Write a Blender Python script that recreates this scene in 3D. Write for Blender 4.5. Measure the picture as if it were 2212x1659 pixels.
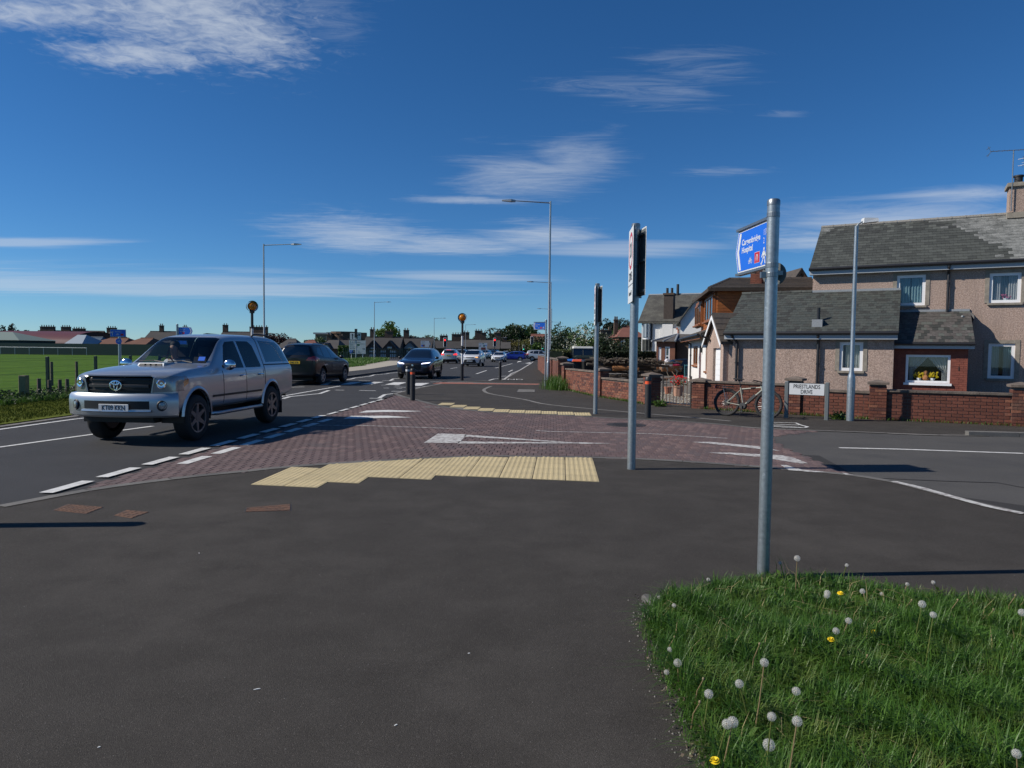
import bpy, bmesh, math, random
import numpy as np
from mathutils import Vector, Matrix, Euler
random.seed(7); RNG = np.random.default_rng(7)
S = bpy.context.scene
for o in list(bpy.data.objects): bpy.data.objects.remove(o)
COL = S.collection
# ---------------------------------------------------------------- camera
FV, EYE, PITCH, ROLL = 1510., 1.58, math.atan(72.5/1510), .011      # focal length in units of a 2212 px wide photograph
def ray(x, y):
    a, b = (x-1106)/FV, (y-829.5)/FV
    c, s = math.cos(ROLL), math.sin(ROLL)
    px, py = a*c+b*s, -a*s+b*c
    cp, sp = math.cos(PITCH), math.sin(PITCH)
    return (px, cp-py*sp, -sp-py*cp)
def G(x, y, z=0.):                       # photo point -> point on the ground
    d = ray(x, y); t = (z-EYE)/d[2]
    return Vector((d[0]*t, d[1]*t, z))
def D(x, y, Y):                          # photo point -> point at depth Y
    d = ray(x, y); t = Y/d[1]
    return Vector((d[0]*t, Y, EYE+d[2]*t))
cd = bpy.data.cameras.new('camera'); cam = bpy.data.objects.new('camera', cd); COL.objects.link(cam)
cd.sensor_width = 36; cd.lens = 36*FV/2212; cd.clip_start = .05; cd.clip_end = 6000
fw = Vector((0, math.cos(PITCH), -math.sin(PITCH))); rt = Vector((1, 0, 0)); up = rt.cross(fw)
r2 = rt*math.cos(ROLL)+up*math.sin(ROLL); u2 = -rt*math.sin(ROLL)+up*math.cos(ROLL)
mw = Matrix((r2, u2, -fw)).transposed().to_4x4(); mw.translation = (0, 0, EYE); cam.matrix_world = mw
S.camera = cam
# ---------------------------------------------------------------- sky, sun, exposure
SUN_EL, SUN_AZ = math.radians(38), math.radians(-95)        # azimuth from +Y, clockwise
W = bpy.data.worlds.new('World'); S.world = W; W.use_nodes = True
def nd(nt, t, **k):
    n = nt.nodes.new(t)
    for a, b in k.items():
        if a == 'ins':
            for i, v in b.items(): n.inputs[i].default_value = v
        else: setattr(n, a, b)
    return n
def mth(nt, op, a, b=None, c=None, clamp=False):
    n = nt.nodes.new('ShaderNodeMath'); n.operation = op; n.use_clamp = clamp
    for i, v in enumerate((a, b, c)):
        if v is None: continue
        if isinstance(v, (int, float)): n.inputs[i].default_value = v
        else: nt.links.new(v, n.inputs[i])
    return n.outputs[0]
def world():
    nt = W.node_tree; nt.nodes.clear(); L = nt.links.new
    out = nd(nt, 'ShaderNodeOutputWorld'); bg = nd(nt, 'ShaderNodeBackground'); bg.inputs[1].default_value = .078
    sky = nd(nt, 'ShaderNodeTexSky', sky_type='NISHITA', sun_disc=False, sun_elevation=SUN_EL, sun_rotation=SUN_AZ,
             altitude=3200, air_density=1.2, dust_density=.1, ozone_density=3.0)
    tint = nd(nt, 'ShaderNodeMix', data_type='RGBA', blend_type='MULTIPLY'); tint.inputs['Factor'].default_value = 1; L(sky.outputs[0], tint.inputs['A']); tint.inputs['B'].default_value = (.63, .88, 1.13, 1)
    hs = nd(nt, 'ShaderNodeHueSaturation', ins={0: .5, 1: 1.1, 2: 1.0}); L(tint.outputs['Result'], hs.inputs['Color'])
    tc = nd(nt, 'ShaderNodeTexCoord'); sp = nd(nt, 'ShaderNodeSeparateXYZ'); L(tc.outputs['Generated'], sp.inputs[0])
    z = mth(nt, 'MAXIMUM', sp.outputs[2], .02)
    z = mth(nt, 'ADD', z, .02)
    u = mth(nt, 'DIVIDE', sp.outputs[0], z); w = mth(nt, 'DIVIDE', sp.outputs[1], z)      # point on a flat cloud layer
    cv = nd(nt, 'ShaderNodeCombineXYZ'); L(u, cv.inputs[0]); L(w, cv.inputs[1])
    def noise(scale, detail, rough, sx=1, sy=1, off=0., dist=0.):
        mp = nd(nt, 'ShaderNodeMapping'); mp.inputs['Scale'].default_value = (sx, sy, 1); mp.inputs['Location'].default_value = (off, off*.7, 0)
        L(cv.outputs[0], mp.inputs[0])
        n = nd(nt, 'ShaderNodeTexNoise'); n.inputs['Scale'].default_value = scale; n.inputs['Detail'].default_value = detail
        n.inputs['Roughness'].default_value = rough; n.inputs['Distortion'].default_value = dist
        L(mp.outputs[0], n.inputs['Vector']); return n.outputs[0]
    n1 = noise(5.0, 6, .62, 1.0, 1.25, 3.1, 1.2); n2 = noise(1.5, 9, .66, .8, 1.5, 9.7, 1.1); n3 = noise(17, 5, .6, 1, 1.2, 1.3, .8); n4 = noise(4.2, 7, .7, .55, 2.2, 4.4, 1.5)
    def blob(vx, vy, rx, ry, rot=0.):
        d = ray(vx, vy); l = math.sqrt(sum(c*c for c in d)); zz = d[2]/l+.02; cx, cy = d[0]/l/zz, d[1]/l/zz
        dx = mth(nt, 'SUBTRACT', u, cx); dy = mth(nt, 'SUBTRACT', w, cy)
        c, s = math.cos(rot), math.sin(rot)
        a = mth(nt, 'MULTIPLY', mth(nt, 'ADD', mth(nt, 'MULTIPLY', dx, c), mth(nt, 'MULTIPLY', dy, s)), 1/rx)
        b = mth(nt, 'MULTIPLY', mth(nt, 'SUBTRACT', mth(nt, 'MULTIPLY', dy, c), mth(nt, 'MULTIPLY', dx, s)), 1/ry)
        r = mth(nt, 'ADD', mth(nt, 'MULTIPLY', a, a), mth(nt, 'MULTIPLY', b, b))
        return mth(nt, 'POWER', 2.718, mth(nt, 'MULTIPLY', r, -1.))
    def layer(blobs, nz, lo, hi, amt, k=1.5):
        m = blobs[0]
        for b in blobs[1:]: m = mth(nt, 'MAXIMUM', m, b)
        f = mth(nt, 'ADD', m, mth(nt, 'MULTIPLY', mth(nt, 'SUBTRACT', nz, .5), k))
        mr = nd(nt, 'ShaderNodeMapRange', interpolation_type='SMOOTHSTEP'); L(f, mr.inputs[0])
        mr.inputs[1].default_value = lo; mr.inputs[2].default_value = hi; mr.inputs[4].default_value = amt
        return mth(nt, 'MULTIPLY', mr.outputs[0], mth(nt, 'MULTIPLY', m, 3, clamp=True))
    nA = mth(nt, 'ADD', mth(nt, 'MULTIPLY', n1, .45), mth(nt, 'MULTIPLY', n3, .55))
    nB = mth(nt, 'ADD', mth(nt, 'MULTIPLY', n2, .6), mth(nt, 'MULTIPLY', n4, .4))
    A = layer([blob(330, 0, .46, .5), blob(40, 28, .40, .12), blob(500, 70, .26, .30), blob(300, 120, .30, .16)], nA, .25, 1.35, .66, 2.0)
    B = layer([blob(770, 512, .72, .95), blob(960, 532, 1.0, .6), blob(1170, 515, .55, .75)], nB, .25, 1.35, .60, 1.9)
    Cc = layer([blob(1150, 385, .50, .62, .35), blob(1000, 432, .55, .13), blob(1240, 345, .3, .5)], nB, .32, 1.45, .5, 2.0)
    Dd = layer([blob(1930, 470, 1.0, .7, -.25), blob(2090, 425, .6, .28, -.2), blob(1800, 520, .9, .6)], n2, .25, 1.4, .58, 1.4)
    E_ = layer([blob(1390, 195, .42, .22, .3), blob(1500, 145, .3, .18, .3), blob(1560, 370, .3, .14), blob(700, 30, .16, .25), blob(1700, 245, .12, .06)], n4, .45, 1.5, .22, 2.0)
    F_ = layer([blob(120, 612, 4.6, 1.7), blob(430, 625, 3.8, 1.4), blob(20, 525, 1.0, .3), blob(975, 595, 1.2, .55), blob(1330, 540, 1.1, .5)], noise(.9, 7, .64, .3, 1.5, 5.2, .6), .25, 1.0, .42, 1.7)
    al = A
    for q in (B, Cc, Dd, E_, F_): al = mth(nt, 'MAXIMUM', al, q)
    mx = nd(nt, 'ShaderNodeMix', data_type='RGBA'); L(al, mx.inputs['Factor']); L(hs.outputs[0], mx.inputs['A']); mx.inputs['B'].default_value = (7.6, 8.3, 9.2, 1)
    L(mx.outputs['Result'], bg.inputs[0]); L(bg.outputs[0], out.inputs[0])
world()
sd = bpy.data.lights.new('sun', 'SUN'); sd.energy = 5.0; sd.angle = math.radians(.53); sd.color = (1, .93, .83)
sun = bpy.data.objects.new('sun', sd); COL.objects.link(sun)
SUNV = Vector((math.sin(SUN_AZ)*math.cos(SUN_EL), math.cos(SUN_AZ)*math.cos(SUN_EL), math.sin(SUN_EL)))
sun.rotation_euler = SUNV.to_track_quat('Z', 'Y').to_euler(); sun.location = (-20, -2, 30)
S.view_settings.view_transform = 'Standard'; S.view_settings.look = 'None'; S.view_settings.exposure = .06; S.view_settings.gamma = 1
S.view_settings.use_curve_mapping = False
S.render.engine = 'CYCLES'; S.cycles.use_denoising = True; S.cycles.max_bounces = 6; S.cycles.transparent_max_bounces = 12
S.cycles.caustics_reflective = False; S.cycles.caustics_refractive = False; S.cycles.sample_clamp_indirect = 4
# ---------------------------------------------------------------- helpers
def tag(o, label=None, cat=None, group=None, kind=None):
    if label: o['label'] = label
    if cat: o['category'] = cat
    if group: o['group'] = group
    if kind: o['kind'] = kind
    return o
def link(name, me, mat=None, parent=None, smooth=False, kind=None, loc=None, rot=None, ang=None):
    if mat is not None and not me.materials: me.materials.append(MT[mat] if isinstance(mat, str) else mat)
    if smooth and me.polygons:
        me.polygons.foreach_set('use_smooth', [True]*len(me.polygons))
        if ang: me.set_sharp_from_angle(angle=math.radians(ang))
    o = bpy.data.objects.new(name, me); COL.objects.link(o)
    if parent: o.parent = parent
    if loc is not None: o.location = loc
    if rot is not None: o.rotation_euler = rot
    if kind: o['kind'] = kind
    return o
def thing(name, loc, rz, label, cat, group=None):
    o = bpy.data.objects.new(name, None); COL.objects.link(o); o.location = loc; o.rotation_euler = (0, 0, rz); o.empty_display_size = .2
    return tag(o, label, cat, group)
KIDS = None
def copy_tree(o, parent=None):
    kids = [c for c in COL.objects if c.parent is o]
    c = o.copy(); COL.objects.link(c); c.parent = parent
    for k in kids: copy_tree(k, c)
    return c
class MB:
    def __init__(s, m=None): s.v = []; s.f = []; s.m = m
    def add(s, vs, fs):
        b = len(s.v)
        if s.m is not None: vs = [s.m @ Vector(p) for p in vs]
        s.v += [tuple(p) for p in vs]; s.f += [tuple(i+b for i in f) for f in fs]; return s
    def hexa(s, p):
        return s.add(p, [(0, 3, 2, 1), (4, 5, 6, 7), (0, 1, 5, 4), (1, 2, 6, 5), (2, 3, 7, 6), (3, 0, 4, 7)])
    def box(s, x0, x1, y0, y1, z0, z1):
        return s.hexa([(x0, y0, z0), (x1, y0, z0), (x1, y1, z0), (x0, y1, z0), (x0, y0, z1), (x1, y0, z1), (x1, y1, z1), (x0, y1, z1)])
    def cbox(s, x0, x1, y0, y1, z0, z1, c=.01):          # chamfered on the vertical edges and the top
        ring = lambda d, z: [(x0+d+c, y0+d, z), (x1-d-c, y0+d, z), (x1-d, y0+d+c, z), (x1-d, y1-d-c, z), (x1-d-c, y1-d, z), (x0+d+c, y1-d, z), (x0+d, y1-d-c, z), (x0+d, y0+d+c, z)]
        v = ring(0, z0)+ring(0, z1-c)+ring(c*.7, z1)
        f = [tuple(range(7, -1, -1)), tuple(range(16, 24))]
        for k in (0, 8):
            for i in range(8): f.append((k+i, k+(i+1) % 8, k+8+(i+1) % 8, k+8+i))
        return s.add(v, f)
    def poly(s, pts, z0, z1):                              # prism, counter-clockwise outline in xy
        n = len(pts); v = [(p[0], p[1], z0) for p in pts]+[(p[0], p[1], z1) for p in pts]
        return s.add(v, [tuple(range(n-1, -1, -1)), tuple(range(n, 2*n))]+[(i, (i+1) % n, n+(i+1) % n, n+i) for i in range(n)])
    def prism(s, pts, axis, a, b):                         # outline in the plane across axis, extruded from a to b
        n = len(pts)
        def P(p, t): return {'x': (t, p[0], p[1]), 'y': (p[0], t, p[1]), 'z': (p[0], p[1], t)}[axis]
        v = [P(p, a) for p in pts]+[P(p, b) for p in pts]
        return s.add(v, [tuple(range(n-1, -1, -1)), tuple(range(n, 2*n))]+[(i, (i+1) % n, n+(i+1) % n, n+i) for i in range(n)])
    def flat(s, pts, z=None):
        return s.add([(p[0], p[1], p[2] if z is None else z) for p in pts], [tuple(range(len(pts)))])
    def cyl(s, p0, p1, r0, r1=None, n=12, caps=True):
        r1 = r0 if r1 is None else r1; p0, p1 = Vector(p0), Vector(p1); d = (p1-p0).normalized()
        a = d.orthogonal().normalized(); b = d.cross(a)
        v = [tuple(p+r*(a*math.cos(t)+b*math.sin(t))) for p, r in ((p0, r0), (p1, r1)) for t in [2*math.pi*i/n for i in range(n)]]
        f = [(i, (i+1) % n, n+(i+1) % n, n+i) for i in range(n)]
        if caps: f += [tuple(range(n-1, -1, -1)), tuple(range(n, 2*n))]
        return s.add(v, f)
    def tube(s, pts, r, n=8, closed=False):
        pts = [Vector(p) for p in pts]; m = len(pts); rr = r if isinstance(r, (list, tuple)) else [r]*m; v = []; a = None
        for i, p in enumerate(pts):
            if closed: t = pts[(i+1) % m]-pts[i-1]
            else: t = pts[min(i+1, m-1)]-pts[max(i-1, 0)]
            t.normalize(); a = t.orthogonal() if a is None else a-t*a.dot(t); a.normalize(); b = t.cross(a)
            v += [tuple(p+rr[i]*(a*math.cos(q)+b*math.sin(q))) for q in [2*math.pi*k/n for k in range(n)]]
        f = []
        for i in range(m if closed else m-1):
            j = (i+1) % m
            f += [(i*n+k, i*n+(k+1) % n, j*n+(k+1) % n, j*n+k) for k in range(n)]
        if not closed: f += [tuple(range(n-1, -1, -1)), tuple(range((m-1)*n, m*n))]
        return s.add(v, f)
    def lathe(s, prof, c=(0, 0, 0), n=16, axis='z', caps=True):
        v = []
        for r, z in prof:
            for k in range(n):
                t = 2*math.pi*k/n; p = (r*math.cos(t), r*math.sin(t), z)
                if axis == 'y': p = (p[0], p[2], -p[1])
                if axis == 'x': p = (p[2], p[0], p[1])
                v.append((p[0]+c[0], p[1]+c[1], p[2]+c[2]))
        m = len(prof); f = [(i*n+k, i*n+(k+1) % n, (i+1)*n+(k+1) % n, (i+1)*n+k) for i in range(m-1) for k in range(n)]
        if caps: f += [tuple(range(n-1, -1, -1)), tuple(range((m-1)*n, m*n))]
        return s.add(v, f)
    def ball(s, c, r, n=12, m=8):
        rx, ry, rz = (r, r, r) if isinstance(r, (int, float)) else r
        v = [(c[0], c[1], c[2]-rz)]
        for i in range(1, m):
            a = -math.pi/2+math.pi*i/m
            v += [(c[0]+rx*math.cos(a)*math.cos(2*math.pi*k/n), c[1]+ry*math.cos(a)*math.sin(2*math.pi*k/n), c[2]+rz*math.sin(a)) for k in range(n)]
        v.append((c[0], c[1], c[2]+rz)); t = len(v)-1
        f = [(0, 1+(k+1) % n, 1+k) for k in range(n)]
        f += [(1+i*n+k, 1+i*n+(k+1) % n, 1+(i+1)*n+(k+1) % n, 1+(i+1)*n+k) for i in range(m-2) for k in range(n)]
        f += [(1+(m-2)*n+k, 1+(m-2)*n+(k+1) % n, t) for k in range(n)]
        return s.add(v, f)
    def mesh(s, name='m', fix=False):
        me = bpy.data.meshes.new(name); me.from_pydata(s.v, [], s.f)
        if fix:
            b = bmesh.new(); b.from_mesh(me); bmesh.ops.recalc_face_normals(b, faces=b.faces); b.to_mesh(me); b.free()
        me.update(); return me
    def build(s, name, mat, parent=None, smooth=False, kind=None, loc=None, rot=None, ang=35, fix=True):
        return link(name, s.mesh(name, fix), mat, parent, smooth, kind, loc, rot, ang if smooth else None)
def shade_mix(o, extra, per=6, seed=1, p=.3, keep=0):            # alike pieces joined in one mesh, each with its own shade
    me = o.data; r = random.Random(seed); b = len(me.materials)
    for q in extra: me.materials.append(MT[q])
    mi = [0]*len(me.polygons); me.polygons.foreach_get('material_index', mi)
    for i in range(0, len(mi), per):
        if mi[i] == 0 and r.random() < p:
            k = b+r.randrange(len(extra))
            for j in range(i, min(i+per, len(mi))): mi[j] = k
    me.polygons.foreach_set('material_index', mi); return o
def npmesh(name, V, F):                                     # big meshes: V (n,3), F (m,k) numpy
    me = bpy.data.meshes.new(name); V = np.asarray(V, np.float32); F = np.asarray(F, np.int32); k = F.shape[1]
    me.vertices.add(len(V)); me.vertices.foreach_set('co', V.ravel())
    me.loops.add(F.size); me.loops.foreach_set('vertex_index', F.ravel())
    me.polygons.add(len(F)); me.polygons.foreach_set('loop_start', np.arange(0, F.size, k, dtype=np.int32))
    me.update(calc_edges=True); return me
def text_mesh(txt, size, ext=.001, align='CENTER', sx=1., bold=0.):
    c = bpy.data.curves.new('t', 'FONT'); c.body = txt; c.size = size; c.extrude = ext; c.align_x = align; c.align_y = 'CENTER'; c.resolution_u = 3; c.offset = bold
    o = bpy.data.objects.new('t', c); COL.objects.link(o)
    dg = bpy.context.evaluated_depsgraph_get(); me = bpy.data.meshes.new_from_object(o.evaluated_get(dg))
    bpy.data.objects.remove(o); bpy.data.curves.remove(c)
    me.transform(Matrix.Diagonal((sx, 1, 1, 1)))
    return me
# ---------------------------------------------------------------- materials
MT = {}
def mat(name, col, rough=.7, metal=0., col2=None, vs=4., c0=.4, c1=.6, var=0., vsc=20., bump=0., bs=60., rnd=0., coat=0., spec=.5, emit=0., speck=None, detail=5., trans=0., coord='Object', streak=None, col3=None, v3=.5, c30=.55, c31=.7):
    m = bpy.data.materials.new(name); MT[name] = m; m.use_nodes = True; nt = m.node_tree; L = nt.links.new
    b = nt.nodes['Principled BSDF']; b.inputs['Roughness'].default_value = rough; b.inputs['Metallic'].default_value = metal
    b.inputs['Coat Weight'].default_value = coat; b.inputs['Coat Roughness'].default_value = .04; b.inputs['Specular IOR Level'].default_value = spec
    tc = nd(nt, 'ShaderNodeTexCoord').outputs[coord]
    def noise(sc, det=detail, rg=.6):
        n = nd(nt, 'ShaderNodeTexNoise'); n.inputs['Scale'].default_value = sc; n.inputs['Detail'].default_value = det; n.inputs['Roughness'].default_value = rg
        L(tc, n.inputs['Vector']); return n.outputs[0]
    def mix(f, a, bb, mode='MIX'):
        x = nd(nt, 'ShaderNodeMix', data_type='RGBA', blend_type=mode)
        for s_, v in (('Factor', f), ('A', a), ('B', bb)):
            if hasattr(v, 'is_linked') or hasattr(v, 'links'): L(v, x.inputs[s_])
            else: x.inputs[s_].default_value = v if isinstance(v, (int, float)) else (*v[:3], 1)
        return x.outputs['Result']
    def ramp(f, a, bb):
        r = nd(nt, 'ShaderNodeMapRange'); L(f, r.inputs[0]); r.inputs[1].default_value = a; r.inputs[2].default_value = bb; return r.outputs[0]
    c = (*col, 1); cur = None
    if col2: cur = mix(ramp(noise(vs), c0, c1), col, col2)
    if col3: cur = mix(ramp(noise(v3, 6, .65), c30, c31), cur if cur else col, col3)
    if streak:                                             # rain-washed vertical streaks
        mp = nd(nt, 'ShaderNodeMapping'); mp.inputs['Scale'].default_value = (1, 1, .12); L(tc, mp.inputs[0]); n = nd(nt, 'ShaderNodeTexNoise'); n.inputs['Scale'].default_value = streak[1]; n.inputs['Detail'].default_value = 4; L(mp.outputs[0], n.inputs['Vector'])
        cur = mix(mth(nt, 'MULTIPLY', ramp(n.outputs[0], streak[2], streak[3]), .6), cur if cur else col, streak[0])
    if speck: cur = mix(ramp(noise(speck[1], 2, .5), speck[2], speck[2]+.06), cur if cur else col, speck[0])
    if var:
        f = ramp(noise(vsc), .25, .75); v = mth(nt, 'ADD', mth(nt, 'MULTIPLY', f, 2*var), 1-var)
        cb = nd(nt, 'ShaderNodeCombineColor');
        for i in range(3): L(v, cb.inputs[i])
        cur = mix(1., cur if cur else col, cb.outputs[0], 'MULTIPLY')
    if rnd:
        oi = nd(nt, 'ShaderNodeObjectInfo'); v = mth(nt, 'ADD', mth(nt, 'MULTIPLY', oi.outputs['Random'], 2*rnd), 1-rnd)
        cb = nd(nt, 'ShaderNodeCombineColor')
        for i in range(3): L(v, cb.inputs[i])
        cur = mix(1., cur if cur else col, cb.outputs[0], 'MULTIPLY')
    if cur: L(cur, b.inputs['Base Color'])
    else: b.inputs['Base Color'].default_value = c
    if bump:
        bp = nd(nt, 'ShaderNodeBump'); bp.inputs['Strength'].default_value = bump; bp.inputs['Distance'].default_value = .02
        L(noise(bs, 3), bp.inputs['Height']); L(bp.outputs[0], b.inputs['Normal'])
    if emit: b.inputs['Emission Color'].default_value = c; b.inputs['Emission Strength'].default_value = emit
    if trans:
        t = nd(nt, 'ShaderNodeBsdfTranslucent'); ad = nd(nt, 'ShaderNodeMixShader'); ad.inputs[0].default_value = trans
        if cur: L(cur, t.inputs[0])
        else: t.inputs[0].default_value = c
        o = nt.nodes['Material Output']; L(b.outputs[0], ad.inputs[1]); L(t.outputs[0], ad.inputs[2]); L(ad.outputs[0], o.inputs[0])
    return m
def glass(name, tint, dark=0., ior=1.5, rough=.02):
    m = bpy.data.materials.new(name); MT[name] = m; m.use_nodes = True; nt = m.node_tree; nt.nodes.clear(); L = nt.links.new
    o = nd(nt, 'ShaderNodeOutputMaterial'); t = nd(nt, 'ShaderNodeBsdfTransparent'); t.inputs[0].default_value = (*tint, 1)
    g = nd(nt, 'ShaderNodeBsdfGlossy'); g.inputs['Roughness'].default_value = rough; ge = nd(nt, 'ShaderNodeNewGeometry'); dt = nd(nt, 'ShaderNodeVectorMath', operation='DOT_PRODUCT'); L(ge.outputs['Normal'], dt.inputs[0]); L(ge.outputs['Incoming'], dt.inputs[1])
    f0 = ((ior-1)/(ior+1))**2; k = mth(nt, 'POWER', mth(nt, 'SUBTRACT', 1, mth(nt, 'ABSOLUTE', dt.outputs['Value']), clamp=True), 5)
    fr = mth(nt, 'ADD', mth(nt, 'MULTIPLY', k, 1-f0), f0)
    x = nd(nt, 'ShaderNodeMixShader'); L(fr, x.inputs[0]); L(t.outputs[0], x.inputs[1]); L(g.outputs[0], x.inputs[2]); L(x.outputs[0], o.inputs[0])
def mats():
    mat('asphalt_footway', (.042, .038, .0335), .85, col2=(.056, .051, .0455), vs=2.2, c0=.3, c1=.7, var=.62, vsc=230, bump=.42, bs=240, speck=((.17, .158, .145), 260, .655), detail=8, col3=(.069, .063, .056), v3=.55, c30=.5, c31=.78, spec=.16)
    mat('asphalt_road', (.040, .040, .0415), .8, col2=(.052, .052, .0535), vs=.8, c0=.3, c1=.7, var=.4, vsc=90, bump=.6, bs=80, speck=((.15, .15, .15), 130, .69), detail=8, spec=.2)
    mat('asphalt_side', (.066, .064, .061), .85, col2=(.086, .083, .079), vs=.7, c0=.3, c1=.7, var=.3, vsc=110, bump=.5, bs=90, detail=8, spec=.3, col3=(.062, .061, .06), v3=.45, c30=.52, c31=.66)
    mat('asphalt_patch', (.042, .041, .040), .88, var=.4, vsc=120, bump=.6, bs=100, spec=.25)
    mat('concrete_kerb', (.20, .19, .175), .9, rnd=.15, col2=(.13, .125, .115), vs=3, c0=.35, c1=.65, var=.25, vsc=60, bump=.3, bs=70)
    mat('concrete_dark', (.085, .082, .077), .9, rnd=.2, col2=(.13, .125, .115), vs=2, c0=.35, c1=.65, var=.25, vsc=60, bump=.3, bs=70)
    mat('paint_white', (.62, .62, .60), .7, col2=(.40, .40, .385), vs=9, c0=.45, c1=.75, var=.12, vsc=90, bump=.2, bs=100)
    mat('paint_worn', (.50, .50, .48), .75, col2=(.22, .19, .185), vs=14, c0=.46, c1=.62, var=.2, vsc=90, bump=.2, bs=100)
    mat('paver', (.125, .078, .072), .85, col2=(.105, .078, .078), vs=1.2, c0=.35, c1=.65, var=.22, vsc=60, rnd=.16, bump=.3, bs=120, col3=(.15, .105, .10), v3=.4)
    mat('paver_joint', (.045, .038, .036), .95)
    mat('tactile_buff', (.47, .385, .215), .8, col2=(.41, .34, .20), vs=2.5, c0=.4, c1=.65, var=.12, vsc=60, rnd=.06, bump=.15, bs=120, col3=(.33, .285, .19), v3=3.5, c30=.58, c31=.74)
    mat('tactile_red', (.32, .13, .095), .85, var=.15, vsc=50, rnd=.08)
    mat('iron_rust', (.15, .075, .042), .85, col2=(.085, .05, .035), vs=12, c0=.35, c1=.65, var=.3, vsc=80, bump=.3, bs=90)
    mat('iron_dark', (.04, .036, .034), .7, metal=.3, var=.3, vsc=60)
    mat('galv', (.36, .40, .42), .42, metal=.75, col2=(.29, .325, .345), vs=14, c0=.3, c1=.7, var=.16, vsc=45, bump=.05, bs=40, speck=((.55, .58, .6), 22, .70))
    mat('galv_far', (.33, .36, .38), .5, metal=.5, var=.12, vsc=10)
    mat('metal_grey', (.25, .27, .28), .4, metal=.8)
    mat('sign_back', (.15, .17, .175), .55, metal=.3)
    mat('sign_white', (.60, .62, .63), .45)
    mat('sign_blue', (.010, .125, .62), .4)
    mat('sign_red', (.45, .018, .03), .45)
    mat('sign_green', (.03, .12, .03), .5)
    mat('sign_brown', (.16, .03, .02), .5)
    mat('sign_yellow', (.75, .60, .02), .5)
    mat('black', (.012, .012, .013), .5)
    mat('black_paint', (.018, .018, .02), .45, var=.1)
    mat('rubber', (.016, .016, .017), .8, var=.2, vsc=30)
    mat('bollard', (.022, .023, .025), .65, var=.2, vsc=12)
    mat('reflect_orange', (.75, .10, .03), .4)
    mat('reflect_white', (.65, .65, .65), .4)
    mat('brick', (.175, .058, .034), .9, col2=(.12, .040, .026), vs=3.5, c0=.35, c1=.65, var=.25, vsc=40, bump=.4, bs=80, rnd=.22, col3=(.19, .10, .07), v3=1.1, c30=.56, c31=.72)
    mat('brick_dark', (.105, .038, .028), .9, col2=(.075, .032, .026), vs=4, var=.25, vsc=40, bump=.4, bs=80); mat('brick_light', (.235, .095, .056), .9, col2=(.19, .075, .045), vs=4, var=.25, vsc=40, bump=.4, bs=80)
    mat('paver_dark', (.10, .066, .064), .85, var=.25, vsc=60, bump=.3, bs=120); mat('paver_light', (.15, .10, .092), .85, var=.25, vsc=60, bump=.3, bs=120)
    mat('slate_dark', (.032, .034, .031), .75, var=.3, vsc=9, bump=.25, bs=30); mat('slate_light', (.082, .088, .078), .75, var=.3, vsc=9, bump=.25, bs=30)
    mat('mortar', (.14, .118, .10), .95, var=.25, vsc=25, col2=(.12, .10, .085), vs=3)
    mat('coping', (.17, .135, .11), .95, col2=(.11, .09, .075), vs=5, var=.25, vsc=40, bump=.4, bs=50)
    mat('brick_porch', (.215, .065, .042), .9, col2=(.165, .05, .035), vs=5, var=.2, vsc=40, rnd=.1, bump=.3, bs=60)
    mat('harl', (.46, .345, .285), .95, col2=(.31, .225, .185), vs=24, c0=.44, c1=.56, var=.35, vsc=45, bump=.9, bs=38, col3=(.34, .26, .22), v3=.6, c30=.5, c31=.75, streak=((.24, .185, .155), 2.2, .5, .75))
    mat('harl_white', (.72, .71, .69), .9, var=.08, vsc=30, bump=.5, bs=40)
    mat('harl_shaded', (.48, .45, .43), .9, var=.1, vsc=30, bump=.4, bs=40)  # white gable harl, greyed: its shade is put into the colour
    mat('render_white', (.74, .72, .69), .85, var=.07, vsc=2, bump=.15, bs=20)
    mat('slate', (.056, .061, .054), .75, col2=(.037, .040, .036), vs=2.0, c0=.4, c1=.62, var=.3, vsc=9, rnd=.3, bump=.25, bs=30, col3=(.036, .037, .033), v3=.6, c30=.5, c31=.68)
    mat('slate_green', (.042, .05, .046), .75, col2=(.062, .068, .06), vs=3.2, c0=.4, c1=.65, var=.28, vsc=12, rnd=.25, bump=.25, bs=30, col3=(.11, .105, .075), v3=.9, c30=.60, c31=.8)
    mat('slate_brown', (.066, .06, .055), .8, col2=(.11, .1, .095), vs=2.5, c0=.5, c1=.75, var=.3, vsc=10, rnd=.3, bump=.25, bs=30)
    mat('slate_pale', (.20, .205, .195), .85, col2=(.10, .105, .10), vs=2.4, c0=.42, c1=.6, var=.35, vsc=14, bump=.3, bs=30)
    mat('lichen', (.23, .22, .20), .9, var=.4, vsc=30, bump=.3, bs=40)
    mat('tile_brown', (.075, .06, .048), .85, col2=(.055, .046, .04), vs=3, var=.25, vsc=14, bump=.3, bs=30, speck=((.30, .29, .25), 26, .72))
    mat('tile_grey', (.10, .098, .085), .9, col2=(.06, .058, .052), vs=1.2, c0=.4, c1=.6, var=.3, vsc=8, bump=.3, bs=20)
    mat('timber_clad', (.32, .105, .022), .6, col2=(.26, .08, .018), vs=3, var=.15, vsc=20, rnd=.12)
    mat('timber_brown', (.24, .085, .025), .5, var=.15, vsc=8)
    mat('stone_red', (.20, .085, .052), .9, col2=(.15, .07, .045), vs=3, var=.2, vsc=20, bump=.3, bs=40)
    mat('stone_brown', (.115, .075, .052), .92, col2=(.085, .058, .042), vs=2, var=.25, vsc=12, bump=.3, bs=30)
    mat('stone_sand', (.24, .185, .14), .9, col2=(.18, .14, .105), vs=2, var=.2, vsc=18, bump=.2, bs=40)
    mat('stone_dark', (.065, .05, .042), .92, var=.3, vsc=5)
    mat('stone_surround', (.29, .26, .215), .9, col2=(.22, .195, .16), vs=5, var=.15, vsc=30)
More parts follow.
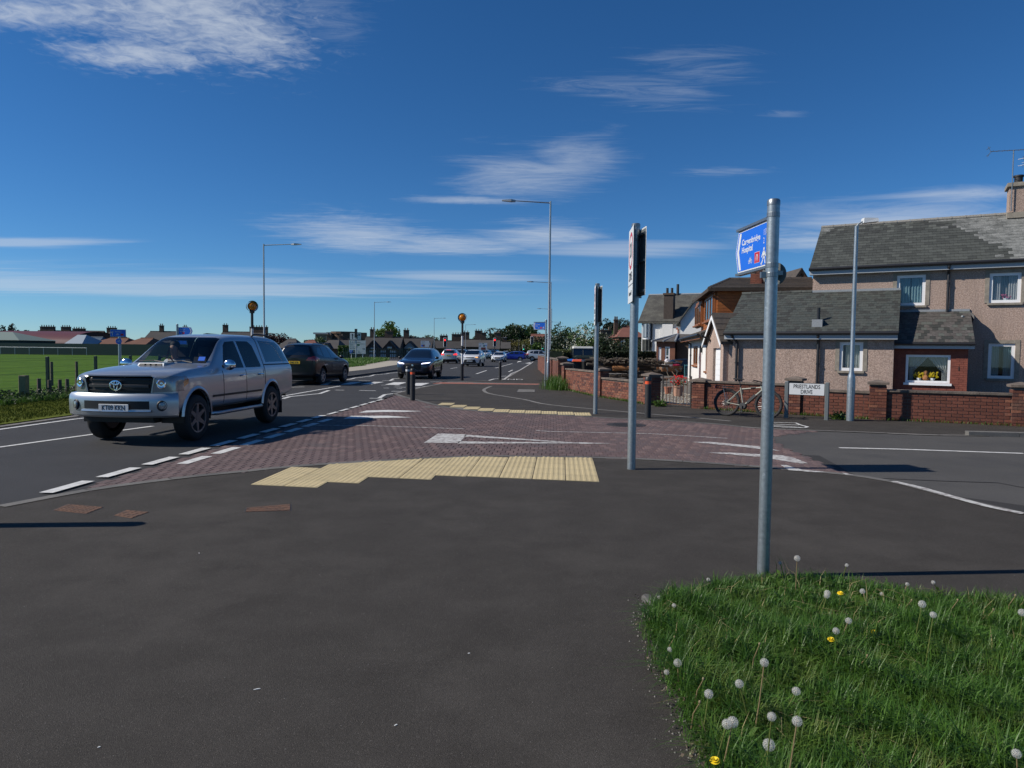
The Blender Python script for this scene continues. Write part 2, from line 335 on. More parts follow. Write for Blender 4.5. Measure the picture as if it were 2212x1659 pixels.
    mat('upvc', (.78, .79, .80), .35, var=.03)
    mat('fascia', (.36, .39, .42), .5, var=.08)
    mat('gutter', (.014, .014, .016), .4)
    mat('pot_terracotta', (.40, .16, .10), .8, var=.15, vsc=20)
    mat('pot_pale', (.42, .24, .17), .8, var=.12, vsc=20)
    mat('pot_black', (.022, .022, .024), .6)
    mat('lead', (.25, .27, .29), .6, var=.2)
    mat('grass_ground', (.035, .055, .014), .95, spec=.06, col2=(.05, .045, .022), vs=6, var=.3, vsc=30)
    mat('grass_blade', (.086, .185, .022), .5, col2=(.042, .118, .014), vs=7, c0=.35, c1=.65, var=.25, vsc=25, trans=.35, col3=(.16, .20, .04), v3=5, c30=.52, c31=.72)
    mat('field', (.062, .125, .013), .95, spec=.06, col2=(.046, .10, .011), vs=.25, c0=.4, c1=.6, var=.25, vsc=2.5, bump=.8, bs=20, col3=(.082, .135, .02), v3=1.4, c30=.5, c31=.7)
    mat('verge', (.125, .145, .025), .95, spec=.06, col2=(.095, .12, .02), vs=1, var=.3, vsc=12, bump=.8, bs=40)
    mat('terrain', (.06, .075, .03), .95, spec=.06, var=.3, vsc=.1)
    mat('path_pale', (.36, .325, .26), .9, var=.12, vsc=8)
    mat('gravel', (.25, .24, .225), .95, col2=(.10, .095, .09), vs=22, c0=.42, c1=.58, var=.3, vsc=50, bump=1., bs=30)
    mat('yard_conc', (.13, .12, .105), .9, col2=(.095, .085, .075), vs=1.5, var=.2, vsc=10)
    for k, a, b_ in (('leaf_mid', (.05, .095, .018), (.028, .06, .012)), ('leaf_dark', (.022, .042, .014), (.014, .028, .009)), ('leaf_bright', (.085, .15, .02), (.05, .10, .015)),
                     ('leaf_olive', (.085, .10, .022), (.05, .065, .015)), ('leaf_purple', (.05, .02, .02), (.03, .014, .015)), ('leaf_pine', (.016, .034, .016), (.01, .022, .01)),
                     ('leaf_gorse', (.16, .12, .012), (.06, .075, .015)), ('leaf_hedge', (.022, .036, .009), (.013, .022, .006)), ('leaf_brown', (.06, .06, .03), (.04, .04, .022))):
        mat(k, a, .55, col2=b_, vs=1.1 if k != 'leaf_hedge' else 4, c0=.35, c1=.65, var=.35, vsc=6, trans=.25)
    mat('blossom', (.62, .62, .52), .7)
    mat('bark', (.06, .045, .032), .95, var=.3, vsc=8, bump=.6, bs=12)
    mat('wood_grey', (.15, .125, .095), .9, col2=(.10, .08, .06), vs=6, var=.25, vsc=20)
    mat('wood_dark', (.045, .033, .024), .9, var=.3, vsc=6)
    mat('wood_post', (.22, .19, .10), .9, var=.25, vsc=10)
    mat('log_orange', (.30, .135, .05), .85, var=.3, vsc=10)
    mat('rust_paint', (.22, .10, .04), .85, col2=(.27, .29, .26), vs=5, c0=.52, c1=.6, var=.25, vsc=20)
    mat('fence_green', (.012, .035, .026), .5)
    mat('mesh_green', (.015, .042, .032), .6)
    mat('shed_green', (.14, .19, .17), .7, var=.1)
    mat('shed_green_dark', (.02, .04, .035), .8)
    mat('shed_red', (.085, .014, .020), .6, var=.12, vsc=1)
    mat('shed_red_dark', (.035, .012, .012), .8)
    mat('shed_blue', (.05, .085, .125), .6)
    mat('shed_pale', (.27, .32, .36), .6)
    mat('roof_rust', (.13, .055, .03), .85, var=.2, vsc=.6)
    mat('roof_dark', (.038, .036, .036), .85, var=.2, vsc=.8)
    mat('roof_mid', (.062, .058, .056), .85, var=.2, vsc=.8)
    mat('roof_red', (.17, .065, .045), .85, var=.2, vsc=.8)
    mat('far_wall', (.40, .40, .40), .9)
    mat('far_stone', (.085, .06, .048), .9, var=.25, vsc=1)
    mat('curtain', (.75, .75, .75), .9, trans=.4); mat('curtain_blue', (.38, .58, .62), .9, trans=.35)
    mat('curtain_pink', (.30, .13, .20), .9, trans=.3); mat('lace', (.72, .74, .72), .9, trans=.4)
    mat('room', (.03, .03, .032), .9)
    mat('flower_yellow', (.80, .58, .01), .7); mat('flower_red', (.62, .012, .012), .7); mat('flower_pink', (.45, .10, .2), .7)
    mat('straw', (.30, .25, .12), .8, trans=.2)
    mat('stem', (.13, .16, .035), .7, trans=.2); mat('stem_pink', (.20, .15, .07), .7); mat('seed_down', (.80, .78, .74), .9, trans=.5); mat('seed_core', (.22, .18, .10), .9)
    mat('pebble', (.16, .15, .135), .9, rnd=.4)
    mat('dead_leaf', (.13, .10, .07), .9, rnd=.4)
    mat('paper', (.7, .7, .68), .8)
    mat('plastic_black', (.02, .021, .022), .45); mat('plastic_blue', (.02, .13, .45), .4); mat('plastic_orange', (.62, .09, .02), .45); mat('plastic_teal', (.10, .32, .36), .5)
    mat('cloth_red', (.30, .012, .05), .9); mat('cloth_navy', (.012, .014, .03), .9); mat('bag_white', (.7, .68, .70), .6)
    # vehicles
    mat('car_silver', (.42, .45, .48), .34, metal=.72, coat=.7, var=.02); mat('car_black', (.006, .007, .009), .3, spec=.35, coat=.35); mat('car_blue_dark', (.014, .024, .055), .3, metal=.45, coat=1.)
    mat('car_white', (.72, .73, .74), .3, coat=.8); mat('car_blue', (.008, .025, .28), .3, metal=.3, coat=1.); mat('car_silver2', (.42, .45, .48), .3, metal=.5, coat=.8)
    mat('car_green', (.022, .035, .028), .5, coat=.2); mat('car_cream', (.62, .62, .58), .5); mat('car_grey', (.16, .18, .2), .35, metal=.4, coat=.6)
    mat('chrome', (.75, .77, .8), .12, metal=1.); mat('alloy', (.36, .37, .39), .35, metal=.8); mat('alloy_mid', (.17, .175, .185), .35, metal=.7); mat('alloy_dark', (.10, .10, .11), .35, metal=.7)
    mat('trim', (.012, .012, .013), .55); mat('grille', (.008, .008, .009), .5); mat('lamp_clear', (.24, .26, .27), .15, metal=.3, coat=1.); mat('lamp_amber', (.40, .13, .03), .25, coat=1.)
    mat('lamp_red', (.35, .008, .01), .25, coat=1.); mat('lamp_led', (.75, .78, 1.), .3, emit=2.2); mat('lamp_lit_red', (1., .03, .03), .4, emit=1.6); mat('lamp_lit_amber', (1., .5, .15), .4, emit=1.4)
    mat('plate_white', (.66, .67, .66), .4); mat('plate_yellow', (.66, .42, .02), .4); mat('seat', (.02, .021, .024), .9)
    mat('skin', (.45, .25, .18), .6); mat('shirt_white', (.62, .63, .66), .9); mat('hair_dark', (.02, .015, .012), .8); mat('hair_grey', (.25, .24, .23), .8); mat('shirt_dark', (.03, .03, .04), .9)
    glass('glass_car', (.72, .76, .77), ior=1.6); glass('glass_house', (.85, .87, .88), ior=1.6)
    mat('glass_dark', (.006, .008, .010), .04, spec=.9, coat=.6)
    mat('amber_globe', (.85, .33, .02), .25, coat=1., trans=.5)
    mat('signal_red', (1., .02, .02), .4, emit=3.5); mat('signal_green', (.02, .8, .5), .4, emit=1.6)
    mat('bike_frame', (.33, .34, .28), .35, coat=.4)
mats()
# ================================================================ ground, roads, pavements
def zm(x0, y0, k):                                        # photo detail -> overview units
    return lambda x, y: ((x0+x/k)/1.85172, (y0+y/k)/1.85172)
Z1 = zm(0, 1600, 1.58); Z2 = zm(1000, 1450, 1.58); Z3 = zm(2200, 1450, 1.8433); Z4 = zm(3000, 1500, 2.0182)
N3 = zm(1080, 1150, 3.5677); N4 = zm(1500, 1200, 3.16)
def gv(pts, z=0., f=None): return [G(*(f(*p) if f else p), z) for p in pts]
def ribbon(mb, pts, w, z, off=0.):
    """flat strip of width w along a polyline of ground points"""
    P = [Vector((p[0], p[1], 0)) for p in pts]; a, b = [], []
    for i in range(len(P)):
        t = (P[min(i+1, len(P)-1)]-P[max(i-1, 0)]).normalized(); n = Vector((-t.y, t.x, 0))
        ww = w[i] if isinstance(w, (list, tuple)) else w
        a.append(P[i]+n*(off+ww/2)); b.append(P[i]+n*(off-ww/2))
    for i in range(len(P)-1):
        mb.flat([b[i], b[i+1], a[i+1], a[i]], z)
    return mb
def smooth(pts, n=4):                                      # Catmull-Rom through ground points
    P = [Vector(p) for p in pts]; out = []
    for i in range(len(P)-1):
        p0, p1, p2, p3 = P[max(i-1, 0)], P[i], P[i+1], P[min(i+2, len(P)-1)]
        for k in range(n):
            t = k/n
            out.append(.5*((2*p1)+(p2-p0)*t+(2*p0-5*p1+4*p2-p3)*t*t+(3*p1-p0-3*p2+p3)*t**3))
    return out+[P[-1]]
def struct(name, mb, m, parent=None):
    o = mb.build(name, m, parent, fix=False)
    if not parent: o['kind'] = 'structure'
    return o
def up_poly(pts, z):
    pts = [Vector((p[0], p[1], z)) for p in pts]
    a = sum(pts[i].x*pts[(i+1) % len(pts)].y-pts[(i+1) % len(pts)].x*pts[i].y for i in range(len(pts)))
    if a < 0: pts.reverse()
    b = bmesh.new(); f = b.faces.new([b.verts.new(p) for p in pts]); bmesh.ops.triangulate(b, faces=[f])
    me = bpy.data.meshes.new('p'); b.to_mesh(me); b.free(); return me
terrain = MB(); terrain.flat([(-3000, -60, -.12), (3000, -60, -.12), (3000, 5000, -.12), (-3000, 5000, -.12)])
ground = struct('ground', terrain, 'terrain')
NEAR = [G(0, 1097), G(185, 1062), G(297, 1046), G(420, 1031), G(530, 1020), G(627, 1010), G(820, 997), G(1018, 987.5), G(1150, 988), G(1280, 990), G(1376, 993), G(1500, 1000), G(1640, 1010), G(1730, 1018), G(1836, 1028), G(1940, 1045), G(2060, 1077), G(2212, 1113)]
NEAR = [Vector((-5.35, -3, 0)), Vector((-5.2, 3, 0))]+NEAR+[Vector((9.2, 6.35, 0)), Vector((40, -14, 0))]
NEARC = smooth(NEAR[2:-2], 3)
FAR = [G(853, 851), G(868, 857), G(900, 865), G(960, 880), G(1050, 891), G(1150, 895.5), G(1250, 900), G(1376, 907.5), G(1417, 908.5), G(1540, 916.5), G(1639, 926.6), G(1836, 934), G(2008, 941), G(2091, 942), G(2212, 945)]
FARC = smooth(FAR, 3)
EDGE = [G(853, 851), G(906, 838.6), G(971, 826), G(1056, 822.4), G(1083, 822), G(1100, 814), G(1123, 800), G(1140, 789), G(1152, 781.3)]
# main carriageway
road_pts = [(-10.4, -12), (-9.95, 8), (-9.75, 13), (-9.3, 24), (-8.95, 36.7), (-8.3, 51), (-9, 70), (-14, 92), (-30, 104), (-90, 112), (-90, 135), (80, 135), (80, 104), (8, 100), (3.2, 97), (2, 78), (1.2, 56), (.2, 42), (-.3, 36.5), (2, 33), (6, 24), (14, 22), (14, -10), (40, -22), (40, -30), (-10, -30)]
road = link('road', up_poly(road_pts, 0.), 'asphalt_road'); road['kind'] = 'structure'
# side road
side_pts = [G(1530, 914), G(1639, 926), G(1836, 933.5), G(2091, 941.5), G(2212, 944.5), (40, -4.7), (40, -14.5), (9.2, 6.3), G(2212, 1114), G(2060, 1078), G(1940, 1046), G(1800, 1026), G(1700, 985), G(1600, 935)]
side_road = link('side_road', up_poly(side_pts, .005), 'asphalt_side'); side_road['kind'] = 'structure'
pm = MB(); pm.flat([G(*Z4(*p)) for p in [(430, 650), (560, 655), (680, 720), (800, 790), (900, 830), (740, 800), (600, 735)]], .009)
struct('tar_patch', pm, 'asphalt_patch', side_road)
pm = MB(); pm.flat([G(*Z4(*p)) for p in [(1460, 940), (1700, 990), (2212, 1060), (2212, 1110), (1900, 1060), (1700, 1010)]], .009)
struct('tar_patch', pm, 'asphalt_patch', side_road)
pm = MB(); ribbon(pm, [G(*Z4(*p)) for p in [(820, 820), (1040, 838), (1300, 850), (1600, 862), (2000, 875), (2212, 915)]], .035, .0095); struct('joint_crack', pm, 'iron_dark', side_road)
# near footway
np_pts = NEAR+[Vector((40, -30, 0)), Vector((-5.4, -30, 0))]
footway = link('footway', up_poly(np_pts[:2]+NEARC+np_pts[-4:], .010), 'asphalt_footway'); footway['kind'] = 'structure'
# opposite footway
def W2(i): return WALLP[i]
WALLP = [Vector(p) for p in ((2.35, 60, 0), (2.25, 33.5, 0), (2.45, 27.8, 0), (3.0, 25.4, 0), (3.55, 22.7, 0), (4.3, 20.6, 0), (5.2, 19.75, 0), (5.5, 19.3, 0), (8.75, 16.9, 0), (11.6, 15.7, 0), (40, -2.5, 0))]
fo = FARC+[Vector((40, -4.9, 0))]+[WALLP[i]+Vector((.15, .15, 0)) for i in range(10, -1, -1)]+[Vector((3.5, 97, 0)), ]+list(reversed(EDGE))[:-1]
footway2 = link('footway', up_poly(fo, .012), 'asphalt_footway'); footway2['kind'] = 'structure'
# kerbs and edgings
def kerbstones(pts, w, z, m, unit=.92):
    k = MB(); ribbon(k, pts, w*.96, z-.003); o = struct('kerb', k, 'paver_joint'); P = [Vector((p[0], p[1], 0)) for p in pts]; acc = [0]
    for a, b in zip(P, P[1:]): acc.append(acc[-1]+(b-a).length)
    def at(s):
        for i in range(len(P)-1):
            if s <= acc[i+1]: return P[i].lerp(P[i+1], (s-acc[i])/max(1e-6, acc[i+1]-acc[i]))
        return P[-1]
    n = max(1, round(acc[-1]/unit)); u = acc[-1]/n
    for i in range(n):
        k = MB(); ribbon(k, [at(u*i+.007), at(u*(i+.33)), at(u*(i+.66)), at(u*(i+1)-.007)], w, z+random.uniform(-.0012, .0012)); k.build('kerb_stone', m, o, fix=False)
    return o
kerb = kerbstones(NEARC, .14, .0165, 'concrete_dark')
k = MB(); ribbon(k, smooth([G(1930, 1043), G(1990, 1057), G(2060, 1077), G(2130, 1096), G(2212, 1113)], 3), .10, .019); struct('painted_edge', k, 'paint_worn', footway)
kerbstones(FARC[:30], .16, .0185, 'concrete_dark')
kerbstones(FARC[29:41], .13, .0185, 'concrete_kerb')
# real upstand beyond the dropped crossing
kp = [G(2091, 942), G(2212, 945), Vector((24, 11.2, 0))]
kd = (kp[1]-kp[0]).normalized(); kn = Vector((-kd.y, kd.x, 0))
k = MB()
for i in range(9):
    a = kp[0]+kd*(.92*i); b = a+kd*.91
    k.hexa([a+kn*-.03, b+kn*-.03, b+kn*.12, a+kn*.12, a+kn*-.03+Vector((0, 0, .09)), b+kn*-.03+Vector((0, 0, .09)), b+kn*.12+Vector((0, 0, .095)), a+kn*.12+Vector((0, 0, .095))])
struct('kerb', k, 'concrete_kerb')
k = MB(); ribbon(k, smooth([G(*p) for p in [(1061, 835), (1047, 841), (1047, 846.3), (1063, 852.3), (1133, 864), (1188, 875.4), (1376, 893), (1493, 903), (1578, 911)]], 4), .13, .0165); struct('edging_line', k, 'concrete_kerb', footway2)
k = MB(); ribbon(k, EDGE[:4], .14, .018); ribbon(k, EDGE[4:], .12, .0185); struct('kerb', k, 'concrete_kerb')
# far verge, path, field
LK = [(-9.98, -6), (-9.95, 8), (-9.78, 13), (-9.55, 18), (-9.32, 24), (-8.97, 36.7), (-8.32, 51), (-9, 70)]
k = MB(); ribbon(k, LK[:4], .22, .012, off=.11); struct('kerb', k, 'concrete_kerb')
k = MB()
for i in range(3, 7):
    a, b = Vector((*LK[i], 0)), Vector((*LK[i+1], 0)); n = int((b-a).length/.9)
    for j in range(n):
        p, q = a+(b-a)*(j/n), a+(b-a)*((j+.985)/n); t = (b-a).normalized(); m = Vector((-t.y, t.x, 0))
        k.hexa([p, q, q+m*.14, p+m*.14]+[w+Vector((0, 0, .11)) for w in (p, q, q+m*.14, p+m*.14)])
struct('kerb', k, 'concrete_dark')
vp = [(-10.15, -6), (-10.12, 8), (-10, 13), (-9.75, 18), (-9.5, 24), (-9.9, 27), (-15.5, 27), (-15, 8), (-15, -6)]
verge = link('verge', up_poly(vp, .03), 'verge'); verge['kind'] = 'structure'
field = link('field', up_poly([(-14.9, -10), (-15.2, 27), (-15.5, 40), (-17.8, 67), (-22.5, 110), (-22, 121), (-190, 121), (-190, -10)], .02), 'field'); field['kind'] = 'structure'
fp = [(-9.45, 24), (-9.12, 36.7), (-8.47, 51), (-9.15, 70), (-14, 91.5), (-16.2, 90), (-12.4, 68), (-11.3, 51), (-11.4, 36.7), (-11.6, 26)]
fp = [(-9.62, 24), (-9.13, 36.7), (-8.47, 51), (-9.15, 70), (-14, 91.5), (-14.6, 89), (-11.0, 68), (-10.4, 51), (-10.9, 36.7), (-11.2, 24)]
footway3 = link('footway', up_poly(fp, .105), 'asphalt_road'); footway3['kind'] = 'structure'
pp = [(-11.2, 24), (-10.9, 36.7), (-10.4, 51), (-11.0, 68), (-14.6, 89), (-17.6, 87), (-14.2, 66), (-12.9, 51), (-12.8, 36.7), (-12.8, 24)]
path = link('path', up_poly(pp, .11), 'path_pale'); path['kind'] = 'structure'
vg = [(-12.8, 24), (-12.8, 36.7), (-12.9, 51), (-14.2, 66), (-17.6, 87), (-22, 108), (-17.8, 67), (-15.5, 40), (-15.2, 24)]
verge2 = link('verge', up_poly(vg, .09), 'verge'); verge2['kind'] = 'structure'
# ---------------------------------------------------------------- block paved table
BL = [G(190, 1053), G(540, 950), G(752, 886.5), G(820, 868), G(853, 855)]+FARC[1:33]+[G(1660, 945), G(1701, 970.6), G(1760, 995), G(1803, 1012), G(1836, 1027)]+list(reversed(NEARC[3:43]))
blocks = link('paved_table', up_poly(BL, .004), 'paver_joint'); blocks['kind'] = 'structure'
def inside(p, poly):
    c = False; n = len(poly); x, y = p
    for i in range(n):
        a, b = poly[i], poly[i-1]
        if (a[1] > y) != (b[1] > y) and x < (b[0]-a[0])*(y-a[1])/(b[1]-a[1])+a[0]: c = not c
    return c
def pave():
    BW, BD, J = .125, .215, .009; th = math.radians(3.2); c, s = math.cos(th), math.sin(th)
    def xf(u, w): return (u*c+w*s, -u*s+w*c)
    poly = [(p[0], p[1]) for p in BL]; cells = []
    for j in range(25, 110):
        for i in range(-60, 70):
            u, w = (i+(.5 if j % 2 else 0))*BW, j*BD; p = xf(u, w)
            if inside(p, poly): cells.append((p, u, w))
    cells.sort(key=lambda q: q[0][1])
    mb = MB(); mb.cbox(-BW/2+J/2, BW/2-J/2, -BD/2+J/2, BD/2-J/2, -.006, .006, .004); me = mb.mesh('paver', True); me.materials.append(MT['paver'])
    V, F = [], []; mv = np.array([v.co for v in me.vertices]); fs = [tuple(f.vertices) for f in me.polygons]
    for n, (p, u, w) in enumerate(cells):
        dz = .008+random.uniform(-.0012, .0012)
        if n < 300:
            o = bpy.data.objects.new('paver', me); COL.objects.link(o); o.parent = blocks; o.location = (p[0], p[1], dz); o.rotation_euler = (random.uniform(-.006, .006), random.uniform(-.006, .006), -th)
        else:
            b = len(V); R = Matrix.Rotation(-th, 3, 'Z')
            for v in me.vertices:
                q = R @ v.co; V.append((q.x+p[0], q.y+p[1], q.z+dz))
            F += [tuple(i+b for i in f) for f in fs]
    m2 = bpy.data.meshes.new('paver_field'); m2.from_pydata(V, [], F); shade_mix(link('paver_field', m2, 'paver', blocks, kind='stuff'), ['paver_dark', 'paver_light'], len(fs), 4, .45)
pave()
# ---------------------------------------------------------------- tactile paving
def tile_mesh(e1, e2, blister=True, ridge=False):
    """a 400 mm slab spanned by e1, e2 with its raised blisters"""
    mb = MB(); g = .006; P = lambda a, b, z: (e1[0]*a+e2[0]*b, e1[1]*a+e2[1]*b, z)
    mb.hexa([P(g, g, -.02), P(1-g, g, -.02), P(1-g, 1-g, -.02), P(g, 1-g, -.02), P(g, g, .004), P(1-g, g, .004), P(1-g, 1-g, .004), P(g, 1-g, .004)])
    for i in range(6):
        for j in range(6):
            a, b = (i+.5)/6, (j+.5)/6; r0, r1 = .026, .016
            v = [P(a+r*math.cos(t), b+r*math.sin(t), z) for r, z in ((r0/.4, .004), (r1/.4, .0088)) for t in [2*math.pi*k/6 for k in range(6)]]
            mb.add(v, [(k, (k+1) % 6, 6+(k+1) % 6, 6+k) for k in range(6)]+[tuple(range(6, 12))])
    return mb.mesh('tactile_tile')
tact = link('tactile_paving', up_poly([(-2.75, 8.3), (-1.2, 8.75), (.9, 8.75), (.95, 9.4), (-2.7, 8.7)], .0105), 'concrete_dark'); tact['kind'] = 'structure'
e1 = Vector((.4, -.069)); e2 = Vector((.028, .4)); tm = tile_mesh(e1, e2); tm.materials.append(MT['tactile_buff'])
t0 = Vector((-2.98, 7.94)); steps = [0, 0, 1, 2, 2, 2, 3, 3, 3, 3]     # row at which each column begins, counted along the sheared lattice
nearxy = [(p.x, p.y) for p in NEARC]
def near_y(x):
    for a, b in zip(nearxy, nearxy[1:]):
        if a[0] <= x <= b[0]: return a[1]+(b[1]-a[1])*(x-a[0])/max(1e-6, b[0]-a[0])
    return 10
base_y = [7.94, 7.87, 8.15, 8.5, 8.43, 8.66, 8.62, 8.55, 8.48, 8.41]
for i in range(10):
    x = -2.98+.405*i; y = base_y[i]; j = 0
    while j < 8:
        p = Vector((x, y))+e2*1.01*j; far = min(near_y(p.x+.03), near_y(p.x+.43))-.02
        if p.y+.06 > far: break
        if p.y+.37 <= far: link('tile', tm, None, tact, loc=(p.x, p.y, .012))
        else:                                               # cut slab along the kerb
            h = max(.05, min(1, (far+.03-p.y)/.4)); t2 = tile_mesh(e1, e2*h) if h > .75 else None
            mb = MB(); q0 = Vector((0, 0)); l1 = near_y(p.x+.03)-.06-p.y; l2 = near_y(p.x+.43)-.06-(p.y+e1.y)
            pts = [(.006, .0), (.394, e1.y), (.394+.07*l2, e1.y+max(.02, l2)), (.006+.07*l1, max(.02, l1))]
            mb.poly(pts, -.02, .004)
            for a in range(6):
                for b in range(6):
                    qx, qy = e1.x*(a+.5)/6+e2.x*(b+.5)/6, e1.y*(a+.5)/6+e2.y*(b+.5)/6
                    if p.y+qy+.05 < near_y(p.x+qx): mb.cyl((qx, qy, .003), (qx, qy, .0088), .026, .018, 6)
            mb.build('tile', 'tactile_buff', tact, loc=(p.x, p.y, .012))
        j += 1
tact2 = link('tactile_paving', up_poly([(-2.4, 18.9), (1.95, 17.25), (1.95, 17.6), (-2.4, 19.4)], .0135), 'concrete_dark'); tact2['kind'] = 'structure'
farxy = sorted((p.x, p.y) for p in FARC)
def far_y(x):
    for a, b in zip(farxy, farxy[1:]):
        if a[0] <= x <= b[0]: return a[1]+(b[1]-a[1])*(x-a[0])/max(1e-6, b[0]-a[0])
    return 18
tm2 = tile_mesh(Vector((.4, 0)), Vector((.02, .4))); tm2.materials.append(MT['tactile_buff'])
for i in range(10):
    x = -2.1+.405*i; y = max(far_y(x), far_y(x+.4))+.07
    for j in range(2): link('tile', tm2, None, tact2, loc=(x+.02*j, y+.405*j, .016))
tact3 = link('tactile_paving', up_poly([(-3.7, 32.2), (1.3, 32.0), (1.3, 33.2), (-3.0, 34.5)], .0135), 'concrete_dark'); tact3['kind'] = 'structure'
tm3 = tile_mesh(Vector((.4, 0)), Vector((.0, .4))); tm3.materials.append(MT['tactile_red'])
for i in range(12):
    for j in range(3 if i < 4 else 2): link('tile', tm3, None, tact3, loc=(-3.65+.405*i+.1*j, 32.15+.405*j, .016))
# ---------------------------------------------------------------- painted markings
def mark(pts, f=None, z=.0065, m='paint_white', parent=None, name='road_marking'):
    P = gv(pts, 0, f); mb = MB(); a = sum(P[i].x*P[(i+1) % len(P)].y-P[(i+1) % len(P)].x*P[i].y for i in range(len(P)))
    if a < 0: P.reverse()
    mb.flat(P, z); return mb.build(name, m, parent or road, fix=False)
def line(pts, w, f=None, z=.0065, m='paint_white', parent=None):
    mb = MB(); ribbon(mb, gv(pts, 0, f), w, z); return mb.build('road_marking', m, parent or road, fix=False)
ZB = .0185
a, b = Vector((-4.86, 7.35, 0)), Vector((-4.0, 21.6, 0)); L_ = (b-a).length; t = (b-a)/L_; n = Vector((t.y, -t.x, 0)); s = 0
while s < L_-.3:
    wd = .155 if s < 9 else .1
    mb = MB(); p, q = a+t*s, a+t*(s+.68)
    mb.flat([p-n*0, q-n*0, q+n*-wd, p+n*-wd][::-1], ZB if s > 1.2 else .0185); mb.build('road_marking', 'paint_white', blocks, fix=False)
    if 1.6 < s < 8:
        mb = MB(); sk = n*.42+t*.12; mb.flat([p+sk, q+sk, q+sk+n*-.155, p+sk+n*-.155][::-1], ZB); mb.build('road_marking', 'paint_white', blocks, fix=False)
    s += .92
mk = lambda pts, f, m='paint_worn': mark(pts, f, ZB, m, blocks)
mk([(685, 322), (735, 308), (870, 304), (1090, 312), (980, 316), (830, 317)], Z2, 'paint_white')
mk([(590, 360), (640, 342), (870, 341), (1025, 352), (870, 354), (700, 359)], Z2, 'paint_white')
line([(340, 401), (700, 403), (1000, 413), (1355, 425)], .06, Z2, ZB, 'paint_worn', blocks)
mk([(1098, 514), (1190, 454), (1372, 461), (1320, 516)], Z2, 'paint_worn')
mk([(1360, 462), (1352, 474), (1900, 507), (2080, 514)], Z2); mk([(1318, 505), (1312, 519), (2080, 517), (2080, 513)], Z2)
mk([Z2(2078, 511), Z2(2078, 520), (1325.8, 960)], None)
line([Z2(1810, 435), Z3(0, 515), Z3(740, 531), Z3(1310, 566)], .06, None, ZB, 'paint_worn', blocks)
mk([(1045, 593), (1180, 592), (1540, 626), (1700, 660), (1610, 653), (1440, 632)], Z3)
mk([(1165, 672), (1330, 673), (1540, 684), (1690, 690), (1780, 705), (1905, 753), (1840, 753), (1540, 704)], Z3)
mk([(1700, 765), (1740, 765), (1860, 800), (2030, 816), (1950, 819), (1760, 803)], Z3)
mk([(2150, 822), (2212, 832), (2240, 838), (2180, 836)], Z3)
line([(720, 592), (1200, 603), (2212, 638)], .10, Z4, .011, 'paint_white', side_road)
lm = line([(2212, 640), (2900, 668)], .10, Z4, .011, 'paint_white', side_road)
for pts in ([(170, 388), (370, 393), (410, 411)], [(170, 402), (300, 408), (410, 411)], [(170, 413), (330, 424), (440, 432)], [(410, 411), (465, 424), (440, 432)], [(180, 421), (300, 430), (440, 433)]):
    line(pts, .07, Z4, .019, 'paint_white', footway2)
# main road
for pts in ([(715, 1392), (830, 1352), (890, 1352), (820, 1392)], [(1000, 1386), (1160, 1350), (1312, 1352), (1150, 1386)], [(1290, 1381), (1470, 1348), (1628, 1350), (1450, 1383)], [(1638, 1389), (1770, 1353), (1957, 1355), (1830, 1392)]): mark(pts, N3)
mark([(500, 1086), (515, 1050), (692, 1050), (580, 1087)], N4)
for pts in ([(1025, 1325), (1150, 1310), (1210, 1292), (1425, 1268), (1490, 1247), (1650, 1235), (1700, 1225), (1850, 1212)], [(180, 1590), (280, 1560), (715, 1515), (840, 1470)], [(1560, 1578), (1640, 1530), (1950, 1495)], [(1715, 1330), (1760, 1305), (1850, 1297)]): line(pts, .13, N3)
for pts in ([(930, 1465), (1055, 1468)], [(1275, 1470), (1510, 1475)], [(1265, 1332), (1430, 1333)], [(1735, 1482), (1950, 1485)], [(270, 1425), (490, 1420)], [(1605, 1330), (1770, 1333)], [(1420, 1583), (1600, 1583)]): line(pts, .16, N3)
for pts in ([(80, 1077), (140, 1077)], [(110, 1114), (180, 1115)], [(250, 1082), (315, 1083)], [(275, 1118), (343, 1119)], [(600, 1092), (660, 1093)], [(450, 1105), (610, 1106)], [(245, 1100), (420, 1106)], [(700, 1036), (850, 1037)]): line(pts, .14, N4)
for pts in ([(1440, 1018), (1500, 1000), (1600, 992)], [(1560, 970), (1660, 961)], [(1690, 908), (1740, 885)], [(1280, 935), (1410, 891)], [(955, 868), (1040, 854)], [(1520, 862), (1735, 804)], [(1395, 767), (1480, 766)], [(1850, 805), (1925, 803)]): line(pts, .12, N4)
line([(1625, 1012), (1705, 952), (1720, 935), (1830, 890), (1960, 812), (2000, 782)], .12, N4, .0195, 'paint_worn', footway2)
mark([(1790, 790), (1860, 775), (1820, 768)], N4); mark([(1895, 800), (1960, 790), (1990, 797), (1960, 805)], N4)
line([(-60, 972), (0, 966.5), (180, 941.5), (330, 921)], .10)
line([(-120, 946), (0, 928), (160, 906), (300, 891), (560, 865), (735, 834)], .11)
tm_ = text_mesh('END', .62, 0., sx=.95); tm_.transform(Matrix.Diagonal((1, 2.6, 1, 1))); link('lettering', tm_, 'paint_white', footway2, loc=G(1107, 819.5, .0175))
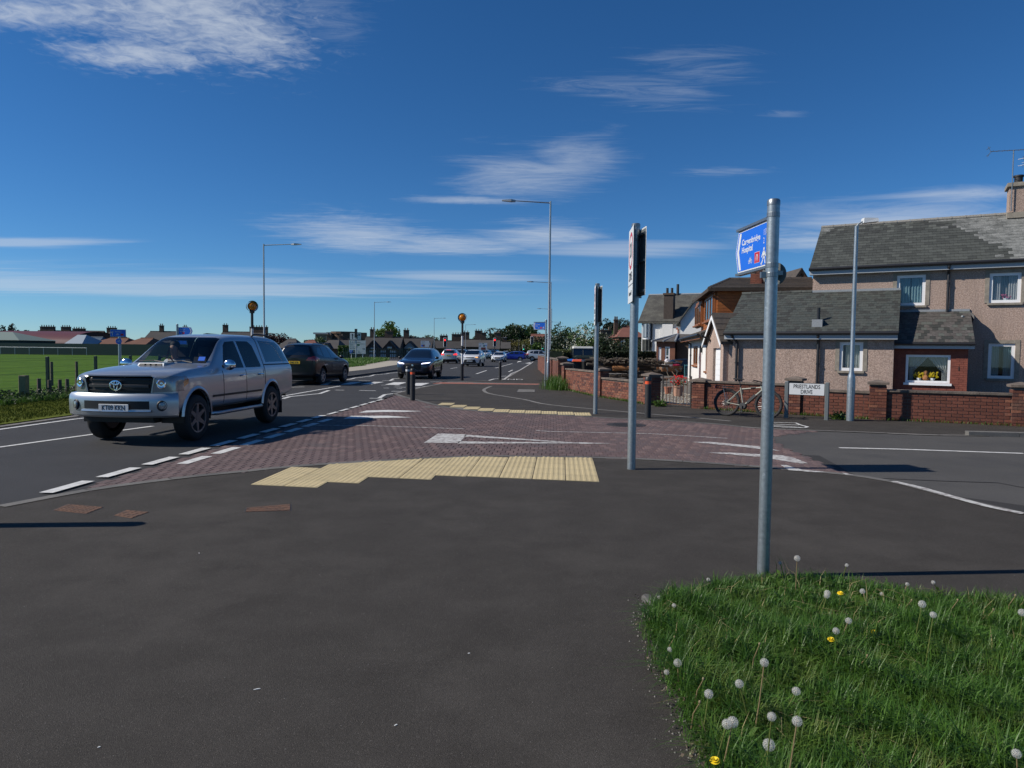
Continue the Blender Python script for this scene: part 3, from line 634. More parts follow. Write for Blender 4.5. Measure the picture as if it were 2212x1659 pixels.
# ---------------------------------------------------------------- covers set into the ground
def grate(name, pts, label, nx, ny, m='iron_rust', zz=.014, frame=True):
    P = [G(*p) for p in pts]; c = sum(P, Vector())/4
    o = thing(name, (c.x, c.y, zz-.004), 0, label, 'drain cover', None); Q = [p-c for p in P]
    mb = MB(); mb.poly([(q.x*1.06, q.y*1.06) for q in Q], -.05, .001); mb.build('frame', 'iron_dark', o)
    mb = MB(); L = lambda a, b: (Q[0]*(1-a)+Q[1]*a)*(1-b)+(Q[3]*(1-a)+Q[2]*a)*b
    for i in range(nx):
        for j in range(ny):
            a0, a1, b0, b1 = (i+.12)/nx, (i+.88)/nx, (j+.12)/ny, (j+.88)/ny
            if (i+j) % 2: b0 += .25/ny
            mb.poly([tuple(L(a, b)[:2]) for a, b in ((a0, b0), (a1, b0), (a1, b1), (a0, b1))], 0, .006)
    mb.build('lid_pattern', m, o)
    mb = MB(); mb.poly([(q.x*.98, q.y*.98) for q in Q], -.04, .0035); mb.build('lid', m, o)
    return o
grate('drain_cover', [Z1(335, 705), Z1(545, 728), Z1(655, 685), Z1(430, 666)], 'large rusty drain cover with slots in the near footway', 8, 5)
grate('drain_cover', [Z1(720, 738), Z1(830, 756), Z1(943, 716), Z1(800, 703)], 'small plain rusty square cover in the footway asphalt', 4, 4)
grate('drain_cover', [Z1(1550, 715), Z1(1835, 706), Z1(1835, 665), Z1(1560, 688)], 'rusty gully grating with fine bars below the buff tactile tiles', 14, 3)
grate('inspection_cover', [N4(1792, 1168), N4(2018, 1168), N4(2020, 1138), N4(1815, 1132)], 'grey concrete inspection cover in footway beside tall lamp post', 1, 1, 'concrete_kerb', .018)
def manhole():
    c = G(*Z3(560, 465)); o = thing('manhole_cover', (c.x, c.y, .014), 0, 'round cast iron manhole cover in the red block paving', 'manhole cover')
    mb = MB(); mb.cyl((0, 0, -.05), (0, 0, .004), .42, .42, 28); mb.build('frame', 'iron_dark', o)
    mb = MB(); mb.cyl((0, 0, -.04), (0, 0, .007), .33, .33, 28)
    for i in range(-5, 6):
        for j in range(-5, 6):
            if i*i+j*j < 26: mb.box(i*.055-.016, i*.055+.016, j*.055-.016, j*.055+.016, .007, .011)
    mb.build('lid', 'iron_dark', o)
manhole()
# ================================================================ garden walls
class Plane:
    """vertical plane through P with direction angle; turns photo points into (s, z) on it"""
    def __init__(s, P, rz): s.P = Vector((P[0], P[1], 0)); s.rz = rz; s.d = Vector((math.cos(rz), math.sin(rz), 0)); s.n = Vector((-s.d.y, s.d.x, 0))
    def __call__(s, x, y, back=0.):
        r = Vector(ray(x, y)); o = Vector((0, 0, EYE)); q = s.P+s.n*back
        t = (q-o).dot(s.n)/r.dot(s.n); p = o+r*t
        return (p-s.P).dot(s.d), p.z
BRM = MB(); BRM.box(-.104, .104, -.051, .051, -.0315, .0315); BRM = BRM.mesh('brick', True); BRM.materials.append(MT['brick'])
NBR = [0]
def brick_run(parent, s0, s1, z0, z1, y0, y1, single, stuff):
    """courses of stretchers on both faces of a run from s0 to s1 in the parent's frame"""
    z = z0+.037; row = 0
    while z+.03 < z1:
        s = s0+(.0 if row % 2 == 0 else -.1125)
        while s < s1-.02:
            a, b = max(s, s0), min(s+.2165, s1)
            if b-a > .05:
                for y in (y0+.051, y1-.051):
                    if single and y < (y0+y1)/2 and NBR[0] < 290 and b-a > .2:
                        o = bpy.data.objects.new('brick', BRM); COL.objects.link(o); o.parent = parent; NBR[0] += 1
                        o.location = ((a+b)/2, y+random.uniform(-.002, .002), z)
                    else: stuff.box(a+.004, b-.006, y-.051, y+.051, z-.0315, z+.0315)
            s += .225
        z += .075; row += 1
def pillar(parent, s, w, h, cap=True, single=False, face=0.):
    p = MB(); p.box(s-w/2+.012, s+w/2-.012, -w/2+.012, w/2-.012, -.1, h); pl = p.build('pillar', 'mortar', parent)
    b = MB(); z = .037; r = 0
    while z+.03 < h:
        for k in range(4):
            m = Matrix.Translation((s, 0, 0)) @ Matrix.Rotation(k*math.pi/2, 4, 'Z'); b.m = m
            if r % 2 == 0: b.box(-w/2, -.004, -w/2, -w/2+.1, z-.0315, z+.0315); b.box(.004, w/2-.104, -w/2, -w/2+.1, z-.0315, z+.0315)
            else: b.box(-w/2+.108, w/2, -w/2, -w/2+.1, z-.0315, z+.0315); 
        z += .075; r += 1
    shade_mix(b.build('brickwork', 'brick', pl, kind='stuff', fix=False), ['brick_dark', 'brick_light'], 6, 2, .45)
    if cap:
        c = MB(); e = w/2+.05
        c.add([(s-e, -e, h), (s+e, -e, h), (s+e, e, h), (s-e, e, h), (s-e, -e, h+.055), (s+e, -e, h+.055), (s+e, e, h+.055), (s-e, e, h+.055), (s, 0, h+.12)],
              [(3, 2, 1, 0), (0, 1, 5, 4), (1, 2, 6, 5), (2, 3, 7, 6), (3, 0, 4, 7), (4, 5, 8), (5, 6, 8), (6, 7, 8), (7, 4, 8)]); c.build('cap_stone', 'coping', pl)
def panel(parent, s0, s1, h, single, th=.215):
    m = MB(); m.box(s0, s1, -th/2+.012, th/2-.012, -.1, h); m.build('mortar_core', 'mortar', parent)
    st = MB(); brick_run(parent, s0, s1, 0, h, -th/2, th/2, single, st)
    if st.v: shade_mix(st.build('brickwork', 'brick', parent, kind='stuff', fix=False), ['brick_dark', 'brick_light'], 6, 3, .4)
    n = max(1, round((s1-s0)/.6))
    for i in range(n):
        a, b = s0+(s1-s0)*i/n, s0+(s1-s0)*(i+1)/n
        c = MB(); c.box(a+.003, b-.003, -th/2-.035, th/2+.035, h+.002, h+.055+random.uniform(-.004, .004)); c.build('coping_stone', 'coping', parent)
def wall(label, A, B, items, group=None):
    """items: ('p', s, width, height) pillars and ('w', s0, s1, height) panels along A-B"""
    A, B = Vector((A[0], A[1], 0)), Vector((B[0], B[1], 0)); d = B-A
    o = thing('garden_wall', (A.x, A.y, .0), math.atan2(d.y, d.x), label, 'wall', group)
    for it in items:
        if it[0] == 'p': pillar(o, *it[1:])
        else: panel(o, *it[1:])
    return o
ga, gb = Vector((5.30, 19.62, 0)), Vector((8.75, 16.95, 0)); gl = (gb-ga).length
q1 = Plane(ga, math.atan2(gb.y-ga.y, gb.x-ga.x)); h1 = q1(1600, 829)[1]; s1 = q1(1717, 880)[0]
h2 = q1(1860, 849)[1]; hp = q1(1717, 822)[1]
wall('low red brick garden wall behind the leaning bicycle and street nameplate', ga, gb, [('p', .0, .36, q1(1501, 824)[1]), ('w', .18, s1-.17, h1, True), ('p', s1, .34, hp), ('w', s1+.17, gl+.02, h2, True)])
gc = Vector((11.65, 15.6, 0)); q2 = Plane(gb, math.atan2(gc.y-gb.y, gc.x-gb.x)); L2 = (gc-gb).length; s3 = q2(2203, 890)[0]
wall('dark red brick wall in front of the brick porch', gb, gc, [('p', .12, .36, q2(1959, 832)[1]), ('w', .3, s3-.17, q2(2080, 851)[1], True), ('p', s3, .36, q2(2200, 836)[1]), ('w', s3+.18, s3+5, q2(2080, 851)[1], False)])
# left of the gate, round the corner of the yard
pA, pB, pC = Vector((2.25, 28.6, 0)), Vector((3.12, 24.1, 0)), Vector((4.18, 20.85, 0))
w1 = Plane(pA, math.atan2(pB.y-pA.y, pB.x-pA.x)); w2 = Plane(pB, math.atan2(pC.y-pB.y, pC.x-pB.x))
l1, l2 = (pB-pA).length, (pC-pB).length
wall('red brick yard wall below the wheelie bins', pA, pB, [('p', 0., .38, 1.02), ('w', .19, l1-.17, .83, False)])
wall('red brick yard wall with frost-worn base beside the iron gate', pB, pC, [('p', 0., .34, .92), ('w', .17, l2-.19, .64, False), ('p', l2, .38, .86)])
wall('older weathered brick wall running along the main road footway', (2.3, 60), (2.12, 29.4), [('w', 0, 24, 1.15, False), ('p', 24.2, .34, 1.1), ('w', 24.4, 30.2, 1.18, False), ('p', 30.5, .4, 1.25)])
# iron gate
def gate():
    a, b = Vector((4.42, 20.55, 0)), Vector((5.12, 19.86, 0)); d = b-a; L = d.length
    o = thing('iron_gate', (a.x, a.y, .0), math.atan2(d.y, d.x), 'rusty wrought iron garden gate between brick pillars', 'gate')
    for i in range(9):
        x = .04+(L-.08)*i/8; m = MB(); m.box(x-.007, x+.007, -.007, .007, .06, .86); m.build('bar', 'iron_rust', o)
    for z in (.07, .82): m = MB(); m.box(.01, L-.01, -.012, .012, z-.012, z+.012); m.build('rail', 'iron_rust', o)
    for x in (.03, L-.03): m = MB(); m.box(x-.018, x+.018, -.018, .018, .03, .9); m.build('stile', 'iron_dark', o)
    for i in range(5):
        x = .12+i*(L-.24)/4; m = MB(); m.tube([(x+.05*math.cos(t)*(1-t/9), 0, .17+.05*math.sin(t)*(1-t/9)) for t in [k*.5 for k in range(13)]], .006, 5); m.build('scroll', 'iron_rust', o)
    m = MB(); m.box(.02, .16, -.02, .02, .6, .64); m.build('latch', 'iron_dark', o)
gate()
# yard surfaces
yard = link('yard', up_poly([(2.5, 60), (2.45, 29), (3.2, 24.2), (4.3, 20.9), (5.2, 19.8), (8.8, 17.05), (11.7, 15.75), (24, 7.8), (40, -2.3), (40, 60)], .02), 'yard_conc'); yard['kind'] = 'structure'
gr = link('gravel_bed', up_poly([(4.5, 20.9), (5.3, 20.0), (8, 18), (8.6, 19.5), (6.5, 23), (5.2, 23.6)], .03), 'gravel'); gr['kind'] = 'structure'
# ================================================================ house parts
def holes_wall(mb, x0, x1, z0, z1, holes, y, th=.14):
    """front skin at y with openings, reveals th deep"""
    xs = sorted({x0, x1, *[h[0] for h in holes], *[h[1] for h in holes]}); zs = sorted({z0, z1, *[h[2] for h in holes], *[h[3] for h in holes]})
    for a, b in zip(xs, xs[1:]):
        for c, d in zip(zs, zs[1:]):
            mx, mz = (a+b)/2, (c+d)/2
            if any(h[0] < mx < h[1] and h[2] < mz < h[3] for h in holes): continue
            mb.add([(a, y, c), (b, y, c), (b, y, d), (a, y, d)], [(0, 1, 2, 3)])
    for h in holes:
        a, b, c, d = h[:4]
        mb.add([(a, y, c), (a, y+th, c), (a, y+th, d), (a, y, d)], [(0, 1, 2, 3)]); mb.add([(b, y, c), (b, y, d), (b, y+th, d), (b, y+th, c)], [(0, 1, 2, 3)])
        mb.add([(a, y, d), (a, y+th, d), (b, y+th, d), (b, y, d)], [(0, 1, 2, 3)]); mb.add([(a, y, c), (b, y, c), (b, y+th, c), (a, y+th, c)], [(0, 1, 2, 3)])
def window(p, x0, x1, z0, z1, y, surround=True, frame='upvc', fw=.10, mull=0, curt='curtain', cw=.22, sill=True, name='window', bars=()):
    """a window in an opening of the wall plane y; pieces hang under the frame"""
    f = MB(); yy = y+.035
    for a, b, c, d in ((x0, x0+fw, z0, z1), (x1-fw, x1, z0, z1), (x0+fw, x1-fw, z0, z0+fw), (x0+fw, x1-fw, z1-fw, z1)): f.box(a, b, yy, yy+.07, c, d)
    for i in range(mull): xm = x0+(x1-x0)*(i+1)/(mull+1); f.box(xm-fw*.45, xm+fw*.45, yy+.005, yy+.065, z0+fw, z1-fw)
    for t in bars: zm_ = z0+(z1-z0)*t; f.box(x0+fw, x1-fw, yy+.004, yy+.066, zm_-fw*.4, zm_+fw*.4)
    w = f.build(name, frame, p)
    g = MB(); g.box(x0+fw*.9, x1-fw*.9, yy+.03, yy+.038, z0+fw*.9, z1-fw*.9); g.build('pane', 'glass_house', w)
    if sill: s = MB(); s.box(x0-.05, x1+.05, y-.075, y+.1, z0-.075, z0-.002); s.build('sill', 'stone_surround' if surround else frame, w)
    if surround:
        s = MB(); t = .13
        s.box(x0-t, x0-.001, y-.018, y+.06, z0, z1+t); s.box(x1+.001, x1+t, y-.018, y+.06, z0, z1+t); s.box(x0-.0005, x1+.0005, y-.0175, y+.06, z1+.001, z1+t*.9); s.build('surround', 'stone_surround', w)
    if curt:
        for sd in (0, 1):
            n = 22; wd = (x1-x0)*cw; V = []; F = []
            for i in range(n+1):
                u = i/n; xx = (x0+fw*.7+wd*u) if sd == 0 else (x1-fw*.7-wd*u); yw = yy+.10+.022*math.sin(u*26)
                V += [(xx, yw, z0), (xx, yw, z1)]
            F = [(2*i, 2*i+2, 2*i+3, 2*i+1) for i in range(n)]
            c = MB(); c.add(V, F); c.build('curtain', curt, w, smooth=True, fix=False)
    return w
def slates(parent, p0, ex, ey, nx, ny, m, singles=0, wj=.006, th=.012, name='slate', jit=.35, pick=None, m2=None):
    """courses of slates on the roof plane p0 + ex*u + ey*v, laid from the eave up, each lapping the one below"""
    p0, ex, ey = Vector(p0), Vector(ex), Vector(ey); nrm = ex.cross(ey).normalized()
    if nrm.z < 0: nrm.negate()
    V, F = [], []; k = 0; us, vs_ = ex/nx, ey/ny; sw = us.length; MI = []
    base = None
    if singles:
        mb = MB(); a = us*(1-.02); b = vs_*1.25
        mb.hexa([(0, 0, 0), tuple(a), tuple(a+b), tuple(b), tuple(nrm*th), tuple(a+nrm*th), tuple(a+b+nrm*th*.2), tuple(b+nrm*th*.2)]); base = mb.mesh('slate', True); base.materials.append(MT[m])
    for j in range(ny):
        off = .5 if j % 2 else 0.
        for i in range(-1 if off else 0, nx):
            u0 = max(0, i+off); u1 = min(nx, i+1+off)
            if u1-u0 < .2: continue
            q = p0+us*(u0+.01)+vs_*j; q = q+nrm*(th*.75+random.uniform(0, .004))+vs_*random.uniform(-.03, .03)*jit
            pk = 1 if pick and pick((u0+u1)/2/nx, j/ny) else 0
            if singles and k < singles and u1-u0 > .9 and not pk:
                o = bpy.data.objects.new(name, base); COL.objects.link(o); o.parent = parent; o.location = q; k += 1; continue
            a = us*(u1-u0-.02); b = vs_*min(1.25, (ny-j)); bb = len(V)
            V += [tuple(w) for w in (q, q+a, q+a+b, q+b, q+nrm*th, q+a+nrm*th, q+a+b+nrm*th*.2, q+b+nrm*th*.2)]
            F += [tuple(t+bb for t in f) for f in ((0, 3, 2, 1), (4, 5, 6, 7), (0, 1, 5, 4), (1, 2, 6, 5), (2, 3, 7, 6), (3, 0, 4, 7))]; MI += [pk]*6
    if V:
        me = bpy.data.meshes.new('slate_courses'); me.from_pydata(V, [], F)
        if m2: me.materials.append(MT[m]); me.materials.append(MT[m2]); me.polygons.foreach_set('material_index', MI)
        me.update(); so = link('slate_courses', me, m, parent, kind='stuff')
        if m in ('slate', 'slate_green', 'slate_brown'): shade_mix(so, ['slate_dark', 'slate_light' if m != 'slate_green' else 'slate'], 6, 5, .34)
def ridge_tiles(parent, a, b, m, n=None, r=.09):
    a, b = Vector(a), Vector(b); n = n or max(2, int((b-a).length/.45)); d = (b-a)/n
    for i in range(n):
        mb = MB(); mb.cyl(a+d*i+d*.01, a+d*(i+.94), r, r, 8); mb.cyl(a+d*(i+.9), a+d*(i+1.0), r*1.12, r*1.12, 8); mb.build('ridge_tile', m, parent, smooth=False)
def aerial(p, loc, h, rz, el=8):
    x, y, z = loc; o = MB(); o.cyl((x, y, z), (x, y, z+h), .02, .02, 6); a = o.build('aerial', 'metal_grey', p)
    e = MB(); c, s = math.cos(rz), math.sin(rz)
    e.cyl((x-.75*c, y-.75*s, z+h), (x+.6*c, y+.6*s, z+h), .013, .013, 5)
    for i in range(el):
        t = -.7+1.25*i/(el-1); l = .09+.05*abs(t); e.cyl((x+t*c-s*l, y+t*s+c*l, z+h), (x+t*c+s*l, y+t*s-c*l, z+h), .007, .007, 4)
    for sg in (-1, 1): e.cyl((x-.75*c, y-.75*s, z+h), (x-.85*c, y-.85*s, z+h+.2*sg), .01, .01, 4); e.cyl((x-.83*c-.18*s, y-.83*s+.18*c, z+h+.12*sg), (x-.83*c+.18*s, y-.83*s-.18*c, z+h+.12*sg), .01, .01, 4)
    e.build('antenna_head', 'metal_grey', a)
def pipe(p, x, y, z0, z1, r=.045, top=None, name='downpipe'):
    m = MB(); pts = [(x, y, z0), (x, y, z1-.35), (x, y, z1-.3)]
    if top: pts += [(x+top[0]*.5, y+top[1]*.5, z1-.15), (x+top[0], y+top[1], z1-.08), (x+top[0], y+top[1], z1)]
    else: pts += [(x, y, z1)]
    m.tube(pts, r, 8)
    for z in np.arange(z0+.4, z1-.4, 1.1): m.cyl((x, y, z), (x, y, z+.05), r*1.3, r*1.3, 8)
    return m.build(name, 'gutter', p, smooth=True)
# ================================================================ the pebble-dashed house
RZ = -.515
def big_house():
    P0 = (11.57, 27.15); o = thing('house', (P0[0], P0[1], -.3), RZ, 'two storey pebble-dashed house with slate roof behind the low brick wall', 'house'); g = .3
    pl = Plane(P0, RZ)
    def R(x0, y0, x1, y1): a = pl(x0, y1); b = pl(x1, y0); c = pl(x1, y1); d = pl(x0, y0); return (a[0]+d[0])/2, (b[0]+c[0])/2, (a[1]+c[1])/2+g, (b[1]+d[1])/2+g
    w1 = R(1937, 594, 1999, 660); w2 = R(2137, 589, 2206, 654); w3 = R(2134, 742, 2192, 818)
    Lx = 14.; ze = 4.86+g; dep = 6.9; zr = ze+2.05; hole = [w1, w2, w3]
    w4 = (w2[0]+4.2, w2[1]+4.2, w2[2], w2[3]); w5 = (w3[0]+4.2, w3[1]+4.2, w3[2], w3[3]); hole += [w4, w5]
    m = MB(); holes_wall(m, 0, Lx, 0, ze, hole, 0); m.add([(0, 0, 0), (0, dep, 0), (0, dep, ze), (0, dep/2, zr-.1), (0, 0, ze)], [(4, 3, 2, 1, 0)]); m.add([(Lx, 0, 0), (Lx, dep, 0), (Lx, dep, ze), (Lx, dep/2, zr-.1), (Lx, 0, ze)], [(0, 1, 2, 3, 4)])
    m.add([(0, dep, 0), (Lx, dep, 0), (Lx, dep, ze), (0, dep, ze)], [(3, 2, 1, 0)]); m.build('wall', 'harl', o, fix=False)
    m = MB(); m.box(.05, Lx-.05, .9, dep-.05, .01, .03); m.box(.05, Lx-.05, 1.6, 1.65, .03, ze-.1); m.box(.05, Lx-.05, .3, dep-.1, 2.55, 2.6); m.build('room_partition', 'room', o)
    wn = window(o, *w1, 0, curt='curtain_blue', cw=.40); wn2 = window(o, *w2, 0, curt='curtain', cw=.3); window(o, *w3, 0, curt='curtain_blue', cw=.33); window(o, *w4, 0); window(o, *w5, 0)
    for wn_, w_ in ((wn2, w2),):
        m = MB(); xm = (w_[0]+w_[1])/2
        for i in range(16):
            u = i/15; m.add([(w_[0]+.1+(w_[1]-w_[0]-.2)*u, .24+.02*math.sin(u*40), w_[2]), (w_[0]+.1+(w_[1]-w_[0]-.2)*(u+.055), .24+.02*math.sin((u+.055)*40), w_[2]), (w_[0]+.1+(w_[1]-w_[0]-.2)*(u+.055), .24+.02*math.sin((u+.055)*40), w_[3]), (w_[0]+.1+(w_[1]-w_[0]-.2)*u, .24+.02*math.sin(u*40), w_[3])], [(0, 1, 2, 3)])
        m.build('net_curtain', 'lace', wn_, fix=False)
        m = MB()
        for i in range(14): m.ball((xm+.05+random.uniform(-.13, .13), .16+random.uniform(-.02, .02), w_[2]+.22+random.uniform(-.06, .07)), .035, 6, 4)
        m.build('flowers', 'flower_pink', wn_); m = MB(); m.lathe([(.06, w_[2]+.06), (.09, w_[2]+.17)], (xm+.05, .16, 0), 8); m.build('flower_pot', 'upvc', wn_)
    # roof
    ov = .22; hy = dep/2+ov; sl = Vector((0, hy, zr-ze+.08)); e0 = Vector((-.12, -ov, ze-.04))
    m = MB(); m.prism([(-ov, ze-.06), (dep/2, zr-.02), (dep+ov, ze-.06), (dep+ov, ze-.1), (dep/2, zr-.08), (-ov, ze-.1)], 'x', -.12, Lx+.1); rf = m.build('roof', 'roof_dark', o)
    c = pl(2200, 470, dep/2); sx = c[0]-.35; rr = random.Random(3)
    def pale(u, v): return u*(Lx+.2)-.12 > sx-.1-2.3*v**1.3+rr.uniform(-.45, .45) or (v > .85 and u < .03)
    slates(rf, e0, (Lx+.2, 0, 0), sl, 54, 17, 'slate', 290, pick=pale, m2='slate_pale')
    slates(rf, Vector((-.12, dep+ov, ze-.04)), (Lx+.2, 0, 0), (0, -hy, zr-ze+.08), 30, 12, 'slate')
    ridge_tiles(rf, (-.12, dep/2, zr+.06), (Lx+.1, dep/2, zr+.06), 'lichen', 30, .085)
    m = MB(); m.box(sx, sx+1.35, dep/2-.42, dep/2+.42, zr-.7, zr+1.02); ch = m.build('chimney', 'harl', rf)
    m = MB(); m.box(sx-.08, sx+1.43, dep/2-.5, dep/2+.5, zr+1.02, zr+1.16); m.build('chimney_cope', 'stone_surround', ch); m = MB(); m.box(sx-.05, sx+1.4, dep/2-.47, dep/2+.47, zr-.15, zr+.06); m.build('chimney_skirt', 'stone_surround', ch)
    for i in range(3): m = MB(); m.lathe([(.13, zr+1.16), (.14, zr+1.42), (.17, zr+1.44), (.17, zr+1.5), (.13, zr+1.5)], (sx+.3+.4*i, dep/2, 0), 12); m.build('chimney_pot', 'pot_black', ch, smooth=True)
    m = MB(); m.box(-.1, Lx, -ov-.03, -ov+.0, ze-.27, ze-.09); m.build('fascia', 'fascia', o)
    m = MB(); m.cyl((-.12, -ov-.09, ze-.06), (Lx, -ov-.09, ze-.06), .062, .062, 8); m.build('gutter', 'gutter', o)
    m = MB(); m.box(-.1, Lx, -ov, -.001, ze-.27, ze-.25); m.build('soffit', 'fascia', o)
    dx = pl(2047, 640)[0]; pipe(o, dx, -.09, 2.9, ze-.1, .045, (0, -.2))
    ax = pl(2183, 400, dep/2)[0]; aerial(o, (ax, dep/2-.5, zr+.1), 2.25, .25); aerial(o, (ax+.75, dep/2-.5, zr+.4), 1.35, .9)
    # ---- extension
    ex0 = Plane(P0, RZ)(1575, 725, -2.85)[0]; ex1 = Plane(P0, RZ)(1932, 725, -2.85)[0]; yf = -2.85; xe = 2.36+g; xr = 3.88+g
    def R2(x0, y0, x1, y1):
        a, b, c, d = (pl(*q, yf) for q in ((x0, y1), (x1, y0), (x1, y1), (x0, y0))); return (a[0]+d[0])/2, (b[0]+c[0])/2, (a[1]+c[1])/2+g, (b[1]+d[1])/2+g
    we = R2(1813, 739, 1864, 801)
    m = MB(); holes_wall(m, ex0, ex1, 0, xe, [we], yf); m.add([(ex0, yf, 0), (ex0, 2.6, 0), (ex0, 2.6, xe), (ex0, 0, xr-.08), (ex0, yf, xe)], [(4, 3, 2, 1, 0)]); m.add([(ex1, yf, 0), (ex1, -.005, 0), (ex1, -.005, xr-.08), (ex1, yf, xe)], [(0, 1, 2, 3)])
    m.add([(ex0, 2.6, 0), (-.01, 2.6, 0), (-.01, 2.6, xe), (ex0, 2.6, xe)], [(3, 2, 1, 0)]); ext = m.build('extension', 'harl', o, fix=False)
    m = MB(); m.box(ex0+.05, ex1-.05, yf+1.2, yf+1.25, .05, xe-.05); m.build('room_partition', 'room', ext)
    window(ext, *we, yf, curt='lace', cw=.42, name='window')
    sl = Vector((0, 2.85+ov, xr-xe+.1)); m = MB(); m.prism([(yf-ov, xe-.05), (0, xr+.02), (2.85, xe-.05), (2.85, xe-.1), (0, xr-.04), (yf-ov, xe-.1)], 'x', ex0-.15, -.02); er = m.build('extension_roof', 'roof_dark', o)
    m = MB(); m.prism([(yf-ov, xe-.05), (-.01, xr+.015), (-.01, xr-.04), (yf-ov, xe-.1)], 'x', -.02, ex1+.12); m.build('roof_deck', 'roof_dark', er)
    slates(er, (ex0-.15, yf-ov, xe-.03), (ex1-ex0+.27, 0, 0), sl, 34, 17, 'slate_green')
    slates(er, (ex0-.15, 2.85, xe-.03), (-ex0+.12, 0, 0), (0, -2.85, xr-xe+.05), 16, 10, 'slate_green')
    ridge_tiles(er, (ex0-.15, 0, xr+.08), (-.02, 0, xr+.08), 'slate', 7, .08)
    m = MB(); m.box(-.01, ex1+.1, -.06, -.002, xr+.03, xr+.14); m.build('lead_flashing', 'lead', er)
    m = MB(); m.box(ex0-.12, ex1+.1, yf-ov-.03, yf-ov, xe-.28, xe-.1); m.build('fascia', 'fascia', ext); m = MB(); m.box(ex0-.1, ex1+.08, yf-ov, yf-.001, xe-.28, xe-.26); m.build('soffit', 'fascia', ext)
    m = MB(); m.cyl((ex0-.14, yf-ov-.09, xe-.07), (ex1+.12, yf-ov-.09, xe-.07), .06, .06, 8); m.build('gutter', 'gutter', ext)
    for px in (1592, 1767): pipe(ext, pl(px, 780, yf)[0], yf-.09, 0, xe-.1, .05, (0 if px > 1700 else -.15, -.18))
    vx, vz = pl(1768, 700, yf+.55); m = MB(); m.cyl((vx, yf+.5, xe+.2), (vx, yf+.5, xe+.85), .055, .055, 10); m.build('vent_pipe', 'gutter', er); m = MB(); m.box(vx-.17, vx+.17, yf+.1, yf+.62, xe+.13, xe+.42); m.build('lead_flashing', 'lead', er, rot=None)
    m = MB(); bx_ = pl(1788, 731, yf); m.box(bx_[0]-.09, bx_[0]+.09, yf-.02, yf, bx_[1]+g-.06, bx_[1]+g+.07); m.build('air_brick', 'gutter', ext)
    # ---- porch
    yp = -2.45; px0 = ex1+.001; px1 = pl(2090, 800, yp)[0]; pe = pl(2000, 748, yp-.2)[1]+g+.12; pr = pl(2060, 674, 0)[1]+g
    a, b, c, d = (pl(*q, yp) for q in ((1955, 826), (2054, 767), (2054, 826), (1955, 767))); wp = (a[0], b[0], a[1]+g, b[1]+g)
    m = MB(); holes_wall(m, px0, px1, 0, pe, [wp], yp, .1); m.add([(px1, yp, 0), (px1, -.005, 0), (px1, -.005, pr-.08), (px1, yp, pe)], [(0, 1, 2, 3)]); po = m.build('porch', 'brick_porch', o, fix=False)
    st = MB(); z = .04; r = 0
    while z+.03 < pe:                                       # brick courses proud of the joints
        s = px0-(.11 if r % 2 else 0)
        while s < px1:
            A, B = max(s, px0), min(s+.212, px1)
            if B-A > .04 and not (B > wp[0]-.03 and A < wp[1]+.03 and z+.03 > wp[2]-.08 and z-.03 < wp[3]+.02): st.box(A+.003, B-.003, yp-.006, yp-.0005, z-.031, z+.031)
            s += .222
        z += .072; r += 1
    st.build('brickwork', 'brick_porch', po, kind='stuff', fix=False)
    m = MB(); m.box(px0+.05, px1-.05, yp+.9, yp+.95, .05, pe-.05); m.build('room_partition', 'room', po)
    wn = window(po, *wp, yp, surround=False, frame='upvc', curt=None, fw=.075)
    for sd in (0, 1):                                       # tied-back lace
        V, F = [], []; n, k = 18, 8; wd = wp[1]-wp[0]
        for i in range(n+1):
            for j in range(k+1):
                v = j/k; u = i/n; reach = .46-.34*min(1, (1-v)*1.6); xx = u*reach*wd+.02; V.append((wp[0]+.06+xx if sd == 0 else wp[1]-.06-xx, yp+.17+.02*math.sin(u*30+sd), wp[2]+.05+(wp[3]-wp[2]-.1)*v))
        F = [(i*(k+1)+j, (i+1)*(k+1)+j, (i+1)*(k+1)+j+1, i*(k+1)+j+1) for i in range(n) for j in range(k)]; m = MB(); m.add(V, F); m.build('curtain', 'lace', wn, smooth=True, fix=False)
    for t, yy in ((.31, 0), (.62, 0)):
        xm = wp[0]+wd*t; m = MB(); m.lathe([(.06, wp[2]+.07), (.085, wp[2]+.16)], (xm, yp+.13, 0), 8); m.build('flower_pot', 'upvc', wn); m = MB()
        for i in range(34): m.ball((xm+random.uniform(-.16, .16), yp+.12+random.uniform(-.01, .03), wp[2]+.25+random.uniform(-.08, .1)), random.uniform(.022, .036), 6, 4)
        m.build('flowers', 'flower_yellow', wn)
    m = MB(); xm = wp[0]+wd*.465; m.lathe([(.05, wp[2]+.07), (.1, wp[2]+.12), (.095, wp[2]+.2), (.05, wp[2]+.27), (.065, wp[2]+.33), (.06, wp[2]+.38), (.02, wp[2]+.42)], (xm, yp+.12, 0), 10); m.build('ornament', 'log_orange', wn, smooth=True)
    ov2 = .2; m = MB(); m.prism([(yp-ov2, pe-.02), (-.006, pr), (-.006, pr-.06), (yp-ov2, pe-.07)], 'x', px0-.05, px1+.16); prf = m.build('porch_roof', 'roof_dark', po)
    slates(prf, (px0-.05, yp-ov2, pe), (px1-px0+.21, 0, 0), (0, -yp+ov2, pr-pe+.02), 14, 11, 'slate_brown')
    m = MB(); m.box(px0, px1+.14, -.05, -.003, pr+.02, pr+.1); m.build('lead_flashing', 'lead', prf)
    m = MB(); m.box(px0-.1, px1+.15, yp-ov2-.03, yp-ov2, pe-.2, pe-.06); m.build('fascia', 'fascia', po); m = MB(); m.cyl((px0-.1, yp-ov2-.08, pe-.04), (px1+.16, yp-ov2-.08, pe-.04), .055, .055, 8); m.build('gutter', 'gutter', po)
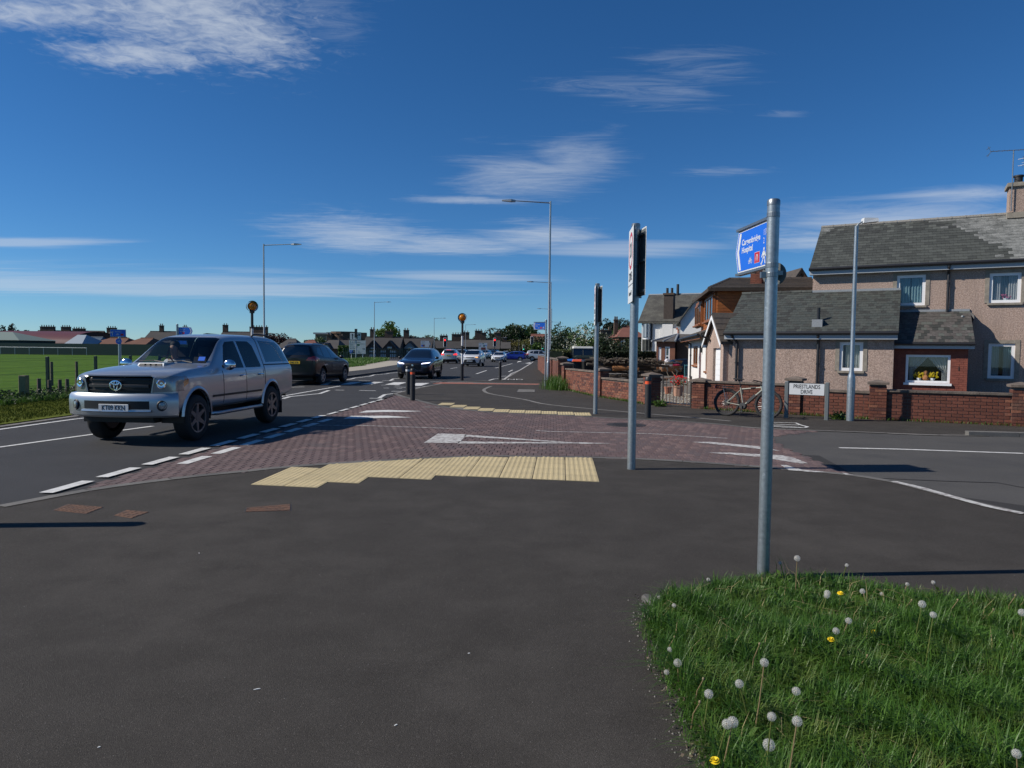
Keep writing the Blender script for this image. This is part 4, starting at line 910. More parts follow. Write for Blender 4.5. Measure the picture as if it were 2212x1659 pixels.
    nx_, nz_ = pl(2071, 797, yp); tmn = text_mesh('1', .2, .006); t = link('house_number', tmn, 'iron_dark', po, loc=(nx_, yp-.012, nz_+g), rot=(math.pi/2, 0, 0))
    # satellite dish on the wall
    sx_, sz_ = pl(2092, 690, -.25); m = MB(); m.lathe([(.02, .06), (.14, .035), (.25, -.01), (.26, -.012), (.25, -.03), (.14, .015), (.02, .03)], (0, 0, 0), 16); dsh = m.build('satellite_dish', 'pot_black', o, smooth=True, loc=(sx_-.05, -.3, sz_+g), rot=(1.3, 0, -.75))
    m = MB(); m.cyl((0, 0, .02), (.1, 0, .3), .012, .012, 6); m.box(.07, .13, -.03, .03, .28, .36); m.build('feed_arm', 'metal_grey', dsh); m = MB(); m.cyl((sx_-.05, -.28, sz_+g), (sx_+.05, 0, sz_+g-.1), .02, .02, 6); m.build('dish_bracket', 'metal_grey', o)
    # trellis chair back seen over the wall
    m = MB(); cx, cz = pl(2108, 830, -1.2)
    return o
big_house()
# small white-doored gable beside the extension
def gable_store():
    P = (7.72, 27.75); rz = math.atan2(-1.75, .10); x0, x1 = .0, 1.8; o = thing('outbuilding', (P[0], P[1], -.15), rz, 'narrow gabled store with white door between the white house and the extension', 'building'); ze, za = 2.2, 3.12; mid = .9
    m = MB(); holes_wall(m, x0, x1, 0, ze, [(.72, 1.5, .0, 1.9)], 0, .12); m.add([(x0, 0, ze), (x1, 0, ze), (mid, 0, za)], [(0, 1, 2)]); m.add([(x0, 0, 0), (x0, 4, 0), (x0, 4, ze), (x0, 0, ze)], [(3, 2, 1, 0)]); m.add([(x1, 0, 0), (x1, 1.2, 0), (x1, 1.2, ze), (x1, 0, ze)], [(0, 1, 2, 3)]); m.build('wall', 'harl', o, fix=False)
    m = MB(); m.box(.72, 1.5, .1, .13, 0, 1.9); d = m.build('door', 'upvc', o)
    for i in range(9): m = MB(); m.box(.8, 1.5, .085, .1, .08+.2*i, .265+.2*i); m.build('door_slat', 'upvc', d)
    for sg in (-1, 1):
        xe = x0-.15 if sg < 0 else x1+.15; zl = ze-.12; m = MB(); m.prism([(mid, za+.1), (xe, zl+.02), (xe, zl-.04), (mid, za+.03)], 'y', -.15, 3.6); r = m.build('roof', 'tile_brown', o)
        for k in range(5):
            t = k/5; a = Vector((xe+(mid-xe)*t, -.15, zl+.03+(za+.1-zl)*t)); b = Vector((xe+(mid-xe)*(t+.2), -.15, zl+.03+(za+.1-zl)*(t+.2))); dd = Vector((0, 3.75, 0)); m = MB(); m.hexa([a, a+dd, b+dd, b]+[q+Vector((0, 0, .035 if i < 2 else .01)) for i, q in enumerate((a, a+dd, b+dd, b))]); m.build('tile_course', 'tile_brown', r)
        m = MB(); m.prism([(mid, za+.03), (xe, zl-.04), (xe, zl-.17), (mid, za-.11)], 'y', -.18, -.155); m.build('bargeboard', 'upvc', o)
gable_store()
# ================================================================ vehicles
def shell(st, sub=2, nose=(0, 0), tail=(0, 0)):
    """car skin lofted through stations (x, z_low, z_belt, z_top, w_low, w_belt, w_top[, z_mid]); x forward"""
    b = bmesh.new(); rings = []
    for q in st:
        x, zl, zb, zt, wl, wb, wt = q[:7]; zm_ = q[7] if len(q) > 7 else zl+(zb-zl)*.5; wm = max(wl, wb)*1.012
        h = [(0, zl), (wl*.8, zl), (wl*.985, zl+.05), (wm, zl+.16), (wm, zm_+.08), (wb*1.0, zb-.07), (wb*.985, zb)]
        h += [(wt+(wb-wt)*.3, zb+(zt-zb)*.62), (wt, zt-.05*min(1, (zt-zb)/.25+.2)), (wt*.72, zt-.006), (0, zt)]
        L = [b.verts.new((x, p[0], p[1])) for p in h]; Rr = [b.verts.new((x, -p[0], p[1])) for p in h[1:-1]]
        rings.append((L, Rr))
    n = len(rings[0][0])
    for (L0, R0), (L1, R1) in zip(rings, rings[1:]):
        a = L0+R0[::-1]; c = L1+R1[::-1]; m = len(a)
        for i in range(m): b.faces.new((a[i], a[(i+1) % m], c[(i+1) % m], c[i]))
    for L, Rr in (rings[0], rings[-1]):
        mir = [L[0]]+Rr+[L[-1]]
        for i in range(n-1):
            vs = [L[i], L[i+1], mir[i+1], mir[i]]; u = []
            for v in vs:
                if v not in u: u.append(v)
            b.faces.new(u)
    bmesh.ops.recalc_face_normals(b, faces=b.faces)
    me = bpy.data.meshes.new('s'); b.to_mesh(me); b.free()
    o = bpy.data.objects.new('s', me); COL.objects.link(o); md = o.modifiers.new('s', 'SUBSURF'); md.levels = sub; md.render_levels = sub
    m2 = bpy.data.meshes.new_from_object(o.evaluated_get(bpy.context.evaluated_depsgraph_get())); bpy.data.objects.remove(o)
    b = bmesh.new(); b.from_mesh(m2)
    xf, kf = nose; xt, kt = tail
    for v in b.verts:                                       # rounded nose and tail in plan
        if kf and v.co.x > xf: v.co.x -= kf*v.co.y**2*min(1, (v.co.x-xf)/.5)
        if kt and v.co.x < xt: v.co.x += kt*v.co.y**2*min(1, (xt-v.co.x)/.5)
    return b
AX = {'x': (1, 2), 'y': (0, 2), 'z': (0, 1)}; AI = {'x': 0, 'y': 1, 'z': 2}
def carve(b, poly, axis, sign, keep=True, off=0., rng=None, nmin=.05):
    """cut the convex outline (seen along axis) out of the skin; returns it as a bmesh"""
    i, j = AX[axis]; k = AI[axis]
    a = sum(poly[q][0]*poly[(q+1) % len(poly)][1]-poly[(q+1) % len(poly)][0]*poly[q][1] for q in range(len(poly)))
    if a < 0: poly = poly[::-1]
    lo = [min(p[q] for p in poly) for q in (0, 1)]; hi = [max(p[q] for p in poly) for q in (0, 1)]
    def cand():
        r = []
        for f in b.faces:
            if f.normal[k]*sign < nmin: continue
            c = f.calc_center_median()
            if rng and not (rng[0] <= c[k] <= rng[1]): continue
            cs = [v.co for v in f.verts]
            if max(q[i] for q in cs) < lo[0] or min(q[i] for q in cs) > hi[0] or max(q[j] for q in cs) < lo[1] or min(q[j] for q in cs) > hi[1]: continue
            r.append(f)
        return r
    n = len(poly); b.normal_update(); fs = cand()
    for q in range(n):
        p0, p1 = poly[q], poly[(q+1) % n]; no = [0, 0, 0]; no[i] = p1[1]-p0[1]; no[j] = -(p1[0]-p0[0]); co = [0, 0, 0]; co[i], co[j] = p0
        es = {e for f in fs for e in f.edges}; vs = {v for f in fs for v in f.verts}
        rt_ = bmesh.ops.bisect_plane(b, geom=list(vs)+list(es)+fs, dist=1e-5, plane_co=co, plane_no=no)
        fs = [g_ for g_ in rt_['geom'] if isinstance(g_, bmesh.types.BMFace)]
    ins = []
    for f in fs:
        c = f.calc_center_median(); ok = True
        for q in range(n):
            p0, p1 = poly[q], poly[(q+1) % n]
            if (p1[0]-p0[0])*(c[j]-p0[1])-(p1[1]-p0[1])*(c[i]-p0[0]) < -1e-6: ok = False; break
        if ok: ins.append(f)
    nb = None
    if keep:
        nb = bmesh.new(); mp = {}
        for f in ins:
            vs = []
            for v in f.verts:
                if v not in mp: mp[v] = nb.verts.new(v.co+(v.normal*off if off else Vector()))
                vs.append(mp[v])
            nb.faces.new(vs)
    bmesh.ops.delete(b, geom=ins, context='FACES')
    return nb
def bmo(name, b, m, parent, smooth=True, loc=None):
    me = bpy.data.meshes.new(name)
    if b is None or not len(b.faces): return None
    b.to_mesh(me); b.free(); return link(name, me, m, parent, smooth, loc=loc, ang=40 if smooth else None)
def circ(cx, cz, r, n=18, a0=0.): return [(cx+r*math.cos(a0+2*math.pi*i/n), cz+r*math.sin(a0+2*math.pi*i/n)) for i in range(n)]
def wheel_set(o, xs, yw, r, wd, rim='alloy', spokes=6, rr=.62, detail=True, steer=0.):
    """four wheels: tyre > tread blocks, rim > spokes"""
    t = MB(); t.lathe([(r*.66, -wd/2+.01), (r*.9, -wd/2), (r*.985, -wd*.36), (r, -wd*.25), (r, wd*.25), (r*.985, wd*.36), (r*.9, wd/2), (r*.66, wd/2-.01)], n=28, axis='y', caps=False); tm = t.mesh('tyre', True); tm.materials.append(MT['rubber']); tm.polygons.foreach_set('use_smooth', [True]*len(tm.polygons))
    q = MB(); q.lathe([(r*.66, wd*.47), (r*.63, wd*.42), (r*.6, wd*.15), (.0001, wd*.15)], n=24, axis='y', caps=False); q.lathe([(r*.6, wd*.14), (r*.55, -wd*.4), (.0001, -wd*.4)], n=16, axis='y', caps=False); bm_ = q.mesh('rim', True); bm_.materials.append(MT['alloy_dark' if detail else rim])
    s = MB()
    for k in range(spokes):
        m = Matrix.Rotation(2*math.pi*k/spokes, 4, 'Y'); s.m = m; a = r*.60; w0, w1 = r*.085, r*.14
        s.hexa([(-w1, wd*.2, r*.12), (w1, wd*.2, r*.12), (w0, wd*.2, a), (-w0, wd*.2, a), (-w1*.8, wd*.42, r*.12), (w1*.8, wd*.42, r*.12), (w0*.8, wd*.46, a), (-w0*.8, wd*.46, a)])
    s.m = None; s.cyl((0, wd*.15, 0), (0, wd*.44, 0), r*.17, r*.13, 12); s.lathe([(r*.655, wd*.485), (r*.60, wd*.47), (r*.59, wd*.38)], n=24, axis='y', caps=False); sm = s.mesh('spokes', True); sm.materials.append(MT[rim])
    for x in xs:
        for sg in (1, -1):
            w = link('wheel', tm, None, o, loc=(x, sg*yw, r), rot=(0, random.uniform(0, 1), 0 if sg > 0 else math.pi))
            if x == max(xs) and steer: w.rotation_euler.z += steer
            rm = link('rim', bm_, None, w)
            if detail: link('spokes', sm, None, w)
def plate(o, txt, x, y, z, rz, m='plate_white', w=.52, h=.112, tilt=0., sx=.82):
    p = MB(); p.cbox(-w/2, w/2, -h/2, h/2, 0, .008, .006); pl = p.build('number_plate', m, o, loc=(x, y, z), rot=Euler((math.pi/2-tilt, 0, rz)))
    if txt: link('lettering', text_mesh(txt, h*.96, .0012, sx=sx, bold=.001), 'black', pl, loc=(0, -h*.02, .0095))
    return pl
def person_in_seat(label, loc, parent_rz, hair='hair_dark', top='shirt_white', arm=True):
    """seated figure: one skinned body, with hair and shirt on it"""
    o = thing('person', loc, parent_rz, label, 'person')
    b = bmesh.new(); P = {}
    def jv(k, p, r): P[k] = (b.verts.new(p), r)
    jv('hip', (0, 0, .1), .15); jv('waist', (-.02, 0, .28), .14); jv('chest', (-.04, 0, .45), .165); jv('neck0', (-.03, 0, .60), .075); jv('neck1', (.0, 0, .67), .055)
    edges = [('hip', 'waist'), ('waist', 'chest'), ('chest', 'neck0'), ('neck0', 'neck1')]
    jv('h1', (.02, 0, .74), .072); jv('h2', (.02, 0, .84), .082); jv('h3', (.01, 0, .90), .05); edges += [('neck1', 'h1'), ('h1', 'h2'), ('h2', 'h3')]
    for s, sg in (('l', 1), ('r', -1)):
        jv('s'+s, (-.04, .17*sg, .55), .07); jv('e'+s, (.12, .24*sg, .33), .05); jv('w'+s, (.36, .16*sg, .42), .032); jv('f'+s, (.42, .14*sg, .45), .028)
        jv('k'+s, (.42, .12*sg, .16), .075); jv('a'+s, (.62, .12*sg, -.18), .045)
        edges += [('chest', 's'+s), ('s'+s, 'e'+s), ('e'+s, 'w'+s), ('w'+s, 'f'+s), ('hip', 'k'+s), ('k'+s, 'a'+s)]
    for x, y in edges: b.edges.new((P[x][0], P[y][0]))
    b.verts.index_update(); rad = {v.index: r for v, r in P.values()}; root = P['hip'][0].index
    me = bpy.data.meshes.new('b'); b.to_mesh(me); b.free(); t = bpy.data.objects.new('b', me); COL.objects.link(t); t.modifiers.new('k', 'SKIN'); t.modifiers.new('u', 'SUBSURF').levels = 1
    for i, v in enumerate(me.skin_vertices[0].data): v.radius = (rad[i], rad[i]); v.use_root = (i == root)
    m2 = bpy.data.meshes.new_from_object(t.evaluated_get(bpy.context.evaluated_depsgraph_get())); bpy.data.objects.remove(t)
    m2.materials.append(MT['skin']); m2.materials.append(MT[top])
    for p in m2.polygons:
        c = p.center; p.material_index = 1 if c.z < .60 and not (c.x > .27 and c.z > .34) else 0
    body = link('body', m2, None, o, True)
    m = MB(); m.ball((-.005, 0, .85), (.1, .088, .095), 12, 8); hb = m.build('hair', hair, o, smooth=True); hb.location = (-.02, 0, .015)
    m = MB(); m.add([(.10, -.012, .80), (.10, .012, .80), (.135, 0, .775), (.102, 0, .83)], [(0, 1, 2), (0, 2, 3), (1, 3, 2)]); m.build('nose', 'skin', o)
    return o
def interior(o, x0, x1, w, zf, zd, seats=(0.,), dash=True):
    m = MB(); m.box(x0, x1, -w, w, zf-.03, zf); m.build('floor_pan', 'trim', o)
    if dash: m = MB(); m.prism([(x1-.35, zd-.28), (x1+.1, zd-.28), (x1+.1, zd-.02), (x1-.1, zd), (x1-.33, zd-.06)], 'y', -w+.04, w-.04); m.build('dashboard', 'trim', o)
    for sx in seats:
        for sg in (1, -1):
            m = MB(); m.cbox(sx-.05, sx+.45, sg*w*.48-.24, sg*w*.48+.24, zf+.12, zf+.32, .06); m.prism([(sx-.05, zf+.3), (sx+.08, zf+.3), (sx-.1, zd+.12), (sx-.2, zd+.1)], 'y', sg*w*.48-.22, sg*w*.48+.22); m.prism([(sx-.15, zd+.12), (sx-.07, zd+.12), (sx-.09, zd+.3), (sx-.17, zd+.29)], 'y', sg*w*.48-.12, sg*w*.48+.12); m.build('seat', 'seat', o)
# ---------------------------------------------------------------- silver pickup
def pickup():
    fr, rr = G(414, 951.5), G(579, 912.5); d = (fr-rr).normalized(); rz = math.atan2(d.y, d.x); n = Vector((d.y, -d.x, 0)); n = n if n.x < 0 else -n; sx, sy, sz = .955, .95, 1.02; c = (fr+rr)/2+n*.80*sy
    o = thing('pickup_truck', (c.x, c.y, .004), rz, 'silver double cab pickup with matching canopy driving out of the junction', 'pickup'); o.scale = (sx, sy, sz)
    st = [(2.44, .50, .97, 1.04, .74, .77, .70), (2.42, .46, 1.02, 1.10, .84, .86, .77), (2.30, .44, 1.06, 1.145, .885, .895, .80), (2.0, .43, 1.08, 1.19, .895, .905, .80), (1.45, .44, 1.09, 1.235, .895, .905, .79), (1.02, .46, 1.10, 1.26, .895, .90, .77),
          (.86, .46, 1.105, 1.28, .895, .90, .76), (.30, .46, 1.115, 1.70, .895, .90, .645), (.10, .46, 1.12, 1.765, .895, .90, .63), (-.45, .46, 1.13, 1.80, .895, .90, .63), (-1.05, .46, 1.14, 1.80, .895, .90, .64), (-1.22, .46, 1.145, 1.80, .895, .90, .655), (-1.9, .48, 1.15, 1.795, .895, .90, .665), (-2.35, .50, 1.15, 1.765, .895, .90, .665), (-2.62, .52, 1.15, 1.60, .89, .895, .68), (-2.76, .54, 1.15, 1.28, .88, .89, .73), (-2.80, .62, 1.10, 1.17, .80, .82, .70)]
    b = shell(st, 3, (1.6, .24), (-2.4, .06))
    xf, xr, R = 1.55, -1.535, .46
    G_ = 'glass_car'
    for sg in (1, -1):
        for xa in (xf, xr):
            carve(b, circ(xa, .40, R, 22), 'y', sg, keep=False, nmin=-.3)
        bmo('side_window', carve(b, [(.52, 1.165), (.50, 1.20), (.20, 1.58), (.08, 1.645), (-.28, 1.665), (-.30, 1.165)], 'y', sg), G_, o)
        bmo('side_window', carve(b, [(-.38, 1.165), (-.36, 1.665), (-.86, 1.665), (-.99, 1.58), (-1.08, 1.20), (-1.06, 1.165)], 'y', sg), G_, o)
        bmo('canopy_window', carve(b, [(-1.36, 1.255), (-1.33, 1.69), (-2.2, 1.66), (-2.34, 1.60), (-2.58, 1.30), (-2.56, 1.255)], 'y', sg), 'glass_dark', o)
        bmo('canopy_joint', carve(b, [(-1.22, 1.19), (-1.22, 1.215), (-2.74, 1.215), (-2.75, 1.19)], 'y', sg, off=.002), 'trim', o)
        for x in (.60, -.34, -1.14):
            z0 = .56 if x > -1 else .95
            s = carve(b, [(x-.011, z0), (x+.011, z0), (x+.011, 1.13), (x-.011, 1.13)], 'y', sg, off=-.004); bmo('door_gap', s, 'trim', o)
        s = carve(b, [(-1.235, .6), (-1.203, .6), (-1.203, 1.77), (-1.235, 1.77)], 'y', sg, off=-.006); bmo('bed_gap', s, 'trim', o)
        bmo('side_moulding', carve(b, [(1.02, .685), (1.02, .72), (-1.02, .72), (-1.02, .685)], 'y', sg, off=.015), 'trim', o)
        bmo('headlamp', carve(b, [(.575*sg, .83), (.97*sg, .85), (.97*sg, 1.06), (.76*sg, 1.09), (.62*sg, 1.07)], 'x', 1, off=.006), 'lamp_clear', o)
        bmo('headlamp', carve(b, [(2.03, .90), (2.4, .85), (2.42, 1.06), (2.1, 1.08), (2.02, 1.0)], 'y', sg, off=.006, nmin=.5), 'lamp_clear', o)
        bmo('indicator_lamp', carve(b, [(1.84, .96), (2.025, .89), (2.025, 1.07), (1.90, 1.08), (1.83, 1.02)], 'y', sg, off=.006, nmin=.3), 'lamp_amber', o)
    bmo('grille', carve(b, [(-.55, .82), (.55, .82), (.60, 1.05), (.55, 1.08), (-.55, 1.08), (-.60, 1.05)], 'x', 1, off=-.03), 'grille', o)
    ws = carve(b, [(-.70, 1.262), (.70, 1.262), (.66, 1.45), (.585, 1.70), (.50, 1.722), (-.50, 1.722), (-.585, 1.70), (-.66, 1.45)], 'x', 1, rng=(-.2, 1.2)); wsh = bmo('windscreen', ws, G_, o)
    bmo('body', b, 'car_silver', o)
    # nose furniture
    def front(y): return 2.435-.215*y*y-(.55*max(0, abs(y)-.72)**1.6)
    def sweep(name, prof, y0, y1, mt, n=24, par=o):              # profile (out, z) carried round the nose
        m = MB(); V = []; k = len(prof)
        for i in range(n+1):
            y = y0+(y1-y0)*i/n; e = .004; tx = front(y+e)-front(y-e); nx, ny = 2*e, -tx; l = math.hypot(nx, ny)
            for d_, z_ in prof: V.append((front(y)+d_*nx/l, y+d_*ny/l, z_))
        m.add(V, [(i*k+q, (i+1)*k+q, (i+1)*k+q+1, i*k+q+1) for i in range(n) for q in range(k-1)]); return m.build(name, mt, par, smooth=True, fix=True)
    bp = sweep('bumper', [(-.08, .44), (.02, .445), (.055, .475), (.07, .55), (.072, .70), (.06, .775), (.03, .81), (-.06, .825)], -.93, .93, 'car_silver', 40)
    sweep('bumper_intake', [(.0745, .575), (.0745, .70)], -.55, .55, 'grille', 20, bp); sweep('bumper_shelf', [(.06, .57), (.10, .565), (.105, .54), (.075, .525)], -.58, .58, 'car_silver', 20, bp)
    for sg in (1, -1):
        m = MB(); m.lathe([(.085, .0), (.075, .012), (.06, .004), (.0001, .01)], (0, 0, 0), 16, 'x', False); fl = m.build('fog_lamp', 'trim', bp, smooth=True, loc=(front(.74)+.068, .755*sg, .63), rot=(0, 0, .52*sg)); m = MB(); m.lathe([(.058, .006), (.045, .022), (.0001, .028)], (0, 0, 0), 14, 'x', False); m.build('fog_lens', 'lamp_clear', fl, smooth=True)
    sweep('grille_bar', [(-.012, .905), (.008, .91), (.01, .945), (-.012, .955)], -.52, .52, 'alloy_dark', 20)
    for z in (.86, 1.02): sweep('grille_slat', [(-.03, z-.008), (-.012, z-.006), (-.012, z+.006), (-.03, z+.008)], -.53, .53, 'trim', 16)
    sweep('grille_surround', [(-.02, 1.075), (.0, 1.08), (-.002, 1.092), (-.03, 1.10)], -.56, .56, 'alloy_mid', 20)
    for sg in (1, -1): m = MB(); m.prism([(sg*.55, .83), (sg*.575, .83), (sg*.62, 1.06), (sg*.60, 1.06)], 'x', front(.58)-.03, front(.58)+.004); m.build('grille_surround', 'alloy', o)
    for sg in (1, -1): m = MB(); m.lathe([(.075, .0), (.06, .012), (.03, .004), (.0001, .012)], (0, 0, 0), 16, 'x', False); m.build('lamp_reflector', 'chrome', o, smooth=True, loc=(front(.72)+.012, .715*sg, .965), rot=(0, 0, .3*sg))
    em = MB()
    def ell(rx, rz_, t, cz=0.): em.tube([(0, rx*math.cos(q), cz+rz_*math.sin(q)) for q in [2*math.pi*i/28 for i in range(28)]], t, 6, True)
    ell(.10, .072, .011); ell(.032, .068, .009, .0); ell(.066, .024, .009, .04); em.build('emblem', 'chrome', o, smooth=True, loc=(2.462, 0, .94))
    plate(o, 'KT09 KKN', 2.522, 0, .598, math.pi/2)
    m = MB(); m.prism([(1.9, -.5), (2.15, -.45), (2.15, .45), (1.9, .5)], 'z', .36, .46); m.build('under_tray', 'trim', o)
    # bonnet scoop
    zs = 1.215; m = MB(); m.hexa([(1.50, -.25, zs), (1.50, .25, zs), (1.03, .22, zs+.03), (1.03, -.22, zs+.03), (1.46, -.235, zs+.055), (1.46, .235, zs+.055), (1.10, .19, zs+.065), (1.10, -.19, zs+.065)]); sc = m.build('bonnet_scoop', 'car_silver', o)
    m = MB(); m.hexa([(1.506, -.215, zs+.012), (1.506, .215, zs+.012), (1.47, .215, zs+.012), (1.47, -.215, zs+.012), (1.474, -.205, zs+.046), (1.474, .205, zs+.046), (1.44, .205, zs+.046), (1.44, -.205, zs+.046)]); m.build('scoop_mouth', 'grille', sc)
    for y in (-.1, 0, .1): m = MB(); m.box(1.47, 1.505, y-.005, y+.005, zs+.01, zs+.04); m.build('scoop_bar', 'trim', sc)
    for sg in (1, -1):
        m = MB(); m.ball((0, 0, 0), (.055, .125, .095), 14, 10); mr = m.build('door_mirror', 'chrome', o, smooth=True, loc=(.63, sg*1.03, 1.235)); m = MB(); m.box(-.03, .03, -.13*sg if sg > 0 else .0, .0 if sg > 0 else .13, -.05, .0); m.build('mirror_stalk', 'trim', mr)
        m = MB(); m.ball((-.045, 0, 0), (.015, .11, .08), 12, 8); m.build('mirror_glass', 'glass_dark', mr, smooth=True)
        for x in (-.16, -.98): m = MB(); m.tube([(x-.1, sg*.905, 1.02), (x-.07, sg*.935, 1.025), (x+.07, sg*.935, 1.025), (x+.1, sg*.905, 1.02)], .016, 8); m.build('door_handle', 'chrome', o, smooth=True)
        m = MB(); m.tube([(1.02, sg*.86, .40), (.9, sg*.95, .40), (-.9, sg*.95, .40), (-1.02, sg*.86, .40)], .035, 10); sb = m.build('side_step', 'alloy', o, smooth=True)
        m = MB(); m.box(-1.0, 1.0, sg*.9-.06, sg*.9+.06, .385, .40); m.build('step_board', 'trim', sb)
        m = MB(); m.tube([(-1.30, sg*.55, 1.76), (-1.36, sg*.56, 1.80), (-1.5, sg*.56, 1.815), (-2.05, sg*.56, 1.805), (-2.2, sg*.56, 1.785), (-2.26, sg*.55, 1.73)], .018, 8); m.build('roof_rail', 'trim', o, smooth=True)
        for xa in (xf, xr):                                 # flared arch, then its dark liner
            m = MB(); n = 16; V = []
            for i in range(n+1):
                t = math.radians(4+172*i/n); cx, cz = math.cos(t), math.sin(t)
                V += [(xa+.445*cx, sg*.87, .40+.445*cz), (xa+.455*cx, sg*.925, .40+.455*cz), (xa+.47*cx, sg*.928, .40+.47*cz), (xa+.515*cx, sg*.906, .40+.515*cz)]
            m.add(V, [(4*i+q, 4*i+4+q, 4*i+5+q, 4*i+1+q) for i in range(n) for q in range(3)]); m.build('arch_flare', 'car_silver', o, smooth=True)
            m = MB(); V = []
            for i in range(n+1):
                t = math.radians(-10+200*i/n); V += [(xa+.45*math.cos(t), sg*.91, .40+.45*math.sin(t)), (xa+.45*math.cos(t), sg*.5, .40+.45*math.sin(t))]
            m.add(V, [(2*i, 2*i+2, 2*i+3, 2*i+1) for i in range(n)]); m.build('wheel_well', 'trim', o, fix=False)
            if xa == xr: m = MB(); m.box(xa-.49, xa-.47, sg*.93-.13, sg*.93+.0 if sg > 0 else sg*.93+.13, .17, .55); m.build('mud_flap', 'rubber', o)
        m = MB(); m.box(-2.815, -2.79, sg*.78-.06, sg*.78+.06, .72, 1.05); m.build('tail_lamp', 'lamp_red', o)
    m = MB(); m.box(-2.5, 2.1, -.45, .45, .33, .47); m.build('chassis', 'trim', o)
    m = MB(); m.cyl((xf, -.7, .385), (xf, .7, .385), .05, .05, 8); m.build('axle', 'trim', o); m = MB(); m.cyl((xr, -.7, .385), (xr, .7, .385), .05, .05, 8); m.ball((xr, 0, .385), .14, 10, 8); m.build('axle', 'trim', o)
    for y0, y1 in ((.0, .55), (-.55, 0.)): m = MB(); m.tube([(1.0, y1-.05, 1.275), (.93, (y0+y1)/2, 1.30), (.95, y0, 1.29)], .01, 5); m.build('wiper', 'trim', o)
    m = MB(); m.box(-.0025, .0025, -.06, .06, -.045, .045); m.build('permit_sticker', 'sign_blue', o, loc=(.84, .60, 1.34), rot=Euler((0, -.72, .1)))
    m = MB(); m.box(-2.80, -2.76, -.7, .7, .48, .62); m.build('rear_bumper', 'chrome', o)
    interior(o, -1.1, .95, .80, .62, 1.24, (-.05, -.95))
    m = MB(); m.box(-1.24, -1.18, -.78, .78, .6, 1.2); m.build('bulkhead', 'trim', o)
    m = MB(); m.tube([(.42, -.37+.18*math.cos(t), 1.20+.17*math.sin(t)) for t in [2*math.pi*i/16 for i in range(16)]], .014, 6, True); m.build('steering_wheel', 'trim', o)
    wheel_set(o, (xf, xr), .79, .387, .255, 'alloy_mid', 6, steer=.0)  # darker alloy rims: the truck's shaded side put into the colour
    for w in [w for w in COL.objects if w.parent is o and w.name.startswith('wheel') and not w.name.startswith('wheel_well')]: w.scale = (1/sx, 1/sy, 1/sz); w.rotation_euler.y = 0; w.location.z = .387/sz
    p = Matrix.LocRotScale(o.location, Euler((0, 0, rz)), Vector((sx, sy, sz))) @ Vector((.10, -.37, .72))
    person_in_seat('driver in white shirt behind the windscreen of the silver pickup', p, rz)
    return o
pickup()
